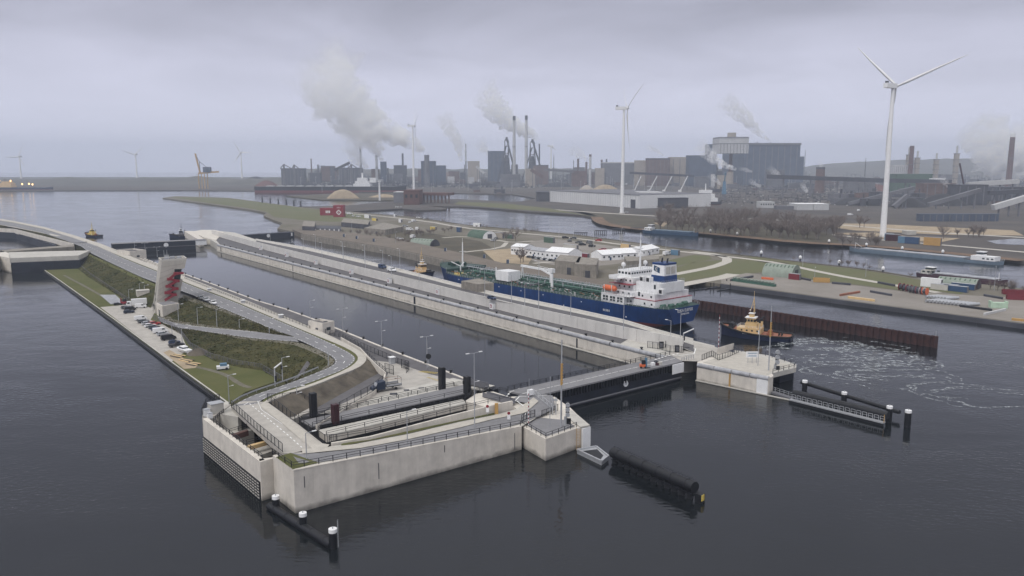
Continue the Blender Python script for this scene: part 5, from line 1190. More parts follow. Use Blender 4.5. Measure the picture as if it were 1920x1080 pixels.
for i,(x,y,L_,W_,mt,lb) in enumerate(((333,668,9,4,'cream','sheet of pale timber boards on the sand patch, upper left'),(349,676,9,3.5,'brown','brown timber boards in the middle of the sand patch'),(362,683,8,4,'cream','pale timber boards at the lower end of the sand patch'))):
    p=G(x,y,ZQ+.06); t=thing('timber_stack',lb,'timber',p)
    for k in range(4): m=MB(); m.box(p+Vector((.3*k-.5,.7*k-1,.03+.02*k)),(L_*.6,W_/5,.2),-.6+.05*k); m.build('board',M['cream'] if (k+i)%2 else M['earth'],t)
m=MB(); m.lathe(G(372,664,ZQ-.2),[(4.5,0),(3.2,1.0),(1.6,1.9),(.2,2.3)],9); one('soil_heap',m,M['earth'],'small dark soil heap beside the beached boat','heap')
t=thing('ground_panels','rows of grey blue panels lying on the grass beside the parking','panels',G(210,561,ZQ))
for k in range(6):
    q0,q1=G(190+k*4.4,553+.6*k*0,ZQ+.15),G(210+k*4.4,570-.0*k,ZQ+.15); m=MB(); m.bar(q0+Vector((k*.1,0,0)),q1,1.15,.25); m.build('panel',M['pipe_grey'],t)
# ================================================================ floating guide fenders and dolphins
def capped_pile(x,y,yt,r,label,group=None,z0=-2):
    p=G(x,y,0); zt_=ztop(p,yt); t=thing('mooring_pile',label,'pile',(p.x,p.y,0),group)
    m=MB(); m.sm=True; m.tube((p.x,p.y,z0),(p.x,p.y,zt_-.7),r,r,14); m.build('shaft',M['black'],t)
    m=MB(); m.sm=True; m.tube((p.x,p.y,zt_-.7),(p.x,p.y,zt_),r*1.02,r*1.0,14); m.build('cap',M['white'],t)
    m=MB(); m.tube((p.x,p.y,zt_),(p.x,p.y,zt_+.35),.12,.12,6); m.build('knob',M['galv'],t)
    return p
def big_pipe(name,label,a,b,r,cat='fender',mt='black',bands=0):
    t=thing(name,label,cat,(a.x,a.y,0)); m=MB(); m.sm=True; m.tube(a,b,r,r,16); m.build('pipe',M[mt],t); d=(b-a).normalized()
    for k in range(bands):
        q=a.lerp(b,(k+.5)/bands); m=MB(); m.sm=True; m.tube(q-d*.15,q+d*.15,r*1.07,r*1.07,16); m.build('band',M['rail'],t)
    return t
big_pipe('guide_fender','black tubular guide fender floating in front of the sharp near corner',G(506,949,.5) ,G(622,1022,.5),.85,bands=5)
capped_pile(518,957,929,.75,'white capped black pile nearest the corner wall of the lock head')
capped_pile(569,992,961,.75,'white capped black pile at the middle of the front guide fender')
pp_=capped_pile(625,1026,991,.8,'white capped black pile with a ladder at the outer end of the front guide fender')
m=MB()
for s in (-.25,.25): m.bar((pp_.x+.95,pp_.y+s,0),(pp_.x+.95,pp_.y+s,5.4),.06,.06)
for k in range(14): m.bar((pp_.x+.95,pp_.y-.25,.3+k*.36),(pp_.x+.95,pp_.y+.25,.3+k*.36),.05,.05)
one('ladder',m,M['galv'],'thin ladder on the outermost pile of the front guide fender','ladder')
# near right guide
a,b_=G(1149,866,0),G(1302,938,0); a.z=ztop(a,848); b_.z=ztop(b_,914)
t=big_pipe('guide_fender','large black tube fender on a piled frame beyond the near abutment',a,b_,1.25,bands=6)
m=MB(); m.bar(a+Vector((0,0,-1.7)),b_+Vector((0,0,-1.7)),1.0,.35); m.build('lower_beam',M['black'],t)
for k in range(12):
    q=a.lerp(b_,(k+.4)/12); m=MB(); m.box((q.x,q.y,-2),(1.5,1.2,q.z+1),math.radians(-36),.7); m.build('pile',M['black'],t)
for k in range(26):
    q=a.lerp(b_,(k+.5)/26); m=MB(); m.box((q.x,q.y+.3,q.z+1.2),(.09,.09,.55)); m.build('stanchion',M['rail'],t)
m=MB(); m.bar(a+Vector((0,.3,1.7)),b_+Vector((0,.3,1.7)),.06,.06); m.build('top_rail',M['rail'],t)
m=MB(); m.box((b_.x+.9,b_.y-.9,-.5),(1.6,1.4,2.4),-.8); m.build('end_block',M['black'],t)
for k in range(3): m=MB(); m.box((b_.x+1.1+.25*k,b_.y-1.95+.25*k,.6),(.18,.18,1.3),-.8); m.build('yellow_bar',M['yellow_paint'],t)
pc=GP([(1082,844),(1128,866),(1141,856),(1118,838)],.9)
t=thing('pontoon','grey steel pontoon with dark wells between the near abutment and the big tube fender','pontoon',(pc[0].x,pc[0].y,0)); m=MB(); m.prism(pc,-.5); m.build('hull',M['galv'],t)
m=MB(); m.prism([pc[i].lerp(pc[(i+2)%4],.16)+Vector((0,0,.02)) for i in range(4)],.5,bottom=False); m.build('well',M['black'],t)
for i in range(4): m=MB(); m.bar(pc[i]+Vector((0,0,.15)),pc[(i+1)%4]+Vector((0,0,.15)),.35,.4); m.build('coaming',M['galv'],t)
# right guide of the far head
a,b_=G(1488,752,0),G(1664,796,0); a.z=ztop(a,737); b_.z=ztop(b_,779)
t=big_pipe('guide_fender','thick black tube fender with a pale walkway beyond the far head',a,b_,1.05,bands=7)
dr=(b_-a); dr.z=0; dr.normalize(); fr_=Vector((dr.y,-dr.x,0))
m=MB(); m.bar(a+fr_*1.9+Vector((0,0,.9-a.z)),b_+fr_*1.9+Vector((0,0,.9-b_.z)),1.4,.35); m.build('walkway',M['galv'],t)
m=MB(); m.bar(a+fr_*2.4+Vector((0,0,.1-a.z)),b_+fr_*2.4+Vector((0,0,.1-b_.z)),.5,1.1); m.build('pontoon_side',M['black'],t)
for k in range(17):
    q=a.lerp(b_,(k+.5)/17)+fr_*1.4; m=MB(); q.z=1.1; hw=(b_-a).length/17*.36
    for s in (-hw,hw): m.bar(q+dr*s,q+dr*s+Vector((0,0,1.3)),.12,.12)
    m.bar(q-dr*hw+Vector((0,0,1.3)),q+dr*hw+Vector((0,0,1.3)),.12,.12); m.bar(q-dr*hw+Vector((0,0,.6)),q+dr*hw+Vector((0,0,.6)),.09,.09); m.build('frame',M['galv'],t)
m=MB(); m.bar(b_+fr_*2.2+Vector((0,0,1-b_.z)),b_+fr_*2.2+Vector((0,0,3.2-b_.z)),.15,.15); m.build('ladder',M['amber'],t)
a,b_=G(1502,731,0),G(1686,786,0); a.z=ztop(a,716.5); b_.z=ztop(b_,773)
big_pipe('guide_fender','thin black tube fender held between white capped piles beyond the far head',a,b_,.6,bands=3)
capped_pile(1508,737,713,.8,'white capped black pile nearest the far head')
capped_pile(1582,756,735,.8,'white capped black pile at the middle of the thin tube fender')
capped_pile(1666,792,761,.8,'white capped black pile at the outer end of the thick tube fender')
capped_pile(1701,800,769,.85,'lone white capped black pile standing free in the water at the right')
m=MB(); a,b_=G(1447,735,.4),G(1488,748,.4); m.bar(a,b_,2,.6); t=one('gangway',m,M['steel_mid'],'dark gangway from under the far head slab to the thick tube fender','gangway')
railing('railing','pale railing along the gangway under the far head slab',[a+Vector((0,.8,.3)),b_+Vector((0,.8,.3))],step=1.6,m=M['galv'],h=1.3)
# distant fender piles at the far left
for i,(x,y) in enumerate(((16,494),(20,499),(25,504))): capped_pile(x,y+3,y-5,.9,'white capped pile at the far left pier, '+('nearest the pier','middle one','outer one')[i])
big_pipe('guide_fender','short dark guide fender at the far left pier',G(10,493,.8),G(26,509,.8),1.0)
# ================================================================ rusty sheet pile wall
a,b_=G(1268,568,0),G(1753,652,0); zt_=4.7
a=G(1268,573.5,0)
t=thing('sheet_pile_wall','long rusty brown sheet pile wall standing in the water behind the tug','wall',(a.x,a.y,0))
L=(b_-a).length; n=50; d=(b_-a).normalized(); nn=Vector((d.y,-d.x,0)); w_=L/n
m=MB(); prof=[(-.5,.7),(-.28,.7),(-.18,-.1),(.18,-.1),(.28,.7),(.48,.7)]
vs=[]
for (u_,q) in prof: vs.append((u_*w_,-q))
pr=None
for k in range(n):
    if pr is None:
        mm=MB(); nv=len(prof)
        vv=[(x,y,z) for z in (-2.5,zt_) for x,y in vs]+[(x,y+.12,z) for z in (-2.5,zt_) for x,y in vs]
        fs=[(i,i+1,nv+i+1,nv+i) for i in range(nv-1)]+[(2*nv+i+1,2*nv+i,3*nv+i,3*nv+i+1) for i in range(nv-1)]+[(nv+i,nv+i+1,3*nv+i+1,3*nv+i) for i in range(nv-1)]
        mm.add(vv,fs); pr=mm.build('sheet_pile',M['rust'],t,local=True); o=pr
    else: o=pr.copy(); COL.objects.link(o)
    q=a+d*w_*(k+.5); o.location=q-t.location; o.rotation_euler=(0,0,math.atan2(d.y,d.x))
m=MB(); m.bar(a+Vector((0,0,zt_-.6))+nn*.15,b_+Vector((0,0,zt_-.6))+nn*.15,.3,.5); m.build('waling',M['rust'],t)
p=b_+Vector((0,0,0)); m=MB(); m.box(p+Vector((0,0,-1)),(1.2,1.6,zt_+1)); m.build('end_post',M['rust'],t); m=MB(); m.bar(p+Vector((0,0,zt_)),p+Vector((0,0,zt_+2)),.15,.15); m.build('end_marker',M['galv'],t)
# ================================================================ ships
class Ship:
    def __init__(s,name,label,cat,loc,hdg,group=None):
        s.t=thing(name,label,cat,loc,group); s.t.rotation_euler=(0,0,hdg)
    def part(s,name,m_,fn,parent=None,label=None):
        m=MB(); fn(m); o=m.build(name,m_,parent or s.t,local=True)
        if label: o['label']=label
        return o
    def box(s,name,m_,x0,x1,y0,y1,z0,z1,parent=None,taper=None):
        def f(m):
            k=taper or 0
            m.hexa([(x0,y0,z0),(x1,y0,z0),(x1,y1,z0),(x0,y1,z0)],[(x0+k,y0+k,z1),(x1-k,y0+k,z1),(x1-k,y1-k,z1),(x0+k,y1-k,z1)])
        return s.part(name,m_,f,parent)
    def hull(s,secs,mats,zb,deck=None,bow_cap=True,deckmat=None):
        """secs: (x, half width deck, half width waterline, deck z, bottom z); zb = boot line height"""
        def f(m):
            m.sm=True; lv=[]
            for x,wd_,ww_,zd,z0 in secs:
                zs=[z0,max(z0,zb)+.001,max(z0,zb)+(zd-max(z0,zb))*.45,zd]
                ws=[ww_*.96,lerp(ww_,wd_,.15),lerp(ww_,wd_,.55),wd_]
                lv.append([(x,-w_,z) for w_,z in zip(ws,zs)][::-1]+[(x,w_,z) for w_,z in zip(ws,zs)])
            n=8; base=[p for r in lv for p in r]; fs0=[]; fs1=[]
            for i in range(len(lv)-1):
                for j in range(n-1):
                    q=(i*n+j,i*n+j+1,(i+1)*n+j+1,(i+1)*n+j)
                    (fs1 if j in (2,4) else fs0).append(q[::-1])
            m.mi=0; m.add(base,fs0); o=m.mi; m.mi=1; m.add(base,fs1)
            m.mi=0; m.sm=False; m.add(lv[0],[(0,1,2,5,6,7)][0:1]); m.mi=1; m.add(lv[0],[(2,3,4,5)]); m.mi=0; m.add(lv[-1],[tuple(range(8))[::-1]])
        o=s.part('hull',mats,f)
        def g(m):
            m.add([(x,-w_+.02,z-.02) for x,w_,_,z,_ in secs]+[(x,w_-.02,z-.02) for x,w_,_,z,_ in secs],[(i,i+1,len(secs)+i+1,len(secs)+i) for i in range(len(secs)-1)])
        s.part('deck',deckmat or M['deck_green'],g); return o
    def rails(s,secs,h=1.1,inset=.15,m_=None,gap=2.2,name='bulwark_rail'):
        def f(m):
            for sg in (-1,1):
                pts=[Vector((x,sg*(w_-inset),z)) for x,w_,_,z,_ in secs]
                for k in (h,h*.5):
                    for a,b in zip(pts,pts[1:]): m.bar(a+Vector((0,0,k)),b+Vector((0,0,k)),.07,.07)
                L=poly_len(pts); n=int(L/gap)
                for i in range(n+1):
                    p,_=poly_at(pts,min(L-.01,L*i/n)); m.box(p,(.12,.12,h))
        return tag(s.part(name,m_ or M['galv'],f),kind='stuff')
HT=math.radians(130); SP_=Vector((76,346,0))
tk=Ship('tanker','blue hulled product tanker with green deck and white superstructure moored behind the dividing island','tanker',SP_,HT)
secs=[(0,10.8,6,8.7,1.6),(3,12.6,8,8.7,1.0),(10,14.4,11,8.7,-1),(22,15.7,14.5,8.5,-1),(40,16,16,8.3,-1),(100,16,16,8.2,-1),(148,16,15.8,8.3,-1),(160,14.9,12.5,8.6,-1),(160.2,14.9,12.5,10.9,-1),(170,11.5,7.5,11.2,-1),(177,7.5,3.2,11.5,-1),(183,1.2,.3,11.9,-1)]
tk.hull(secs,[M['blue_hull'],M['red_hull']],1.3)
tk.rails(secs[:9]); tk.rails(secs[9:],name='bow_rail',m_=M['pipe_green'])
W_=M['white_ship']
t1=tk.box('deckhouse',W_,6,33,-13.2,12.6,8.7,11.8)
tk.box('deckhouse',W_,7,32,-11.8,11.8,11.82,14.6); tk.box('deckhouse',W_,20,32,-11,11,14.62,17.4); tk.box('deckhouse',W_,21,32,-10.5,10.5,17.42,20.1)
br=tk.box('bridge',W_,23,31,-9.5,9.5,20.12,23.2); tk.box('engine_casing',W_,6.5,19.9,-8,9.5,14.62,19)
for x0,x1,y0,y1,z in ((6,33,-13.2,12.6,11.8),(20,32.5,-13.6,13.6,17.4)): tk.box('deck_edge',M['red'],x0-.1,x1+.1,y0-.1,y1+.1,z-.14,z+.012)
tk.box('bridge_wing',W_,25.5,30.5,-16,16,19.6,20.11); 
for sg in (-1,1):
    tk.box('wing_bulwark',W_,25.5,30.5,sg*16-.1,sg*16+.1,20.12,21.3); tk.box('wing_bulwark',W_,30.4,30.6,min(sg*9.7,sg*15.9),max(sg*9.7,sg*15.9),20.12,21.3)
    tk.part('wing_bracket',W_,lambda m: m.add([(29,sg*10.6,17.5),(29,sg*15.8,19.6),(29,sg*10.6,19.6),(28.5,sg*10.6,17.5),(28.5,sg*15.8,19.6),(28.5,sg*10.6,19.6)],[(0,1,2),(5,4,3),(0,3,4,1)]))
wi=None
def win(x,y,z,face,w_=1.0,h_=.9,parent=None):
    m=MB()
    if face=='y': m.box((x,y,z),(w_,.06,h_))
    else: m.box((x,y,z),(.06,w_,h_))
    return m.build('window',M['glass'],parent or tk.t,local=True)
for y in [-8.4+i*1.7 for i in range(11)]: win(31.04,y,21.4,'x',1.3,1.1,br); win(22.96,y,21.6,'x',1.0,.8,br)
for x in (24,26,28,30): win(x,9.54,21.5,'y',1.3,1.0,br)
for z,xs,y in ((18.4,(22.5,25,28,30.5),10.53),(15.6,(22.5,25.5,28.5),11.03),(12.8,(9,14,22,25.5,28.5),11.83),(9.6,(8,12,20),12.63)):
    for x in xs: win(x,y,z,'y',.9,.9)
for z,x in ((18.4,32.04),(15.6,32.04),(12.8,32.04)):
    for y in (-8,-4.5,-1,2.5,6): win(x,y,z,'x',.9,.9)
for x,z in ((9,16.5),(16,12.8)): win(x,9.53 if z>15 else 11.83,z,'y',1.1,1.9)
# side casing with three openings
sc_=tk.box('side_casing',W_,21.5,35.5,13.6,15.6,8.5,12.3); tk.box('side_casing',W_,21.5,35.5,-15.6,-13.6,8.5,12.3)
for x in (24,28.4,32.8):
    tk.box('opening',M['glass'],x-1.6,x+1.6,15.55,15.66,9.3,11.6,sc_)
    tk.box('frame_bar',W_,x-1.6,x+1.6,15.67,15.72,10.3,10.5,sc_); tk.box('frame_bar',W_,x-.1,x+.1,15.67,15.74,9.3,11.6,sc_)
tk.box('boat_deck',W_,18,35.5,11.9,15.8,12.32,12.5)
lb=tk.part('lifeboat',M['orange'],lambda m: (setattr(m,'sm',True),m.tube((28.3,14.5,15.0),(34.2,14.5,15.0),1.35,1.35,10),m.tube((34.2,14.5,15.0),(35.3,14.5,15.2),1.35,.5,10),m.tube((28.3,14.5,15.0),(27.3,14.5,15.1),1.35,.7,10)))
tk.part('davit',W_,lambda m: [m.bar((x,15.3,12.5),(x,15.9,16.6),.3,.3) or m.bar((x,15.9,16.6),(x,13,17.2),.3,.3) for x in (29,33.5)])
# funnel
fn_=tk.box('funnel',W_,8,15.5,-4.5,4.5,19.02,26.6,taper=.35)
tk.box('funnel_band',M['blue_hull'],7.95,15.55,-4.55,4.55,19.03,21.9,fn_,taper=.12); tk.box('funnel_top',M['blue_hull'],8.3,15.2,-4.2,4.2,26.62,27.5,fn_)
for k in range(4): tk.part('exhaust',M['rail'],lambda m: m.tube((9.5+k*1.5,(-1)**k*1.0,27.4),(9.2+k*1.5,(-1)**k*1.0,29.3),.35,.35,8),fn_)
def funnel_y(z): return 4.5-.35*(z-19)/8.6+.04
tk.part('flag_emblem',mat('emblem_blue',(.03,.09,.19),.5,var=0),lambda m: m.add([(x,funnel_y(z),z) for x,z in ((14.2,26.3),(10.8,25.4),(10.8,22.9),(14.2,24.0))],[(0,1,2,3),(3,2,1,0)]),fn_)
tk.part('emblem_mark',M['white'],lambda m: [m.add([(x,funnel_y(24.6)+.05,z-.5) for x,z in q],[(0,1,2,3),(3,2,1,0)]) for q in (((13.5,25.4),(12.9,26.0),(12.6,25.6),(13.0,25.3)),((13.5,25.4),(13.0,25.3),(12.6,24.6),(12.9,24.3)),((12.9,26.0),(11.8,25.8),(12.0,25.5),(12.6,25.6)),((12.9,24.3),(12.6,24.6),(12.0,24.5),(11.8,24.2)),((12.8,25.25),(12.1,25.15),(12.1,24.9),(12.8,25.0)))],fn_)
tk.box('louvre',M['concrete_top'],8.0,8.06,-3.2,-.4,22.6,25.9,fn_); tk.box('louvre',M['concrete_top'],8.0,8.06,.4,3.2,22.6,25.9,fn_)
for x,y,z in ((17,8.2,19.02),(13.2,8.3,19.02),(5.3,9,14.63)):
    u=tk.box('vent_housing',W_,x-1.2,x+1.2,y-1.2,y+1.2,z,z+2.4); tk.box('grille',M['rail'],x-.8,x+.8,y+1.21,y+1.26,z+.4,z+2.0,u)
tk.part('radar_mast',W_,lambda m: (m.tube((26,0,23.2),(26,0,36.5),.55,.25,8),m.bar((26,-3,29),(26,3,29),.25,.25),m.bar((26,-2,32.5),(26,2,32.5),.2,.2),m.bar((24.2,0,30.5),(27.8,0,30.5),.3,.3),m.bar((26,0,36.5),(26,0,40),.12,.12)))
tk.part('radar_scanner',W_,lambda m: (m.bar((27.2,-1.8,31.1),(27.2,1.8,31.1),.3,.35),m.bar((26.4,-1.5,33.4),(26.4,1.5,33.4),.3,.3)))
for x,y in ((29.5,7.5),(28,-6)): tk.part('radome',W_,lambda m: (setattr(m,'sm',True),m.lathe((x,y,23.2),[(.2,0),(.2,1.2),(.9,1.5),(1.1,2.2),(.8,3.0),(.1,3.3)],12)))
def railbox(m,x0,x1,y0,y1,z,h=1.1):
    c_=[Vector(q) for q in ((x0,y0,z),(x1,y0,z),(x1,y1,z),(x0,y1,z),(x0,y0,z))]
    for a,b in zip(c_,c_[1:]):
        for k in (h,h/2): m.bar(a+Vector((0,0,k)),b+Vector((0,0,k)),.06,.06)
        n=max(1,int((b-a).length/1.5))
        for i in range(n): m.box(a.lerp(b,i/n),(.07,.07,h))
tag(tk.part('deck_rails',M['galv'],lambda m: (railbox(m,23,31,-9.4,9.4,23.2),railbox(m,6.6,19.8,-7.9,9.4,19.0),railbox(m,18.2,35.3,12,15.7,12.5),railbox(m,20.2,31.8,-10.9,10.9,17.4),railbox(m,7.1,31.9,-11.7,11.7,14.6))),kind='stuff')
# poop equipment
for x,y,r in ((2.5,6,.9),(3,-4,1.0),(4.5,9,.7),(2,1,.8)): tk.part('winch',M['pipe_green'],lambda m: (m.tube((x,y-1.4,9.6),(x,y+1.4,9.6),r,r,8),m.box((x,y,8.7),(1.6,3.4,.5))))
text_mesh('ELKA ELEFSIS',1.9,M['white'],tk.t,(-.12,-.6,7.2),(math.pi/2,0,-math.pi/2),'ship_name'); text_mesh('MONROVIA',1.1,M['white'],tk.t,(-.05,-.6,5.6),(math.pi/2,0,-math.pi/2),'home_port'); text_mesh('IMO',.6,M['white'],tk.t,(.02,-.6,4.6),(math.pi/2,0,-math.pi/2),'small_text')
bpy.data.objects.remove([o for o in bpy.data.objects if o.name=='small_text'][0])
# cargo deck
pr=None
for k in range(36):
    x=39+k*3.35; w_=14.3 if x<148 else 12.6
    if abs(x-93)<5: continue
    if pr is None:
        mm=MB()
        for a,b in (((0,-14.3,.7),(0,-5,1.3)),((0,14.3,.7),(0,5,1.3)),((0,-5,1.3),(0,5,1.3))): mm.bar(a,b,.5,.8)
        pr=mm.build('deck_frame',M['pipe_green'],tk.t,local=True); o=pr
    else: o=pr.copy(); COL.objects.link(o)
    o.location=(x,0,8.3); o.scale=(1,w_/14.3,1)
for i,y in enumerate((-3.6,-2.4,-1.2,1.4,2.6,3.8,7.5,-7.5)): tk.part('cargo_pipe',M['pipe_green'] if i%3 else M['deck_green'],lambda m: (setattr(m,'sm',True),m.tube((38,y,10.2),(156-abs(y)*2,y,10.2),.38,.38,8)))
def cat(m):
    m.bar((34,0,11.6),(160,0,11.6),1.4,.2)
    for sg in (-.75,.75):
        m.bar((34,sg,12.7),(160,sg,12.7),.07,.07)
        for k in range(60): m.box((34+k*2.1,sg,11.6),(.1,.1,1.1))
    for k in range(30): m.box((36+k*4.2,0,8.3),(.3,.3,3.3))
tag(tk.part('catwalk',M['galv'],cat),kind='stuff')
for i in range(7): tk.part('manifold',M['pipe_green'] if i%2 else M['steel_mid'],lambda m: (m.tube((88+i*1.7,-12.6,9.8),(88+i*1.7,12.6,9.8),.4,.4,8),m.tube((88+i*1.7,12.6,9.8),(88+i*1.7,13.2,9.8),.7,.7,10),m.box((88+i*1.7,12,8.3),(.5,.5,1.2))))
for x,y in ((60,9),(72,-9),(82,9),(106,-9),(120,8),(134,-8)): tk.part('tank_hatch',M['deck_green'],lambda m: (m.tube((x,y,8.3),(x,y,10.6),.9,.9,10),m.box((x+2,y,8.3),(1.4,1.4,1.6))))
for k in range(16): tk.part('vent_post',M['galv'],lambda m: m.tube((44+k*6.8,-6 if k%2 else 6,8.3),(44+k*6.8,-6 if k%2 else 6,11.9),.18,.3,6))
def bits(m):
    r_=random.Random(len([o for o in bpy.data.objects if o.name[:13]=='deck_fittings']))
    for i in range(190):
        x=r_.uniform(38,158); y=r_.uniform(-13.5,13.5); q=r_.random()
        if q<.5: m.box((x,y,8.3),(r_.uniform(.3,.9),r_.uniform(.3,1.2),r_.uniform(.5,1.9)))
        elif q<.8: m.bar((x,y,9+r_.random()),(x+r_.uniform(-4,4),y,9+r_.random()),.18,.18)
        else: m.tube((x,y,8.3),(x,y,8.3+r_.uniform(.8,2.6)),.16,.16,5)
for mt_ in ('galv','deck_green','brown','shed_light'): tag(tk.part('deck_fittings',M[mt_],bits),kind='stuff')
# midship crane, store house, foremast
tk.box('store_house',W_,103.5,113.5,6.5,15,9.9,15.0); 
for x in (104,113):
    for y in (7,14.5): tk.box('leg',M['deck_green'],x-.3,x+.3,y-.3,y+.3,8.3,9.88)
cr=tk.part('crane_post',W_,lambda m: (m.tube((84,2,8.3),(84,2,15.5),1.1,.9,12),m.box((84,2,15.5),(3,2.4,2.2))))
tk.part('crane_jib',W_,lambda m: (m.bar((85,2,16.6),(108,2,17.0),.9,1.1),m.bar((84,2,17.5),(95,2,18.2),.15,.15)))
tk.part('hose_crane',W_,lambda m: (m.tube((76,9,8.3),(76,9,16),.8,.6,10),m.bar((76,9,15.6),(82,11.5,18.5),.7,.7)))
tk.part('jib_rest',W_,lambda m: (m.bar((107,1,8.3),(107,1.8,16.2),.3,.3),m.bar((107,3,8.3),(107,2.2,16.2),.3,.3)))
tk.part('vent_mast',W_,lambda m: m.tube((121,9,8.3),(121,9,15.5),.4,.3,8))
tk.part('foremast',W_,lambda m: (m.tube((164,0,11),(164,0,25.5),.6,.3,8),m.bar((164,-2.4,20),(164,2.4,20),.2,.2),m.bar((164,0,25.5),(164,0,28),.12,.12)))
for x,y in ((168,4),(168,-4),(173,2.5),(173,-2.5)): tk.part('windlass',M['deck_green'],lambda m: (m.tube((x,y-1.2,12.2),(x,y+1.2,12.2),.9,.9,8),m.box((x,y,11.1),(2,2.6,.7))))
tk.part('small_crane',W_,lambda m: (m.bar((158,6,8.4),(158,6,12.5),.5,.5),m.bar((158,6,12.3),(163,9,14.6),.35,.35),m.bar((158,6,12.3),(160,2,14),.3,.3)))
tk.box('yellow_cover',M['yellow_paint'],149,154,8,13.5,8.35,9.3)
tk.part('bow_marking',M['white'],lambda m: [m.box((30+k*.9,16.02,4.2),(.35,.05,1.0)) for k in range(5)]); 
for x in (20,48,60,75,92,110,128,146): tk.part('fairlead_mark',M['white'],lambda m: m.box((x,16.02 if x>25 else 15.65,6.3 if x%20 else 3),(.6,.05,.5)))
# ---------------------------------------------------------------- tugs
def tug(loc,hdg,label,group,k=1.0,hs='cream'):
    s=Ship('tug_boat',label,'tug',loc,hdg,group); s.t.scale=(k,)*3
    sx=[(-15.5,3.6,3.0,2.0,.2),(-14.5,5.0,4.2,2.0,-.5),(-8,5.7,5.4,1.9,-.5),(0,5.8,5.6,2.1,-.5),(6,5.7,5.0,2.8,-.5),(11,4.6,3.2,3.8,-.5),(14,2.8,1.2,4.4,-.5),(15.6,.7,.2,4.7,-.5)]
    s.hull(sx,[M['navy_hull'],M['navy_hull']],.2,deckmat=M['brown'])
    def fend(m):
        for sg in (-1,1):
            pts=[(x,sg*(w_+.1),z+.35) for x,w_,_,z,_ in sx]; m.pipe([Vector(p) for p in pts],.42,6)
        m.tube((-15.6,-3.6,2.3),(-15.6,3.6,2.3),.45,.45,6); m.tube((15.7,-.8,4.9),(15.7,.8,4.9),.6,.6,6)
    s.part('rubber_fender',M['tyre'],fend)
    C_=M[hs]
    s.box('deckhouse',C_,-2.5,8,-3.3,3.3,2.2,4.5); s.box('upper_deckhouse',C_,-.5,4.6,-2.3,2.3,4.52,6.6)
    w=s.box('wheelhouse',C_,.4,4.2,-2.0,2.0,6.62,9.0,taper=-.2); s.box('window',M['glass'],.25,4.35,-2.15,2.15,7.4,8.6,w); s.box('roof',M['white'],0,4.8,-2.5,2.5,9.02,9.25,w)
    for x in (1.0,2.3,3.6): s.box('window_post',C_,x,x+.25,2.16,2.22,7.4,8.6,w); s.box('window_post',C_,x,x+.25,-2.22,-2.16,7.4,8.6,w)
    s.box('top_cabin',C_,1.2,3.2,-1.0,1.0,9.27,10.8); s.box('roof',M['white'],.9,3.5,-1.4,1.4,10.82,11.05)
    s.part('mast',C_,lambda m: (m.bar((1.2,.8,10.9),(1.6,.1,18),.25,.25),m.bar((1.2,-.8,11.6),(1.6,-.1,18),.25,.25),m.bar((3,0,11.6),(1.7,0,17),.2,.2),m.bar((1.4,-1.4,15),(1.4,1.4,15),.2,.2),m.bar((1.6,0,18),(1.6,0,21),.12,.12)))
    s.part('radar_scanner',M['white'],lambda m: (m.bar((3,-1.1,12.4),(3,1.1,12.4),.25,.3),m.bar((3,0,11.9),(3,0,12.4),.2,.2)))
    for sg in (-1,1):
        f=s.part('funnel',C_,lambda m: m.tube((-1.8,sg*2.4,4.4),(-1.8,sg*2.4,7.2),.55,.5,10)); s.part('exhaust',M['black'],lambda m: m.pipe([Vector((-1.8,sg*2.4,7.1)),Vector((-1.8,sg*2.4,8.6)),Vector((-2.8,sg*2.4,9.4))],.4,8),f)
    s.part('towing_winch',M['black'],lambda m: (m.tube((11,-1.6,5.0),(11,1.6,5.0),1.1,1.1,10),m.box((11,0,3.6),(2.4,4,.9)))); s.part('aft_winch',M['brown'],lambda m: (m.tube((-6,-1.4,3.4),(-6,1.4,3.4),.9,.9,10),m.box((-6,0,2),(2.4,3.6,.8))))
    s.part('towing_bitts',M['black'],lambda m: [m.tube((x,y,2),(x,y,3.2),.25,.25,8) for x in (-10,-11.2) for y in (-1,1)])
    for x in (-1.5,.8,3.1,5.4): 
        for sg in (-1,1): s.box('porthole',M['glass'],x,x+.8,*sorted((sg*3.28,sg*3.35)),3.2,3.9)
    for sg in (-1,1): s.box('cabin_door',M['white'],-2.2,-1.5,*sorted((sg*3.28,sg*3.36)),2.3,4.1)
    s.part('deck_rails',M['white'],lambda m: railbox(m,-2.4,7.9,-3.2,3.2,4.5,1.0))
    s.part('name_lettering',M['white'],lambda m: [m.box((x,y,2.35),(.32,.06,.42)) for y in (5.86,) for x in [4.6-.5*k for k in range(12) if k != 5]])
    return s
pb=G(1356,628,0).lerp(G(1480,643,0),.5)+Vector((1,2.6,0))
tug(pb,math.radians(150.5),'navy blue tug with cream wheelhouse and white wake, off the far head','escort tugs with the tanker',.92)
tug(G(788,519,0)+Vector((0,2,0)),math.radians(-52),'small escort tug with cream mast ahead of the tanker in the middle lock','escort tugs with the tanker',.9)
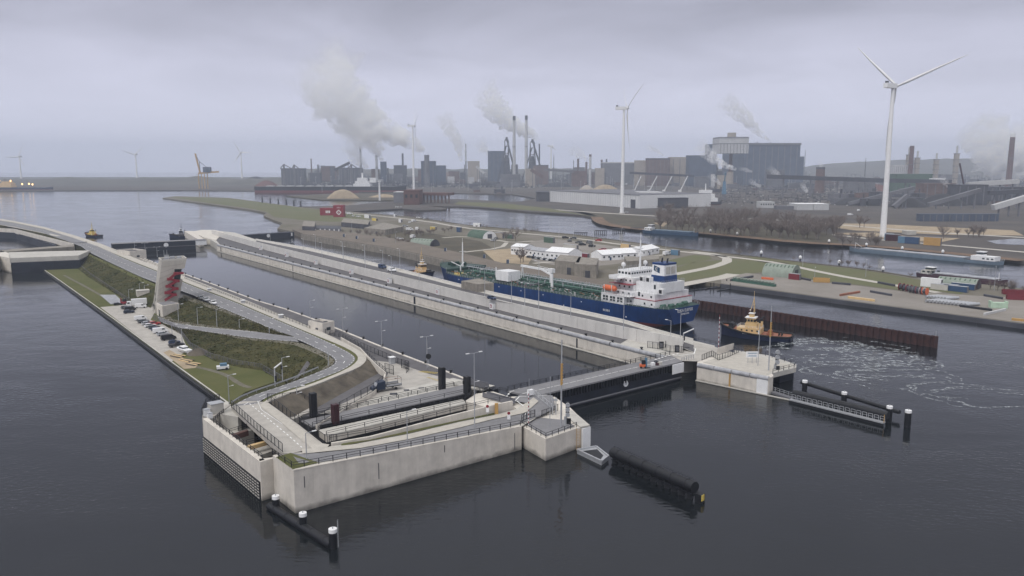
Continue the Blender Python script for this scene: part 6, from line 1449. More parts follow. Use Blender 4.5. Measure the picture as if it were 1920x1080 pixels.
# ---------------------------------------------------------------- barges
def barge(a,b,wd_,label,hm,hatch,house_at_a,house_mat,hh=1.0,z_=2.2,group='inland barges',crane=False,nh=7):
    d=b-a; L=d.length; 
    if not house_at_a: d=-d; o=b
    else: o=a
    s=Ship('barge',label,'barge',(o.x,o.y,0),math.atan2(d.y,d.x),group); w=wd_/2
    sx=[(0,w*.7,w*.5,z_+.5,-.3),(3,w,w*.9,z_+.3,-.5),(L*.15,w,w,z_,-.5),(L*.88,w,w,z_,-.5),(L*.95,w*.8,w*.6,z_+.8,-.5),(L,.5,.2,z_+1.4,-.5)]
    s.hull(sx,[hm,hm],.3,deckmat=M['steel_dark'])
    x0,x1=L*.2,L*.9
    s.box('coaming',hm,x0,x1,-w*.8,w*.8,z_-.1,z_+.9)
    for i in range(nh): s.box('hatch_cover',hatch,x0+(x1-x0)*(i+.03)/nh,x0+(x1-x0)*(i+.97)/nh,-w*.82,w*.82,z_+.92,z_+1.35+(.15 if i%2 else 0))
    s.box('cabin',house_mat,3,L*.165,-w*.75,w*.75,z_+.2,z_+2.9*hh); c_=s.box('wheelhouse',house_mat,L*.10,L*.10+4.5,-w*.5,w*.5,z_+2.92*hh,z_+5.4*hh)
    s.box('window',M['glass'],L*.10-.05,L*.10+4.55,-w*.52,w*.52,z_+3.9*hh,z_+4.9*hh,c_); s.box('roof',M['white'],L*.10-.4,L*.10+5,-w*.58,w*.58,z_+5.42*hh,z_+5.6*hh,c_)
    n=max(3,int(L*.1/3))
    for i in range(n):
        for sg in (-1,1): s.box('cabin_window',M['glass'],4+i*3,5.6+i*3,*sorted((sg*w*.74,sg*w*.765)),z_+1.2,z_+2.2)
    s.part('bow_mast',M['white'],lambda m: (m.tube((L-5,0,z_),(L-5,0,z_+5),.2,.12,6),m.bar((L-5,0,z_+5),(L-11,0,z_+1.5),.2,.2) if crane else None))
    s.rails([(q[0],q[1],0,q[3],0) for q in sx[:3]],h=1.0,gap=2.5,m_=M['white'])
    s.box('car_deck',M['steel_mid'],L*.165+.5,L*.2-.5,-w*.6,w*.6,z_+.05,z_+.6)
    return s
lblue=mat('barge_blue',(.16,.22,.28),.6,var=.12,scale=.2,streak=.2)
s=barge(G(1593,470,0),G(1878,497,0),11.4,'long pale blue inland barge with a white stern house sailing in the north canal',lblue,M['galv'],False,M['white'],1.15,crane=True,nh=9)
s=barge(G(1722,517,0),G(1889,535,0),9.5,'older barge with maroon hold moored behind the pipe yard',mat('maroon',(.07,.03,.045),.6),M['galv'],True,M['concrete_top'],.8,2.0)
s=barge(G(1208,436,0),G(1309,443,0),11,'blue inland barge at the north bank left of the bare trees',mat('barge_navy',(.03,.07,.13),.5),lblue,True,M['white'],1.1,2.8,nh=6)
# dolphins in the north canal
i=0
for x,y in ((1089,441),(1126,437),(1160,434),(1194,432)):
    p=G(x,y,0); t=thing('mooring_dolphin',('long low timber dolphin in the north canal, '+('farthest left','second from left','third from left','next to the blue barge')[i]),'dolphin',p,'dolphins in the north canal'); i+=1
    m=MB(); m.box(p+Vector((0,0,2.3)),(14,3,.8),-.15); m.build('deck',M['steel_dark'],t)
    for k in range(7): m=MB(); m.tube(p+Vector((-6+2*k,.9-.3*k,-1)),p+Vector((-6+2*k,.9-.3*k,2.3)),.4,.4,6); m.build('pile',M['steel_dark'],t)
def canal_post(x,y,label,big=True):
    p=G(x,y,0); t=thing('canal_dolphin',label,'dolphin',p,'white topped posts in the north canal'); m=MB(); m.tube(p-Vector((0,0,1)),p+Vector((0,0,3.6)),.7,.7,8); m.build('pile',M['steel_dark'],t)
    m=MB(); m.lathe(p+Vector((0,0,3.6)),[(.9,0),(1.1,.6),(1.0,1.5),(.5,2.1),(.1,2.3)],10); m.build('cap',M['white'],t)
for k,(x,y) in enumerate(((1332,440),(1382,446),(1554,461),(1624,468),(1691,475),(1767,482))): canal_post(x,y,'white topped canal post at the north bank, '+ORD[k]+' from the bare trees side')
for k,(x,y) in enumerate(((1427,484),(1500,494),(1573,503),(1655,516))): canal_post(x,y,'white topped canal post at the near bank, '+ORD[k]+' towards the moored barge')
for x0,y0,x1,y1,lb in ((1290,545,1350,538,'left'),(1322,542,1372,530,'middle'),(1345,545,1375,540,'right')):
    a,b_=G(x0,y0,.3),G(x1,y1,.3); t=thing('jetty',f'thin dark floating boom with posts in the small harbour, {lb} one','jetty',a); m=MB(); m.bar(a,b_,.8,.4); m.build('deck',M['steel_dark'],t)
    for k in (.2,.8): q=a.lerp(b_,k); m=MB(); m.tube(q-Vector((0,0,1)),q+Vector((0,0,3)),.25,.25,6); m.build('pile',M['black'],t)
# distant ships
def far_ship(x0,x1,y,hm,label,house=None,yt=None,top=None,z=6,w_=30):
    a,b=G(x0,y,0),G(x1,y,0); s=Ship('cargo_ship',label,'ship',(a.x,a.y,0),0); L=(b-a).length; k=mpp(a)
    sx=[(0,w_*.35,w_*.3,z,-1),(L*.05,w_/2,w_/2,z,-1),(L*.92,w_/2,w_/2,z,-1),(L,1,.5,z*1.15,-1)]
    s.hull(sx,[hm,M['red_hull']],z*.35,deckmat=M['steel_mid']); return s,L,k
s,L,k=far_ship(480,762,360.5,M['black'],'long black and red bulk carrier unloading at the far ore quay',z=16,w_=40)
def stack_house(s,x,k,wpx,rows,z0,mt,wd_=24):
    z=z0
    for i,(wf,h) in enumerate(rows): s.box('deckhouse',mt,x-wpx*k*wf/2,x+wpx*k*wf/2,-wd_/2+i,wd_/2-i,z,z+h*k); z+=h*k+.02
    return z
z=stack_house(s,L*.71,k,32,((1,5),(.8,5),(.55,6)),16,M['white_ship']); s.box('funnel',M['white_ship'],L*.76,L*.80,-4,4,z-9*k,z); s.box('mast',M['white'],L*.705,L*.715,-1,1,z,z+9*k)
for i in range(9): s.box('hatch_cover',M['shed_light'],L*(.08+i*.065),L*(.12+i*.065),-12,12,16,18)
s,L,k=far_ship(-6,100,357,M['navy_hull'],'distant dredger with lit deck lamps at the far left edge',z=9,w_=24)
z=stack_house(s,L*.20,k,24,((1,4),(.9,4),(.6,3)),9,M['cream']); s.box('mast',M['steel_mid'],L*.14,L*.16,-1,1,z,z+5*k)
lampm=mat('deck_lamp',(1,.62,.25),.5,var=0,emit=3)
for f,zz in ((.50,7),(.62,8),(.68,6),(.10,17),(.30,17)): s.part('deck_lamp',lampm,lambda m: m.lathe((L*f,-11,9+zz*k*.6),[(.1,0),(2.2,2),(2.2,4),(.1,6)],8))
s,L,k=far_ship(1215,1352,386,M['steel_dark'],'bulk ship with white stern house behind the long white shed',z=8,w_=28)
z=stack_house(s,L*.78,k,42,((1,7),(.75,7),(.5,7)),8,M['white_ship'],20); s.box('mast',M['white_ship'],L*.775,L*.785,-1,1,z,z+12*k)
# ================================================================ wind turbines
def turbine(base,hubz,R,yawdeg,phi0,label,phis=(0,120,240),k=1.0):
    t=thing('wind_turbine',label,'wind turbine',base,'wind turbines'); W=M['white']
    m=MB(); m.sm=True; m.tube(base,(base.x,base.y,hubz-1.5),2.9*k,1.6*k,20); m.build('tower',W,t)
    m=MB(); m.tube(base-Vector((0,0,.5)),base+Vector((0,0,.8)),4.5*k,4.5*k,16); m.build('foundation',M['concrete_top'],t)
    ya=math.radians(yawdeg); ax=Vector((math.cos(ya),math.sin(ya),0)); h=Vector((-math.sin(ya),math.cos(ya),0)); up=Vector((0,0,1)); c=Vector((base.x,base.y,hubz))
    m=MB(); m.bar(c-ax*12*k,c+ax*3.4*k,4.2*k,4.4*k); n_=m.build('nacelle',W,t)
    m=MB(); m.bar(c-ax*10*k+up*2.4*k,c-ax*10*k+up*4.0*k,3*k,1.2*k); m.build('cooler',M['steel_dark'],n_)
    hub=c+ax*5.2*k; m=MB(); m.sm=True; m.tube(c+ax*3.4*k,hub+ax*.5,1.9*k,1.7*k,14); m.tube(hub+ax*.5,hub+ax*2.6*k,1.7*k,.3,14); m.build('hub',W,t)
    for ph in phis:
        a=math.radians(phi0+ph); d=h*math.sin(a)+up*math.cos(a); tn=h*math.cos(a)-up*math.sin(a)
        m=MB(); m.sm=True; rows=[]
        for f,ch,th,tw in ((0,2.0,1.8,0),(.04,2.0,1.6,0),(.16,3.6,.9,.45),(.3,3.2,.6,.3),(.6,2.1,.35,.12),(.85,1.2,.2,.04),(1,.25,.08,0)):
            q=hub+d*(R*f)+ax*(R*.11*f*f); e=tn*math.cos(tw)+ax*math.sin(tw); g=ax*math.cos(tw)-tn*math.sin(tw)
            rows.append([q+e*ch*.35*k,q+g*th*.5*k,q-e*ch*.65*k,q-g*th*.5*k])
        m.add([p for r in rows for p in r],[(i*4+j,(i+1)*4+j,(i+1)*4+(j+1)%4,i*4+(j+1)%4) for i in range(6) for j in range(4)]); m.build('blade',W,t)
def wt(x,y,yh,Rpx,yaw,phi,label,dist=None,phis=(0,120,240)):
    b=G(x,y,ZL) if dist is None else GD(x,dist,20); hz__=ztop(b,yh); turbine(b,hz__,Rpx*mpp(b),yaw,phi,label,phis,max(1,(hz__)/150) if dist is None else 1.25)
wt(1655,445,161,128,31,-70,'nearest and largest white wind turbine standing by the sandy ground beyond the north canal')
wt(1166,400,203,84,6,176,'white wind turbine in front of the long white shed, one blade hanging down')
wt(776,357,236,56,8,168,'white wind turbine behind the brick pumping station')
wt(40,337,294,25,-90,28,'distant hazy wind turbine at the far left over the dredger',3300)
wt(257,332,290,26,-90,50,'distant hazy wind turbine above the dunes, middle one of the three on the left',3400)
wt(454,327,286,24,-90,-28,'distant hazy wind turbine right of the orange crane',3400)
wt(1033,341,274,20,10,5,'small hazy wind turbine right of the blast furnaces',3300)
# ================================================================ steelworks
def bld(x0,x1,yt,yb,mt,label,cat='building',name='plant_building',depth=None,roof=None,ribs=0,z=ZL,dist=None,rz=0,wins=0):
    """block whose near face spans two photo columns"""
    c=G((x0+x1)/2,yb,z) if dist is None else GD((x0+x1)/2,dist,z)
    w_=(x1-x0)*mpp(c); h=max(2,ztop(c,yt)-z); dp=depth or max(8,w_*.5)
    t=thing(name,label,cat,c); m=MB(); m.box((c.x,c.y+dp/2,z-.5),(w_,dp,h+.5),rz); m.build('wall',M[mt],t)
    m=MB(); m.box((c.x,c.y+dp/2,z+h+.02),(w_*1.02,dp*1.02,max(.4,h*.05)),rz); m.build('roof',M[roof or mt],t)
    for i in range(ribs):
        m=MB(); m.box((c.x-w_/2+w_*(i+.5)/ribs,c.y-.3,z),(w_/ribs*.12,.5,h*.97)); m.build('rib',M['steel_mid'],t)
    for i in range(wins): m=MB(); m.box((c.x-w_/2+w_*(i+.5)/wins,c.y-.12,z+h*.5),(w_/wins*.45,.2,h*.25)); m.build('window',M['glass'],t)
    return t,c,w_,h
def stack(x,yb,yt,wpx,mt,label,cap=None,flare=0,lean=1.0,dist=None):
    c=G(x,yb,ZL) if dist is None else GD(x,dist,ZL); z1=ztop(c,yt); r=wpx*mpp(c)/2
    t=thing('chimney',label,'chimney',c); m=MB(); m.sm=True; m.tube(c,(c.x,c.y,z1),r*1.25,r*(1+flare),14); m.build('shaft',M[mt],t)
    m=MB(); m.sm=True; m.tube((c.x,c.y,z1-(z1-c.z)*.06),(c.x,c.y,z1+1),r*(1.06+flare),r*(1.06+flare),14); m.build('cap_ring',M[cap or mt],t)
    m=MB(); zz=lerp(c.z,z1,.55); m.sm=True; m.tube((c.x,c.y,zz),(c.x,c.y,zz+2),r*1.35,r*1.35,14); m.build('platform',M['steel_mid'],t)
    return c,z1
DSB='building'
bld(528,570,317,347,'steel_dark','dark ore handling bridge building on stilts behind the bulk carrier',ribs=6)
bld(595,600,311,326,'steel_mid','pale pair of hazy silos, left one'); bld(602,609,311,326,'steel_mid','pale pair of hazy silos, right one')
bld(617,628,314,345,'steel_dark','dark transfer tower at the foot of the sloping conveyor')
bld(637,678,316,345,'steel_dark','long dark coke works building below the leftmost steam',ribs=5)
bld(714,725,305,345,'steel_blue','short blue quenching tower under the white steam beside the pale stack')
bld(790,817,304,348,'steel_blue','blue stepped building under the smoking cooling tower, taller part',ribs=3); bld(817,836,312,347,'steel_blue','lower blue extension right of the smoking cooling tower')
bld(877,899,304,316,'shed_beige','small reddish beige building on the skyline left of the silo block',dist=3300)
bld(915,945,286,345,'steel_blue','tall blue ribbed silo block left of the twin chimneys',ribs=4)
bld(1130,1190,306,330,'steel_mid','long grey green rolling mill shed left of the beige hall',roof='shed_light',dist=3000)
bld(1190,1213,303,334,'shed_beige','beige hall section between the grey shed and the red brown hall',dist=2900)
bld(1213,1255,299,333,'steel_brown','red brown hall with framed windows and dark roof',roof='steel_dark',dist=2850,ribs=6)
bld(1255,1292,297,331,'shed_beige','beige hall with slanted ribs right of the red brown hall',dist=2900,ribs=3)
bld(1290,1340,294,335,'steel_blue','dark blue hall left of the water tower',dist=2800)
bld(1322,1342,274,332,'steel_blue','dark slab of the steel plant showing left of the water tower',dist=3000)
bld(1393,1497,272,338,'steel_blue','huge blue grey steel plant hall with a pale roof edge',roof='steel_mid',ribs=9,dist=2900,depth=300)
bld(1497,1505,296,338,'steel_blue','narrow sloping end bay of the huge steel plant hall',dist=2900)
bld(1673,1702,311,325,'shed_light','white ribbed filter building behind the second brown chimney',ribs=8,dist=2600)
bld(1680,1746,328,342,'green_sheet','flat green shed in front of the second brown chimney',dist=2000)
bld(1746,1770,336,345,'white','low white cabins right of the green shed',dist=1900)
bld(1440,1470,320,340,'steel_mid','grey block below the huge hall',dist=2400)
bld(1000,1028,311,346,'steel_brown','brown sinter plant building right of the blast furnaces',roof='steel_dark')
bld(985,1003,318,350,'shed_beige','pale yellowish building at the foot of the twin chimneys')
bld(938,976,328,351,'steel_mid','grey block in front of the tall silo block')
bld(1116,1133,317,350,'shed_beige','pale square block right of the tall light chimney'); bld(1072,1100,322,350,'steel_brown','brown block left of the tall light chimney')
bld(1303,1330,332,352,'steel_mid','grey striped stack of racks left of the blue crane',ribs=7)
bld(1333,1340,328,352,'shed_light','narrow pale green tower left of the blue crane')
bld(1346,1362,330,356,'shed_beige','ochre block beside the blue harbour crane')
# chimneys
stack(585,345,298,2.2,'steel_brown','thin dark chimney left of the pale silos')
stack(677.5,345,277,3.5,'steel_mid','grey double chimney rising in the left steam cloud','steel_brown')
stack(707,345,291,4.5,'shed_light','pale chimney between the left steam clouds','steel_mid')
stack(801,330,291,9,'steel_mid','squat cooling tower with a dense white plume',dist=2700)
stack(874,345,270,2,'steel_mid','thin chimney under a faint steam column left of the silo block')
C1=stack(964,345,218,5.2,'shed_light','left one of the two tall pale chimneys beside the blast furnaces','steel_dark')
C2=stack(986.5,345,217,5,'shed_light','right one of the two tall pale chimneys, between the blast furnaces','steel_dark')
stack(1011,345,270,2.6,'steel_dark','thin dark chimney right of the second blast furnace')
stack(1083.5,345,298,3,'steel_brown','short flared brown chimney, first right of the blast furnaces',flare=.4)
stack(1099,345,304,3.4,'steel_brown','short dark chimney just left of the tall light one',flare=.2)
stack(1106,350,290,4.4,'shed_light','tall light banded chimney behind the sand piles','steel_brown')
stack(1127.5,345,300,2.8,'steel_brown','short flared brown chimney right of the tall light one',flare=.3)
stack(1310,345,302,3,'steel_brown','thin reddish chimney left of the water tower')
stack(1536,362,314,15,'steel_brown','squat brown cooling tower with a white puff, left of the big turbine','steel_dark')
stack(1704.5,352,274,7.5,'brick','dark brown brick chimney just right of the nearest wind turbine')
stack(1890,352,251,8.5,'brick','tall brown brick chimney with white top at the right edge','white')
for x,yt in ((1411,268),(1416,266),(1434,268),(1441,267)): stack(x,345,yt,1.6,'steel_mid','thin roof flue of the huge hall at '+{1411: 'its left end',1416: 'its left end, second',1434: 'its middle',1441: 'its middle, second'}[x],dist=2920)
# water tower
c=G(1368,352,ZL); k=mpp(c); t=thing('water_tower','huge pale box shaped water tower on a single brown stem','water tower',c)
zb,zt_,zk=ztop(c,288),ztop(c,260),ztop(c,251)
m=MB(); m.sm=True; m.tube(c,(c.x,c.y,ztop(c,322)),6.5*k,5.8*k,16); m.build('base',M['shed_beige'],t)
m=MB(); m.sm=True; m.tube((c.x,c.y,ztop(c,322)),(c.x,c.y,zb),3.4*k,3.2*k,14); m.build('stem',M['steel_brown'],t)
m=MB(); m.box((c.x-2*k,c.y,zb),(54*k,50*k,zt_-zb)); m.build('tank',M['shed_light'],t); m=MB(); m.box((c.x-2*k,c.y,zt_),(55*k,51*k,2.5*k),0,.96); m.build('roof',M['steel_mid'],t)
m=MB(); m.sm=True; m.tube((c.x,c.y,zt_+2*k),(c.x,c.y,zk+2*k),8*k,8*k,14); m.build('roof_drum',M['shed_beige'],t)
m=MB(); m.box((c.x-2*k,c.y,lerp(zb,zt_,.62)),(54.6*k,50.6*k,1.2*k)); m.build('band',M['steel_mid'],t)
for i in range(9): m=MB(); m.box((c.x-2*k+(i-4)*6*k,c.y-25.2*k,zb),(.8*k,.5*k,(zt_-zb)*.6)); m.build('rib',M['steel_mid'],t)
# blast furnaces
def furnace(x,yb,yt,wpx,label,seed):
    rnd=random.Random(seed); c=G(x,yb,ZL); k=mpp(c); H=ztop(c,yt)-ZL; t=thing('blast_furnace',label,'blast furnace',c); Dm=M['steel_dark']
    def q(u,v,w_=0): return Vector((c.x+u*k,c.y+w_*k,ZL+v*H))
    m=MB(); m.sm=True; m.tube(q(0,0),q(0,.35),wpx*.28*k,wpx*.30*k,14); m.tube(q(0,.35),q(0,.62),wpx*.30*k,wpx*.14*k,14); m.build('shell',Dm,t)
    for s in (-1,1):
        m=MB(); m.tube(q(s*wpx*.12,.6),q(s*wpx*.16,.92),.9*k,.8*k,6); m.tube(q(s*wpx*.16,.92),q(0,.99),.8*k,.8*k,6); m.build('uptake',Dm,t)
    m=MB(); m.tube(q(0,.97),q(wpx*.55,.42),1.4*k,1.6*k,8); m.build('downcomer',Dm,t)
    for i in range(4): m=MB(); m.box(q(0,.35+.15*i),(wpx*(.62-.1*i)*k,wpx*.5*k,1.0*k)); m.build('platform',M['steel_mid'],t)
    m=MB()
    for s in (-.3,.3):
        for w_ in (-.3,.3): m.bar(q(s*wpx,0,w_*wpx),q(s*wpx*.5,.93,w_*wpx*.4),1*k,1*k)
    for i in range(5): m.bar(q(-.3*wpx*(1-i*.1),i*.18,-.3*wpx),q(.3*wpx*(1-i*.1),(i+1)*.18,-.3*wpx),.6*k,.6*k)
    m.build('frame',Dm,t)
    m=MB(); m.box(q(0,.92),(4*k,4*k,H*.08)); m.build('top_house',Dm,t)
    m=MB(); m.bar(q(-wpx*.8,.02),q(-1,.8),2*k,2*k); m.build('skip_bridge',Dm,t)
    for i in range(3): m=MB(); m.sm=True; u=wpx*(.5+.18*i); m.tube(q(u,0,4),q(u,.4,4),2.4*k,2.4*k,12); m.lathe(q(u,.4,4),[(2.4*k,0),(1.6*k,1.6*k),(.1,2.2*k)],12); m.build('stove',M['steel_mid'],t)
furnace(950,345,257,22,'dark blast furnace left of the twin pale chimneys',1); furnace(998,345,261,26,'dark blast furnace right of the twin pale chimneys',2)
# cranes
def conveyor(p,q,wd,label,mt='steel_dark',legs=4,name='conveyor',cat='conveyor'):
    t=thing(name,label,cat,(p.x,p.y,0)); m=MB(); m.bar(p,q,wd,wd*.9); m.build('gallery',M[mt],t)
    for i in range(legs): a=p.lerp(q,(i+.6)/legs); m=MB(); m.bar(Vector((a.x,a.y,ZL)),a,wd*.22,wd*.22); m.build('leg',M['steel_mid'],t)
def PZ(x,dist,y):
    b=GD(x,dist,0); return Vector((b.x,b.y,ztop(b,y)))
for a,b,dist,w_,lb,mt in (((628,319),(657,305),2700,9,'sloping conveyor rising to the right over the coke works','steel_dark'),((1437,331),(1640,338),1800,10,'long dark horizontal conveyor gallery behind the big turbine','steel_dark'),((1640,338),(1780,341),1800,10,'long dark conveyor gallery right of the big turbine','steel_dark'),((1860,389),(1935,366),1100,8,'pale sloping conveyor tube at the right edge','shed_light'),((1740,384),(1835,356),1300,7,'dark sloping conveyor in the sinter plant at the right','steel_mid'),((1590,382),(1712,352),1400,6,'thin sloping conveyor crossing behind the big turbine','steel_mid'),((1675,388),(1700,366),1300,7,'short dark chute with white top beside the coal heaps','steel_mid'),((1810,346),(1905,340),1500,9,'pale ribbed horizontal tube leading to the right chimney','shed_light'),((995,318),(1018,332),2600,12,'reddish sloping conveyor right of the blast furnaces','steel_brown'),((893,312),(908,325),2700,8,'pale sloping chute left of the silo block','shed_light'),((1850,362),(1935,358),1300,8,'dark horizontal gallery at the right edge','steel_dark'),((1020,318),(1075,322),2600,8,'long low pipe bridge right of the brown sinter plant','steel_mid'),((1180,324),(1300,330),2300,7,'long dark pipe bridge in front of the halls','steel_dark')):
    conveyor(PZ(a[0],dist,a[1]),PZ(b[0],dist,b[1]),w_,lb,mt)
c=G(385,354,ZL); k=mpp(c); t=thing('harbour_crane','orange and blue ship unloader with raised boom on the far left quay','crane',c)
def q(x,y,w_=0): b=Vector((c.x+(x-385)*k,c.y+w_,0)); return Vector((b.x,b.y,ztop(b,y)))
for x in (376,387):
    for w_ in (-10,14): m=MB(); m.bar(q(x,354,w_),q(x,325,w_),2.2,2.2); m.build('leg',M['amber'],t)
m=MB(); m.bar(q(374,325),q(412,322),4,5); m.build('girder',M['amber'],t); m=MB(); m.bar(q(377,324),q(370,288),4,4); m.build('boom',M['amber'],t)
m=MB(); m.bar(q(384,318),q(397,318),14,16); m.build('machine_house',M['steel_blue'],t); m=MB(); m.bar(q(377,303),q(400,322),1.2,1.2); m.bar(q(377,303),q(377,325),1.5,1.5); m.bar(q(371,292),q(377,303),1,1); m.build('tie',M['steel_blue'],t)
c=G(1357,374,ZL); t=thing('harbour_crane','blue slewing harbour crane beside the ship behind the white shed','crane',c); k=mpp(c)
m=MB(); m.box(c,(7*k,7*k,10*k),0,.7); m.build('portal',M['steel_mid'],t); m=MB(); m.box(c+Vector((0,0,10*k)),(7*k,7*k,24*k),0,.6); m.build('tower',M['skyblue'],t); m=MB(); m.bar(c+Vector((0,0,30*k)),c+Vector((-1*k,-8*k,50*k)),2*k,2*k); m.build('jib',M['skyblue'],t)
for i,(x,x2) in enumerate(((1188,1201),(1216,1231),(1244,1259),(1274,1288))):
    a=G(x,374,2); t=thing('deck_crane','white ship crane with raised boom behind the white shed, '+ORD[i]+' from the left','crane',a,'white deck cranes behind the shed'); k=mpp(a)
    m=MB(); m.box(a,(5*k,5*k,18*k)); m.build('pedestal',M['white_ship'],t); z1=ztop(a,360)
    for s in (-1,1): m=MB(); m.bar((a.x,a.y+s*1.2*k,z1),(a.x+(x2-x)*k,a.y+s*.6*k,ztop(a,330)),.9*k,1.2*k); m.build('boom',M['white_ship'],t)
for x,w_,yt in ((534,14,308),(553,10,309),(728-68,12,308),(668,0,0)):
    if w_:
        p=PZ(x,2650,322); t=thing('grab_crane',{534: 'spidery hazy unloader crane above the ore bridge, left',553: 'spidery hazy unloader crane above the ore bridge, right',660: 'hazy crane right of the sloping conveyor'}[x],'crane',(p.x,p.y,ZL)); m=MB(); m.bar((p.x,p.y,ZL),PZ(x,2650,yt),5,5); m.build('mast',M['steel_mid'],t); m=MB(); m.bar(PZ(x-w_*.5,2650,yt+8),PZ(x,2650,yt),2.5,2.5); m.bar(PZ(x,2650,yt),PZ(x+w_,2650,yt+8),2.5,2.5); m.build('jib',M['steel_mid'],t)
for x,yb,yt,lb in ((1700,335,276,'pale distillation column behind the second brown chimney, tallest left'),(1716,332,283,'pale distillation column just right of the second brown chimney'),(1752,330,287,'pale thin distillation column on the skyline'),(1789,328,273,'tall pale scaffolded column left of the right steam cloud')):
    b=GD(x,2700,ZL); k=mpp(b); t=thing('distillation_column',lb,'column',b); z1=ztop(b,yt); m=MB(); m.box(b,(7*k,7*k,(z1-ZL)*.8)); m.build('frame',M['shed_beige'],t); m=MB(); m.sm=True; m.tube(b,(b.x,b.y,z1),2.2*k,1.8*k,10); m.build('column',M['shed_light'],t)
    for i in range(5): m=MB(); m.box((b.x,b.y,lerp(ZL,z1,.2+.15*i)),(9*k,8*k,1*k)); m.build('platform',M['steel_mid'],t)
for x,yb,yt,lb in ((1620,352,296,'dark lattice mast left of the nearest turbine'),(1507,338,281,'thin tower crane at the right end of the huge hall'),(1038,345,290,'leaning thin crane jib right of the blast furnaces')):
    b=G(x,yb,ZL); z1=ztop(b,yt); t=thing('lattice_mast',lb,'mast',b); k=mpp(b); m=MB()
    for s in (-1,1): m.bar((b.x+s*1.3*k,b.y,ZL),(b.x,b.y,z1),.5*k,.5*k)
    for i in range(8): m.bar((b.x-1.2*k*(1-i/8),b.y,lerp(ZL,z1,i/8)),(b.x+1.2*k*(1-i/8),b.y,lerp(ZL,z1,(i+1)/8)),.35*k,.35*k)
    m.build('lattice',M['steel_dark'],t)
# generic plant clutter, heaps
rnd=random.Random(11); GL=['grey flat roofed steelworks building in the hazy clutter of the plant','brown steelworks building in the hazy clutter of the plant','small pale cabin in the hazy clutter of the plant','dark transfer house in the hazy clutter of the plant']
proto={}
def clutter(mt,kind,c,sx,sy,sz,rz):
    key=(mt,kind)
    if key not in proto:
        t=thing('plant_building',GL[kind],'building',(0,0,0),'minor buildings of the steelworks'); m=MB(); m.box((0,0,-.02),(1,1,1)); m.build('wall',M[mt],t,local=True); m=MB(); m.box((0,0,.98),(1.03,1.03,.05)); m.build('roof',M['steel_mid' if kind != 2 else 'shed_light'],t,local=True)
        if kind==3: m=MB(); m.tube((.2,.2,1),(.2,.2,1.7),.07,.07,6); m.build('flue',M['steel_dark'],t,local=True)
        proto[key]=Proto(t)
    r,_=proto[key].place(c,rz,GL[kind]); r.scale=(sx,sy,sz)
for i in range(240):
    x=rnd.uniform(560,1920); y=rnd.choice([rnd.uniform(336,350),rnd.uniform(342,366)]) if x>880 else rnd.uniform(336,349)
    if 1000<x<1300 and y>352: continue
    c=G(x,y,ZL); k=mpp(c); kind=rnd.choice([0,0,1,1,3,2]); tall=i%3==0 and x<1360; hp=(rnd.uniform(15,28) if tall else rnd.uniform(2,9))*(.5 if kind==2 else 1); wp=rnd.uniform(5,26)*(.4 if kind==2 else 1)
    clutter({0: 'steel_mid',1: 'steel_brown',2: 'shed_light',3: 'steel_dark'}[kind],kind,GD(x,rnd.uniform(3000,3400),ZL) if tall else c,wp*k*(1.25 if tall else 1),rnd.uniform(5,14)*k*.8,hp*k,rnd.uniform(-.2,.2))
for i in range(40):
    x=rnd.uniform(1560,1920); y=rnd.uniform(362,388); c=G(x,y,ZL); k=mpp(c)
    clutter(rnd.choice(['steel_dark','steel_brown','steel_mid']),rnd.choice([0,1,3]) if False else 3,c,rnd.uniform(8,34)*k,rnd.uniform(5,14)*k,rnd.uniform(4,14)*k,rnd.uniform(-.3,.3))
for i in range(100):
    x=rnd.uniform(560,1900); c=G(x,rnd.uniform(338,362),ZL); k=mpp(c); key=('mast',0)
    if key not in proto:
        t=thing('light_mast','','mast',(0,0,0)); m=MB(); m.tube((0,0,0),(0,0,1),.02,.014,5); m.build('pole',M['galv'],t,local=True); m=MB(); m.box((0,0,1),(.1,.06,.03)); m.build('lamp_head',M['white'],t,local=True); proto[key]=Proto(t)
    proto[key].place(c,0,'thin floodlight mast standing in the steelworks',scale=(16*k),group='floodlight masts of the steelworks')
# pipe racks, gantries, catwalks and flues that nobody could count
m=MB()
for i in range(4600):
    x=rnd.uniform(540,1920); y=rnd.uniform(335,352) if x<1330 else rnd.uniform(337,384)
    if 1007<x<1300 and y>345: continue
    if x>1330 and y>360 and rnd.random()<.45-(x-1500)*.001: continue
    c=G(x,y,ZL); k=mpp(c); h=rnd.uniform(1,7)*k*(1.5 if y<342 else 1); q=rnd.random()
    if q<.35: m.box(c,(rnd.uniform(.4,.9)*k,.6*k,h*rnd.choice((1,1,1.8))))
    elif q<.7: w_=rnd.uniform(4,22)*k; m.box(c+Vector((0,0,h)),(w_,1.0*k,.7*k)); m.box(c+Vector((-w_*.4,0,0)),(.4*k,.4*k,h)); m.box(c+Vector((w_*.4,0,0)),(.4*k,.4*k,h))
    elif q<.85: m.bar(c+Vector((0,0,.3*k)),c+Vector((rnd.uniform(-12,12)*k,0,h)),.9*k,.8*k)
    else: m.box(c,(rnd.uniform(1.5,5)*k,2*k,h*.5))
tag(m.build('pipe_racks',M['steel_dark']),kind='stuff')
m=MB()
for i in range(700):
    x=rnd.uniform(560,1920); y=rnd.uniform(340,354) if x<1330 else rnd.uniform(342,388)
    if 1007<x<1300 and y>345: continue
    c=G(x,y,ZL); k=mpp(c); m.box(c+Vector((0,0,rnd.uniform(0,3)*k)),(rnd.uniform(.8,4)*k,1*k,rnd.uniform(.5,1.4)*k))
tag(m.build('plant_oddments',M['shed_light']),kind='stuff')
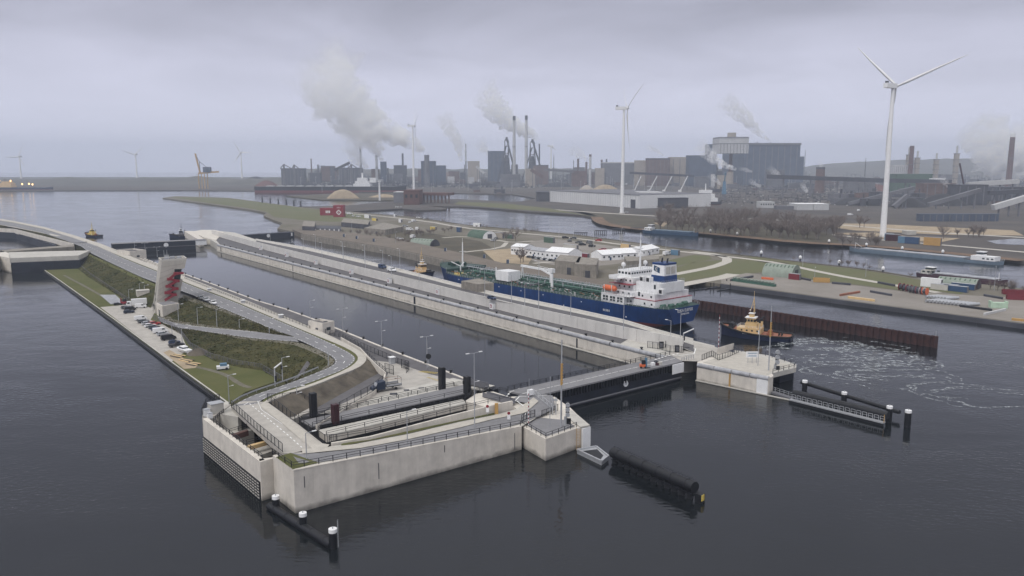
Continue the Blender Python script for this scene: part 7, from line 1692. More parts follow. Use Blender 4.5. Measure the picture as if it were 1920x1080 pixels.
def heap(x,y,rx,hpx,mt,label,ry=None):
    c=G(x,y,ZL); k=mpp(c); m=MB(); m.sm=True; n=18; rows=[]
    for j,(f,h) in enumerate(((1,0),(.75,.4),(.45,.78),(.18,.97),(.02,1))): rows.append([(c.x+rx*k*f*math.cos(2*math.pi*i/n)*(1+.12*mnoise.noise(Vector((i*.7,j,x)))),c.y+(ry or rx*.7)*k*f*math.sin(2*math.pi*i/n)*(1+.12*mnoise.noise(Vector((i*.7,j,x+5)))),ZL-.2+h*hpx*k) for i in range(n)])
    m.add([p for r in rows for p in r],[(j*n+i,j*n+(i+1)%n,(j+1)*n+(i+1)%n,(j+1)*n+i) for j in range(4) for i in range(n)]+[tuple(range(4*n,5*n))]); one('heap',m,M[mt],label,'heap')
heap(643,372,32,17,'sand','large pale sand heap on the spit in front of the bulk carrier',10); heap(720,370,30,6,'sand','flatter pale sand heap right of the large one',8)
heap(1100,358,16,11,'shed_beige','grey gravel heap behind the white shed, left',9); heap(1135,358,28,12,'sand','tan sand heap behind the white shed, right',9); heap(1245,372,16,12,'green_roof','pale green heap between the ship cranes',8)
for x,y,r,h,mt,lb in ((500,350,24,12,'ore','reddish ore heap at the far left end of the ore quay'),(480,343,30,12,'coal','dark coal heap on the far left quay'),(570,349,22,9,'coal','dark heap behind the bulk carrier'),(838,340,34,17,'steel_brown','long reddish mound on the skyline left of the thin chimney'),(915,349,38,10,'coal','dark heap before the tall silo block'),(1045,350,30,9,'coal','dark heap right of the twin chimneys'),(1765,385,48,22,'coal','large coal heap in the sinter plant on the right'),(1700,388,40,18,'coal','coal heap just right of the nearest turbine'),(1600,384,40,14,'coal','coal heap left of the nearest turbine'),(1500,352,36,10,'coal','dark heap behind the squat brown cooling tower'),(1640,358,36,13,'ore','brown ore heap behind the nearest turbine')): heap(x,y,r,h,mt,lb)
# sinter plant blocks at the right
for x0,x1,yt,yb,mt,lb in ((1730,1790,345,372,'steel_brown','brown sloping roofed stockhouse in the sinter plant'),(1790,1850,348,385,'steel_dark','dark stockhouse right of the brown one'),(1850,1925,352,378,'steel_dark','dark block at the right edge below the pale tube'),(1765,1800,328,348,'steel_mid','grey crusher house behind the leaning red crane'),(1590,1640,340,362,'steel_mid','row of grey tanks left of the nearest turbine')): bld(x0,x1,yt,yb,mt,lb,ribs=4)
p=PZ(1812,1500,352); t=thing('mobile_crane','leaning red crane jib in the sinter plant near the right chimney','crane',(p.x,p.y,ZL)); m=MB(); m.box((p.x,p.y,ZL),(12,6,6)); m.build('body',M['orange'],t); m=MB(); m.bar((p.x,p.y,ZL+5),PZ(1793,1500,306),2.2,2.2); m.build('jib',M['wine'],t)
# ================================================================ mid distance buildings and yards
# long white shed
def block(name,label,cat,pts_px,z,h,wallm,roofm,parts=()):
    p=GP(pts_px,z); t=thing(name,label,cat,(p[0].x,p[0].y,z)); m=MB(); m.prism([Vector((q.x,q.y,z+h)) for q in p],z-.5); m.build('wall',M[wallm],t); m=MB(); m.prism([Vector((q.x,q.y,z+h+.35)) for q in p],z+h+.02,bottom=True); m.build('roof',M[roofm],t); return t,p
a,b=G(1031,378,ZL),G(1199,391,ZL); h=ztop(b,366)-ZL; dd=(b-a).normalized(); nn=Vector((-dd.y,dd.x,0))
t=thing('white_shed','very long white harbour shed with fine vertical ribs behind the second turbine','shed',(a.x,a.y,ZL)); m=MB(); m.prism([Vector((q.x,q.y,ZL+h)) for q in (a,b,b+nn*150,a+nn*150)],ZL-1); m.build('wall',mat('shed_white',(.66,.66,.66),.6,var=.05,scale=.05),t); m=MB(); m.prism([Vector((q.x,q.y,ZL+h+.6)) for q in (a-nn,b-nn,b+nn*151,a+nn*151)],ZL+h+.02,bottom=True); m.build('roof',M['steel_mid'],t)
pr=None
for i in range(40):
    q=a.lerp(b,(i+.5)/40)-nn*.3
    if pr is None: mm=MB(); mm.box((0,0,0),(.35,.3,h)); pr=mm.build('rib',M['galv'],t,local=True); o=pr
    else: o=pr.copy(); COL.objects.link(o)
    o.location=q-t.location; o.rotation_euler=(0,0,math.atan2(dd.y,dd.x))
m=MB(); m.box(b.lerp(a,.06)-nn*.3,(12,1,14),math.atan2(dd.y,dd.x)); m.build('door',M['steel_dark'],t)
bld(1007,1030,361,378,'steel_dark','dark grey green block at the left end of the long white shed',depth=80); bld(1218,1290,372,390,'steel_dark','low dark grey shed right of the long white shed',depth=60); bld(1200,1243,362,386,'shed_light','white rear wing of the long shed',depth=60)
bld(1495,1524,383,394,'shed_light','white warehouse with shallow arched roof, left of the pair',depth=40,roof='white'); bld(1525,1554,383,394,'shed_light','white warehouse with shallow arched roof, right of the pair',depth=40,roof='white')
bld(1425,1452,379,390,'shed_light','white three storey office with window rows left of the arched warehouses',wins=6,depth=20); bld(1458,1488,387,393,'steel_mid','low grey roofed shed left of the arched warehouses',depth=20)
bld(1725,1872,402,415,'steel_blue','long low blue screen of stacked units at the right',depth=10,ribs=12)
bld(1700,1718,434,440,'concrete_top','small flat concrete hut right of the nearest turbine',depth=10)
# brick station with viaduct
bld(757,786,358,384,'brick','red brick pumping station at the foot of the third turbine',depth=60,wins=3); bld(738,757,361,380,'steel_mid','grey annex left of the brick station',depth=50,roof='shed_light')
a,b=G(786,380,ZL),G(846,381,ZL); a.z=b.z=ztop(G(800,380,ZL),363); t=thing('viaduct','dark colonnade deck running right from the brick station','viaduct',(a.x,a.y,0)); m=MB(); m.bar(a,b,30,5); m.build('deck',M['brick'],t)
for i in range(9): q=a.lerp(b,(i+.5)/9); m=MB(); m.box((q.x,q.y-8,ZL),(3,6,q.z-ZL-2.6)); m.build('pillar',M['steel_brown'],t)
p=G(712,376,ZL); t=thing('white_post','tall white beacon post on the pier left of the brick station','beacon',p); m=MB(); m.tube(p,(p.x,p.y,ztop(p,341)),2,1.6,8); m.build('post',M['white'],t); m=MB(); m.tube((p.x,p.y,ztop(p,341)),(p.x,p.y,ztop(p,339)),3.5,3.5,8); m.build('head',M['white'],t)
# red house with diamond
for x0,x1,yt,yb,lb in ((600,625,391,404,'lower red building with white lettering patch beside the diamond block'),(625,644,386,407,'tall red block with a white diamond emblem on the grass peninsula')):
    t,c,w_,h=bld(x0,x1,yt,yb,'red',lb,depth=14,z=ZL)
    if x0==625:
        u=MB(); cx,cz=c.x+w_*.05,ZL+h*.42; s_=w_*.23
        for q0,q1 in (((-s_,0),(0,s_)),((0,s_),(s_,0)),((s_,0),(0,-s_)),((0,-s_),(-s_,0))): u.bar((cx+q0[0],c.y-.2,cz+q0[1]),(cx+q1[0],c.y-.2,cz+q1[1]),.3,1.1)
        u.bar((cx,c.y-.2,cz-s_*.4),(cx,c.y-.2,cz+s_*.4),.3,.8); u.build('diamond_emblem',M['white'],t)
        for k in (-1,0,1): u=MB(); u.box((cx+k*w_*.13,c.y-.2,ZL+h*.80),(w_*.04,.3,h*.1)); u.build('letter_mark',M['white'],t)
    else:
        for k in range(3): u=MB(); u.box((c.x+w_*(-.02+.12*k),c.y-.2,ZL+h*.35),(w_*.09,.3,h*.35)); u.build('letter_mark',M['white'],t)
# bunkers and concrete blocks
for px,h,mt,lb in (([(683,437),(722,441),(757,434),(720,426)],5,'concrete_old','wide flat concrete bunker among the bushes on the lock grounds'),([(640,425),(690,430),(694,421),(645,417)],5,'steel_dark','dark long low building left of the flat bunker'),([(567,437),(590,438),(592,428),(570,426)],7,'steel_dark','dark grey block at the far corner of the middle lock'),([(1040,512),(1085,517),(1090,504),(1050,500)],8,'concrete_old','weathered concrete bunker beyond the tanker, left one'),([(1077,520),(1118,522),(1122,508),(1085,505)],8,'concrete_old','weathered concrete bunker beyond the tanker bridge, right one'),([(1175,502),(1235,497),(1236,490),(1170,492)],4,'concrete_old','low concrete wall block behind the tanker bridge')):
    t,p=block('bunker',lb,'bunker',px,ZL,h,mt,'concrete_old')
    m=MB(); q=p[0].lerp(p[1],.6); m.box(q+Vector((0,-.1,.1)),(3,.5,h*.55),math.atan2(p[1].y-p[0].y,p[1].x-p[0].x)); m.build('door',M['steel_dark'],t)
t,p=block('bunker','brown concrete bunker on the dividing island below the tanker bow','bunker',[(865,541),(895,548),(926,545),(898,536)],ZU,3.5,'concrete_old','concrete_old')
t,p=block('quay_building','low quay building with white pillars at the middle lock','building',[(588,436),(640,437),(640,431),(590,430)],ZL,4,'steel_mid','steel_dark')
for i in range(6): q=p[0].lerp(p[1],(i+.5)/6); m=MB(); m.box(q-Vector((0,.6,0)),(1,.8,4)); m.build('pillar',M['white'],t)
# nissen huts
def nissen(pa,pb,wd,h,mt,fm,label,ribs=8,z=ZL):
    a,b=G(*pa,z),G(*pb,z); d=(b-a); d.z=0; L=d.length; d.normalize(); n=Vector((-d.y,d.x,0)); t=thing('arched_hut',label,'hut',a); m=MB(); m.sm=True; K=10; vs=[]
    for s in (0,L): vs+=[a+d*s+n*(wd/2-wd/2*math.cos(math.pi*i/K))+Vector((0,0,h*math.sin(math.pi*i/K))) for i in range(K+1)]
    m.add(vs,[(i,i+1,K+2+i,K+1+i) for i in range(K)]); m.build('roof',M[mt],t); m=MB(); m.add(vs,[tuple(range(K+1)),tuple(range(2*K+1,K,-1))]); m.build('end_wall',M[fm],t)
    m=MB(); q=a+d*(L+.1)+n*wd*.5; m.box(q,(.3,wd*.3,h*.6),math.atan2(d.y,d.x)); m.build('door',M['steel_dark'],t)
    for i in range(ribs):
        s=L*(i+.5)/ribs; m=MB(); q=a+d*s+n*(wd*.2)+Vector((0,0,h*.82)); m.bar(q,q+n*wd*.14+Vector((0,0,h*.13)),.5,.4); m.build('roof_light',M['green_sheet'],t)
    return t
nissen((1428,517),(1484,522),16,7.5,'green_roof','green_roof','large pale green arched hut on the storage yard')
nissen((767,460),(806,463),13,6,'green_roof','steel_dark','green arched hut beside the middle lock quay',7)
nissen((876,444),(905,448),16,7,'green_sheet','white','green arched hut with a white front on the lock grounds',3)
nissen((1755,537),(1829,544),12,5.5,'green_roof','wine','long green arched shed behind the containers at the right',8)
# white building in three sections
def gable(pts_px,h,rh,wm,rm,label,name='white_building',cat='building',wins=5,z=ZL,side=1):
    a,b=G(*pts_px[0],z),G(*pts_px[1],z); d=b-a; L=d.length; d.normalize(); n=Vector((-d.y,d.x,0)); wd=pts_px[2]; t=thing(name,label,cat,a); up=Vector((0,0,1)); m=MB()
    P_=[a,b,b+n*wd,a+n*wd]; r0,r1=a+n*wd/2+up*(h+rh),b+n*wd/2+up*(h+rh)
    m.add([q for q in P_]+[q+up*h for q in P_]+[r0,r1],[(0,1,5,4),(1,2,6,9,5),(2,3,7,6),(3,0,4,8,7)]); m.build('wall',M[wm],t)
    o=up*.12; m=MB(); e=n*.5-up*.2; m.add([P_[0]+up*h-e+o,P_[1]+up*h-e+o,r1+o,r0+o,P_[2]+up*h+n*.5+o,P_[3]+up*h+n*.5+o],[(0,1,2,3),(3,2,4,5)]); m.build('roof',M[rm],t)
    for i in range(wins): m=MB(); q=a+d*(L*(i+.5)/wins)-n*.08+up*(h*.5); m.box(q,(1.5,.12,1.2),math.atan2(d.y,d.x)); m.build('window',M['glass'],t)
    m=MB(); m.box(a+d*L*.45-n*.1,(1.4,.14,2.3),math.atan2(d.y,d.x)); m.build('door',M['blue_box'],t)
gable(((958,477),(983,479),14),6,2.2,'white','white','white roofed left section of the long white office building'); gable(((984,480),(1021,485),12),5,2,'white','pipe_grey','grey roofed middle section of the long white office building'); gable(((1022,487),(1066,491),17),6,3,'white','white','white roofed right section of the long white office building')
gable(((1128,489),(1165,487),16),4,3,'white','white','white tent hall left of the tanker mast','tent_hall',wins=4); gable(((1160,487),(1196,485),18),4.2,3.2,'white','white','white tent hall just behind the tanker mast','tent_hall',wins=3); gable(((1203,481),(1236,475),14),4.2,2.6,'white','white','white tent hall right of the tanker mast','tent_hall',wins=4)
patch('grove_floor',[(1235,432),(1300,434),(1500,453),(1575,456),(1560,440),(1480,425),(1380,412),(1260,412)],scrub,lift=.16)
# row of parked cars by the white building and scattered vehicles
for i in range(10): car('car',992+i*5.2,483+i*.8,('black','grey','black','silver','black','white','navy','white','black','grey')[i],'dark and light cars parked in a row before the long white office',ZL+.1,1.0,1.15,'cars in the row before the white office')
sc_cars=[(650,400,'car','white'),(656,402,'van','white'),(662,406,'car','white'),(672,407,'car','white'),(768,418,'car','white'),(776,416,'van','white'),(760,425,'car','silver'),(782,431,'van','white'),(768,432,'van','white'),(774,446,'van','white'),(750,449,'car','white'),(785,409,'car','white'),(797,411,'car','silver'),(1085,456,'car','grey'),(1092,460,'car','black'),(1110,463,'car','black'),(1105,457,'van','grey'),(1122,452,'car','red'),(1068,453,'car','grey'),(1120,482,'van','white'),(1075,448,'car','grey'),(1060,447,'car','black'),(1130,470,'car','red'),(1250,478,'van','white'),(1175,399,'car','white'),(1594,404,'van','white'),(1610,396,'van','white'),(1680,385,'van','white'),(745,389,'car','white'),(752,389,'car','silver'),(930,449,'car','grey'),(925,452,'car','silver')]
for i,(x,y,k,c_) in enumerate(sc_cars): car(k,x,y,c_,f'small distant {c_} {"van" if k == "van" else "car"} standing on the lock grounds or quays',ZL+.15,random.uniform(0,3),1.5,'scattered distant vehicles')
# containers, boxes
def cont(x,y,L_,mt,label,rz=-.85,h=2.6,w_=2.5,group=None,name='container',z=ZL+.1):
    p=G(x,y,z); t=thing(name,label,'container',p,group); m=MB(); m.box(p,(L_,w_,h),rz); m.build('body',M[mt],t); m=MB(); m.box(p+Vector((0,0,h+.01)),(L_*1.01,w_*1.03,.1),rz); m.build('lid',M['galv' if mt != 'white' else 'white'],t)
    m=MB(); ca,sa=math.cos(rz),math.sin(rz); m.box(p+Vector((ca*(L_/2+.04),sa*(L_/2+.04),.15)),(.08,w_*.9,h*.9),rz); m.build('door',M['steel_mid'],t)
for x,y,L_,mt,lb,h in ((1792,546,12,'blue_box','front blue container beside the long green shed',3),(1780,543,9,'blue_box','shorter blue container left of the front one',3),(1806,542,12,'blue_box','blue container with a white roof behind the others',3.2),(1746,538,11,'white','tall white cabin container left end of the yard row',5),(1762,543,9,'concrete_top','cream container between white cabin and blue ones',3),(1674,452,13,'wine','red brown container by the nearest turbine base',6),(1667,450,8,'skyblue','blue container by the nearest turbine base',6),(1697,456,12,'skyblue','light blue container right of the turbine base',6),(1710,457,12,'blue_box','darker blue container right of the turbine base',6),(1748,460,14,'amber','orange yellow container on the north shore',7),(703,414,10,'yellow_paint','yellow container near the red diamond block',3.5),(813,431,9,'yellow_paint','yellow machine container on the lock grounds',3.5),(861,435,6,'blue_box','blue container stack near the green arched hut',5),(689,409,12,'white','white lorry box near the red diamond block',4.5),(751,417,5,'white','small white cube cabin at the bank road',4),(741,406,4,'white','tiny white cabin by the canal',3),(1096,483,8,'red_box','red container right of the long white office',3.2),(1173,466,9,'cream','beige container behind the tent halls',4),(1266,478,7,'skyblue','light blue cover right of the tent halls',4),(1490,524,7,'red_box','red container at the front of the big arched hut',3.5),(1070,466,16,'concrete_top','pale cabin row behind the long white office',3.5),(1030,455,12,'green_sheet','green container stack on the lock grounds',5),(895,425,12,'white','white bank side cabin by the north canal',4),(935,446,14,'shed_beige','beige low shed right of the green arched hut',5),(955,447,10,'green_sheet','green shed left of the bare trees',4)):
    cont(x,y,L_,mt,lb,h=h)
def skip(x,y,L_,mt,label):
    p=G(x,y,ZL+.1); rz=-.3; t=thing('skip',label,'skip',p); m=MB(); m.box(p,(L_*.8,3,.3),rz); m.build('floor',M[mt],t); ca,sa=math.cos(rz),math.sin(rz)
    for s in (-1.5,1.5): m=MB(); m.bar(p+Vector((-ca*L_/2-sa*s,-sa*L_/2+ca*s,1.3)),p+Vector((ca*L_/2-sa*s,sa*L_/2+ca*s,1.3)),.15,2.4); m.build('side',M[mt],t)
    for s in (-1,1): m=MB(); m.box(p+Vector((s*ca*L_/2,s*sa*L_/2,.1)),(.15,3,2.4),rz); m.build('end',M[mt],t)
skip(1903,552,12,'red_box','dark red open skip behind the front one at the right edge'); skip(1912,562,12,'red_box','dark red open skip with white stripe at the right edge'); skip(1540,529,9,'amber','yellow open skip on the storage yard')
p=G(1871,577,ZL+.1); t=thing('storage_tank','pale mint green rectangular tank with raised ends on the yard','tank',p); m=MB(); m.box(p,(7.5,3.4,2.6),-.2); m.build('body',mat('mint',(.42,.55,.42),.6),t)
for s in (-1,1): m=MB(); m.box(p+Vector((s*3.4,-s*.7,2.61)),(.8,3.2,.7),-.2); m.build('end',MATS['mint'],t)
# cable reels
for i,(x,y,mt) in enumerate(((1690,544,'red'),(1697,546,'wine'),(1704,547,'red'),(1710,549,'steel_mid'),(1716,550,'steel_mid'),(1722,551,'red'),(1729,552,'shed_light'),(1734,553,'orange'))):
    p=G(x,y,ZL+.1); d=Vector((math.cos(-.9),math.sin(-.9),0)); t=thing('cable_reel',f'{"red dark_red red grey grey red white orange".split()[i].replace("_", " ")} reel in the row on the yard, {ORD[i]} from the left','reel',p,'cable reels on the yard'); c=p+Vector((0,0,2))
    m=MB(); m.sm=True; m.tube(c-d*1,c+d*1,1.3,1.3,12); m.build('drum',M['steel_dark'],t)
    for s in (-1,1): m=MB(); m.tube(c+d*(s*1.05-.1),c+d*(s*1.05+.1),2,2,14); m.build('flange',M[mt],t)
# pipe stacks
def pipes(x,y,n,L_,r,rows,label):
    p=G(x,y,ZL+.1); d=Vector((math.cos(.35),math.sin(.35),0)); n_=Vector((math.cos(-.75),math.sin(-.75),0)); t=thing('pipe_stack',label,'pipes',p); pr=None
    for row in range(rows):
        for i in range(n-row):
            q=n_*((i+row*.5)*r*2.02)+Vector((0,0,r+row*r*1.76))
            if pr is None: mm=MB(); mm.sm=True; mm.tube((0,0,0),d*L_,r,r,10,cap=False); mm.tube(d*.05,d*(L_-.05),r*.86,r*.86,10); pr=mm.build('pipe',M['galv'],t,local=True); pr.data.materials.append(M['black']); o=pr
            else: o=pr.copy(); COL.objects.link(o)
            o.location=q
pipes(1736,559,7,9,.75,1,'rear raised row of grey pipes on the storage yard'); pipes(1736,567,12,9,.8,1,'front row of grey pipes with dark open ends on the storage yard')
# green machinery row, beams, timber
for i in range(12):
    p=G(1378+i*6.4,527+i*.9,ZL+.1); t=thing('green_frame','green steel frame in the row on the yard edge before the arched hut','steel frame',p,'green frames on the yard'); m=MB(); m.box(p,(2.4,3.4,1.4),.6); m.build('frame',M['pipe_green'],t); m=MB(); m.tube(p+Vector((-1,0,1.9)),p+Vector((1.2,.6,2.1)),.5,.5,8); m.build('roller',M['green_roof'],t)
for i,(x,y,x2,y2,mt,lb) in enumerate(((1370,524,1412,517,'steel_dark','dark steel beams at the upper left of the yard'),(1632,545,1672,552,'steel_dark','dark long beams lying on the middle of the yard'),(1646,528,1678,534,'steel_dark','dark stack of sheet piles in the grass by the bank road'),(1575,552,1612,546,'brown','rusty boom with red and white marker on the yard edge'),(1428,520,1450,522,'orange','pale orange beams before the arched hut'),(1560,529,1595,532,'steel_dark','scattered dark beams on the yard'),(1845,588,1885,579,'shed_light','pale conveyor boom on the yard edge at the right'),(1897,597,1960,603,'amber','yellow tube at the right picture edge on the quay'),(1800,572,1860,580,'rail','low dark rail line near the quay edge'),(1590,556,1640,562,'cream','timber strip along the quay edge'),(1845,552,1880,558,'steel_dark','dark scrap steel beside the right skips'),(1500,520,1520,524,'steel_dark','small workboat hull stored on the yard beside the arched hut'))):
    t=thing('steel_beams',lb,'beams',G(x,y,ZL+.2)); 
    for k in range(3): m=MB(); m.bar(G(x,y+k*.9,ZL+.5),G(x2,y2+k*.9,ZL+.5),.6,.6+.3*k); m.build('beam',M[mt],t)
# yard quay edge and wall
pts=GP([(1352,532),(1494,551),(1687,577),(1920,607),(2200,642)],ZL+.2); wall_line('yard_quay_wall','long dark quay wall of the storage yard along the small harbour',pts,-1,-2,22,M['steel_dark'],part='wall_segment')
pts=GP([(567,439),(640,451),(730,465),(842,489),(960,515),(1100,541),(1262,560)],5.1); wall_line('middle_lock_wall','old weathered wall of the middle lock behind the tanker',pts,-1,-2,22,M['concrete_old'],part='wall_segment')
# blue grey boxes on the old quay
for i,(x,y) in enumerate(((645,444),(669,448),(701,453),(835,471),(908,484),(952,494))):
    p=G(x,y,5.05); t=thing('quay_box',f'small grey blue service box on the old quay, {ORD[i]} from the far end','service box',p,'service boxes on the old quay'); m=MB(); m.box(p,(1.8,1.8,2.6)); m.build('body',M['steel_blue'],t); m=MB(); m.box(p+Vector((.95,0,.2)),(.1,1.7,2.2)); m.build('door',M['white'],t)
# ================================================================ bare trees and bushes
def bare_tree(seed,h=9,spread=5.2,n=330):
    rnd=random.Random(seed); t=thing('bare_tree','','tree',(0,0,0)); m=MB(); m.tube((0,0,-.3),(0,0,h*.4),.2,.12,5); tips=[]
    for i in range(13):
        a=rnd.uniform(0,6.28); z0=h*rnd.uniform(.12,.4); f_=rnd.uniform(.3,.8); q=Vector((math.cos(a)*spread*f_,math.sin(a)*spread*f_,h*(1.0-.55*f_)*rnd.uniform(.8,1.1))); m.tube((0,0,z0),q,.10,.04,4,cap=False); tips.append((Vector((0,0,z0)),q))
    m.build('trunk',M['twig'],t,local=True); m=MB()
    for i in range(n):
        a,b=rnd.choice(tips); s=a.lerp(b,rnd.uniform(.25,1)); d=Vector((rnd.gauss(0,1),rnd.gauss(0,1),rnd.uniform(-.1,1.5))).normalized()*rnd.uniform(.8,2.4); w_=Vector((rnd.gauss(0,1),rnd.gauss(0,1),0)).normalized()*.05; e=s+d
        m.add([s-w_,s+w_,e],[(0,1,2)]); e2=s+d*.5+Vector((rnd.gauss(0,.5),rnd.gauss(0,.5),rnd.uniform(.2,.9))); m.add([s+d*.4-w_*.8,s+d*.4+w_*.8,e2],[(0,1,2)])
    m.build('crown',M['twig'],t,local=True); return Proto(t)
BT=[bare_tree(s) for s in range(4)]
rnd=random.Random(5)
def tree(x,y,k,label,group): BT[rnd.randrange(4)].place(G(x,y,ZL),rnd.uniform(0,6),label,k*rnd.uniform(.8,1.2),group=group)
for i in range(180):
    x=rnd.uniform(1235,1575); yb=lerp(437,457,(x-1245)/325)-2; y=yb-rnd.uniform(0,1)**1.1*36
    tree(x,y,2.0,'leafless tree in the dense grove along the north bank','bare trees of the north bank grove')
for i in range(14): tree(rnd.uniform(1570,1650),rnd.uniform(449,462),1.2,'leafless bush at the right end of the north bank grove','bare trees of the north bank grove')
for x,y,lb in ((1620,426,'single bare tree left of the nearest turbine on the sand'),(1612,427,'bare bush beside the single tree left of the nearest turbine')): tree(x,y,2.2,lb,None)
for i in range(9): tree(rnd.uniform(1765,1850),rnd.uniform(438,450),1.5,'leafless bush on the sandy ground right of the nearest turbine','bare bushes right of the turbine')
for x,y,k,lb in ((981,492,1.5,'large bare tree in front of the long white office'),(976,493,1.2,'bare bush at the foot of the large bare tree'),(950,452,1.5,'bare tree left of the office, left of a pair'),(967,453,1.5,'bare tree left of the office, right of a pair')): tree(x,y,k,lb,None)
def bushes(label,pts,n,k,group,spread=3):
    L=len(pts)
    for i in range(n):
        f=rnd.uniform(0,L-1.001); a,b=pts[int(f)],pts[int(f)+1]; u=f-int(f); tree(lerp(a[0],b[0],u)+rnd.gauss(0,spread),lerp(a[1],b[1],u)+rnd.gauss(0,1.2),k,label,group)
bushes('dark leafless bush in the hedge by the flat bunker',[(656,437),(690,443),(712,445)],10,.75,'bushes left of the flat bunker')
bushes('dark leafless bush in the long hedge right of the flat bunker',[(755,444),(790,441),(820,437),(850,434)],17,.75,'bushes right of the flat bunker')
bushes('leafless bush beside the green arched hut near the lock',[(728,452),(745,456),(765,460)],6,.7,'bushes by the lock hut')
bushes('low shrub on the bank of the north canal',[(760,409),(800,412),(865,422),(940,430),(990,435),(1020,437)],20,.55,'bank shrubs of the north canal',2)
bushes('low shrub on the canal bank by the storage yard',[(1370,477),(1400,480),(1580,497),(1620,503),(1700,516),(1720,522)],13,.6,'bank shrubs by the storage yard',5)
bushes('leafless shrub behind the parked reels',[(1850,542),(1900,546),(1925,550)],8,.7,'shrubs at the right edge of the yard',4)
# posts on the peninsula
for i,x in enumerate((492,507,522,537,551,564)):
    p=G(x,380+i*1.6,ZL); t=thing('bank_post',f'small dark post on the grass peninsula, {ORD[i]} from the left','post',p,'posts on the peninsula'); m=MB(); m.tube(p,p+Vector((0,0,9)),1.6,1.2,6); m.build('post',M['steel_dark'],t); m=MB(); m.box(p+Vector((0,0,9)),(3.6,3.6,1.2)); m.build('head',M['steel_mid'],t)
# yellow workboat, dark tug at far head
s=tug(G(155,447,0)+Vector((0,20,0)),math.radians(150),'yellow workboat moored behind the road at the far left','distant workboats',.75,'yellow_paint')
s=tug(G(345,447,0)+Vector((-4,8,0)),math.radians(200),'dark tug at the far tip of the dividing island','distant workboats',.8,'steel_dark')
# ================================================================ rough grass on lawn and banks
rnd=random.Random(21)
def tufts(name,mt,n,seed):
    r_=random.Random(seed); m=MB(); pass
    for i in range(n):
        if True:
            rows=r_.choice(SLOPES[:3]+SLOPES[1:3]); j=r_.randrange(len(rows)-1); k=r_.randrange(len(rows[0])-1); u,v=r_.random(),r_.random(); p=rows[j][k].lerp(rows[j][k+1],u).lerp(rows[j+1][k].lerp(rows[j+1][k+1],u),v)
        w_=r_.uniform(.2,.6); h=r_.uniform(.1,.35); an=r_.uniform(0,3.14); e=Vector((math.cos(an),math.sin(an),0))*w_
        m.add([p-e-Vector((0,0,.1)),p+e-Vector((0,0,.1)),p+e*.6+Vector((0,0,h)),p-e*.5+Vector((0,0,h*.8))],[(0,1,2,3)])
    tag(m.build(name,mt),kind='stuff')
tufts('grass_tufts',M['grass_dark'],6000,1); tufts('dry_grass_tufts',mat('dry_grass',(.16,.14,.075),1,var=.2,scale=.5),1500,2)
# ================================================================ foam
fm=bpy.data.materials.new('foam'); fm.use_nodes=True; t=fm.node_tree; b=t.nodes['Principled BSDF']; b.inputs['Base Color'].default_value=(.62,.66,.68,1); b.inputs['Roughness'].default_value=.9
g_=t.nodes.new('ShaderNodeNewGeometry'); n_=t.nodes.new('ShaderNodeTexNoise'); n_.inputs['Scale'].default_value=.5; n_.inputs['Detail'].default_value=10; n_.inputs['Roughness'].default_value=.8; t.links.new(g_.outputs['Position'],n_.inputs['Vector'])
mr_=t.nodes.new('ShaderNodeMapRange'); mr_.inputs['From Min'].default_value=.46; mr_.inputs['From Max'].default_value=.74; t.links.new(n_.outputs[0],mr_.inputs['Value']); t.links.new(mr_.outputs[0],b.inputs['Alpha'])
m=MB(); rnd=random.Random(3)
def curl(cx,cy,r,a0,a1,w_,k=1.6):
    L_,R_=[],[]; n=26
    for i in range(n+1):
        a=lerp(a0,a1,i/n); rr=r*(1+.25*mnoise.noise(Vector((cx,cy,i*.25)))); c=G(cx,cy,0); p=c+Vector((math.cos(a)*rr*k,math.sin(a)*rr,0)); p.z=.06
        ww=w_*3.0*max(.05,.6+mnoise.noise(Vector((cx+3,cy,i*.5)))) ; d=Vector((math.cos(a),math.sin(a),0)); L_.append(p+d*ww); R_.append(p-d*ww)
    for q in L_+R_: pass
    m.ribbon(L_,R_)
for cx,cy,r,w_ in ((1520,640,4,.9),(1530,645,8,.6),(1560,648,7,.8),(1600,655,10,.5),(1640,662,9,.6),(1665,672,7,.6),(1690,680,10,.4),(1600,672,14,.5),(1580,690,8,.5),(1640,700,7,.5),(1700,705,8,.35),(1545,656,14,.5),(1620,690,18,.35),(1700,720,12,.3),(1800,735,9,.35),(1860,750,10,.3),(1830,700,16,.2)):
    for j in range(3): a0=rnd.uniform(0,6.3); curl(cx+rnd.uniform(-12,12),cy+rnd.uniform(-5,5),r*rnd.uniform(.7,1.2),a0,a0+rnd.uniform(1.2,3.6),w_*rnd.uniform(.5,1))
for i in range(90):
    x=rnd.gauss(1590,75); y=645+(x-1500)*.18+rnd.gauss(0,15); 
    if x<1480: continue
    p=G(x,y,.06); s=rnd.uniform(.25,1.3); m.sheet([p+Vector((math.cos(a)*s*rnd.uniform(.6,2.4),math.sin(a)*s*rnd.uniform(.3,.8),0)) for a in (0,1,2.1,3.1,4.2,5.2)])
m2=MB()
tag(m.build('wake_foam',fm),kind='stuff')
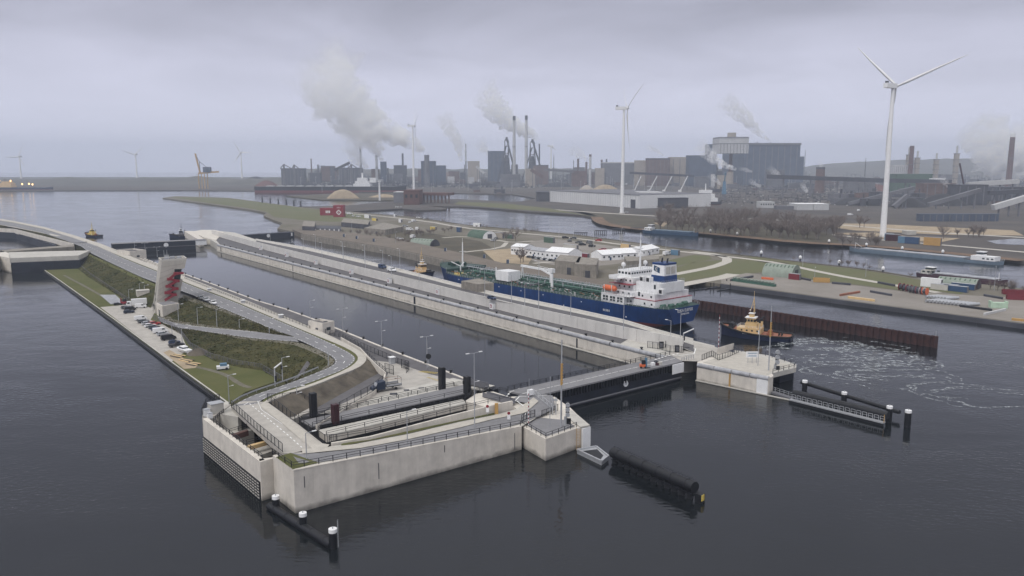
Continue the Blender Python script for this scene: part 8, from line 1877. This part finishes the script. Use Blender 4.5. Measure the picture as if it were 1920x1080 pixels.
# ================================================================ steam
def steam(name,label,path,dens,seed,colr=(1,1,1)):
    """path: (x, y, radius px, dist) centres in the plume; one soft volume with a lumpy skin"""
    rnd_=random.Random(seed); C=[]
    for x,y,r,dist in path:
        b=GD(x,dist,0); z=ztop(b,y); C.append((Vector((b.x,b.y,z)),r*mpp(b)))
    m=MB(); m.sm=True; n,rows=16,[]
    K=5; pts=[]
    for (a,ra),(b,rb) in zip(C,C[1:]):
        for i in range(K): pts.append((a.lerp(b,i/K),lerp(ra,rb,i/K)))
    pts.append(C[-1]); c0,r0=pts[0]; d0=(pts[1][0]-c0).normalized(); pts=[(c0-d0*r0*.4,r0*.1)]+pts; c1,r1=pts[-1]; d1=(c1-pts[-2][0]).normalized(); pts+=[(c1+d1*r1*.8,r1*.5),(c1+d1*r1,r1*.05)]
    for j,(c,r) in enumerate(pts):
        a=pts[max(0,j-1)][0]; b=pts[min(len(pts)-1,j+1)][0]; d=(b-a).normalized(); u=d.cross(Vector((0,1,0))).normalized(); v=d.cross(u)
        row=[]
        for i in range(n):
            an=2*math.pi*i/n; e=u*math.cos(an)+v*math.sin(an); q=c+e*r; f=1+.5*mnoise.noise(q/max(10,r)*1.1+Vector((seed,0,0)))+.35*mnoise.noise(q/max(10,r)*2.6); row.append(c+e*r*f)
        rows.append(row)
    N_=len(rows); m.add([p for r_ in rows for p in r_],[(j*n+i,j*n+(i+1)%n,(j+1)*n+(i+1)%n,(j+1)*n+i) for j in range(N_-1) for i in range(n)]+[tuple(range(n))[::-1],tuple(range((N_-1)*n,N_*n))])
    mt=bpy.data.materials.new('steam'); mt.use_nodes=True; t=mt.node_tree; t.nodes.clear(); o=t.nodes.new('ShaderNodeOutputMaterial'); pv=t.nodes.new('ShaderNodeVolumePrincipled'); pv.inputs['Color'].default_value=(*colr,1); pv.inputs['Anisotropy'].default_value=.3
    rr=max(r for _,r in C); ge=t.nodes.new('ShaderNodeNewGeometry'); no=t.nodes.new('ShaderNodeTexNoise'); no.inputs['Scale'].default_value=2.6/rr; no.inputs['Detail'].default_value=6; no.inputs['Roughness'].default_value=.6; t.links.new(ge.outputs['Position'],no.inputs['Vector'])
    # thins out away from the source
    start=C[0][0]; ds=t.nodes.new('ShaderNodeVectorMath'); ds.operation='DISTANCE'; t.links.new(ge.outputs['Position'],ds.inputs[0]); ds.inputs[1].default_value=start
    fa=t.nodes.new('ShaderNodeMapRange'); fa.inputs['From Min'].default_value=0; fa.inputs['From Max'].default_value=(C[-1][0]-start).length*.95; fa.inputs['To Min'].default_value=1.0; fa.inputs['To Max'].default_value=.0; t.links.new(ds.outputs['Value'],fa.inputs['Value'])
    m1=t.nodes.new('ShaderNodeMapRange'); m1.inputs['From Min'].default_value=.43; m1.inputs['From Max'].default_value=.58; m1.inputs['To Min'].default_value=0; m1.inputs['To Max'].default_value=dens*2.2; t.links.new(no.outputs[0],m1.inputs['Value'])
    mu_=t.nodes.new('ShaderNodeMath'); mu_.operation='MULTIPLY'; t.links.new(m1.outputs[0],mu_.inputs[0]); t.links.new(fa.outputs[0],mu_.inputs[1]); t.links.new(mu_.outputs[0],pv.inputs['Density']); t.links.new(pv.outputs[0],o.inputs['Volume'])
    ob=m.build(name,mt); tag(ob,kind='stuff'); ob['label']=label
    return ob
D=2750
steam('steam','thick white steam drifting left from the squat cooling tower',[(801,288,3,D),(788,278,8,D),(765,262,15,D),(735,248,23,D),(700,232,34,D),(665,210,44,D),(640,180,50,D),(615,140,52,D),(590,95,55,D)],.06,1)
steam('steam','white steam rising from the short blue quenching tower',[(720,302,3,D+80),(712,292,7,D+80),(700,272,14,D+80),(690,245,22,D+80)],0.075,2)
steam('steam','faint steam under the grey double chimney',[(690,316,5,D+100),(672,300,12,D+100),(664,284,14,D+100),(650,262,18,D+100)],0.048,3)
steam('steam','thin steam column left of the silo block',[(866,302,3,D),(862,285,6,D),(855,260,11,D),(840,232,15,D),(825,205,18,D)],0.066,4)
steam('steam','second thin steam column left of the silo block',[(874,302,2,D-60),(872,280,4,D-60),(860,252,8,D-60)],0.066,5)
steam('steam','bright steam behind the two tall pale chimneys',[(1008,262,4,3300),(998,252,8,3300),(980,243,13,3300),(955,230,18,3300),(935,210,24,3300),(915,185,26,3300),(900,155,26,3300)],0.080,6)
steam('steam','faint steam puffs left of the blast furnace',[(918,290,4,3300),(905,278,10,3300),(893,262,14,3300)],0.035,7)
steam('steam','white smoke below the water tower',[(1378,318,2.5,2100),(1358,310,6,2100),(1335,298,10,2100),(1318,282,13,2100),(1300,262,16,2100)],0.099,8)
steam('steam','white steam right of the water tower stem',[(1408,322,2,2050),(1394,318,4,2050),(1380,316,4,2050)],.08,9)
steam('steam','steam from the roof flues of the huge hall',[(1440,264,1.5,2900),(1425,254,5,2900),(1405,236,10,2900),(1385,215,16,2900),(1340,180,24,2900)],0.060,10)
steam('steam','steam above the beige hall',[(1244,292,1.5,2950),(1228,282,4,2950),(1205,272,7,2950)],0.064,11)
steam('steam','white puff on the squat brown cooling tower',[(1536,312,4,1430),(1533,305,5,1430),(1528,298,5,1430)],.06,12)
steam('steam','small white puffs on the ground left of the brown cooling tower',[(1512,360,3,1500),(1505,350,5,1500),(1497,340,4,1500)],.12,13)
steam('steam','low white puff behind the white office',[(1425,350,3,1700),(1412,344,4,1700),(1400,336,5,1700)],.1,14)
steam('steam','large bank of white steam around the right chimney',[(1930,345,14,3300),(1900,325,22,3300),(1870,305,32,3300),(1850,280,38,3300),(1830,250,40,3300),(1810,215,38,3300)],0.070,15)
steam('steam','second bank of steam at the right picture edge',[(1960,330,20,3300),(1930,300,36,3300),(1905,265,40,3300),(1880,230,40,3300)],0.070,16)
steam('steam','broad dim smoke spreading up and left over the coke works',[(700,262,26,2900),(668,225,44,2900),(640,180,60,2900),(610,130,70,2900),(575,80,80,2900)],.008,18)
steam('steam','bright lumps of steam in the middle of the big plume',[(715,285,9,2700),(700,262,18,2700),(672,245,26,2700),(648,215,30,2700)],.035,19)
steam('steam','white steam over the sinter plant left of the right chimney',[(1780,352,3,1500),(1770,342,6,1500),(1755,328,9,1500)],.05,20)
steam('steam','small white steam cloud low in front of the huge hall',[(1462,330,3,2000),(1450,322,6,2000),(1435,312,7,2000)],.05,21)
steam('steam','small steam puff by the ship cranes',[(1350,345,3,1900),(1338,335,6,1900),(1325,325,7,1900)],.06,22)
steam('steam','thin steam above the beige block',[(1100,300,3,2900),(1085,288,9,2900),(1065,275,13,2900)],0.030,17)
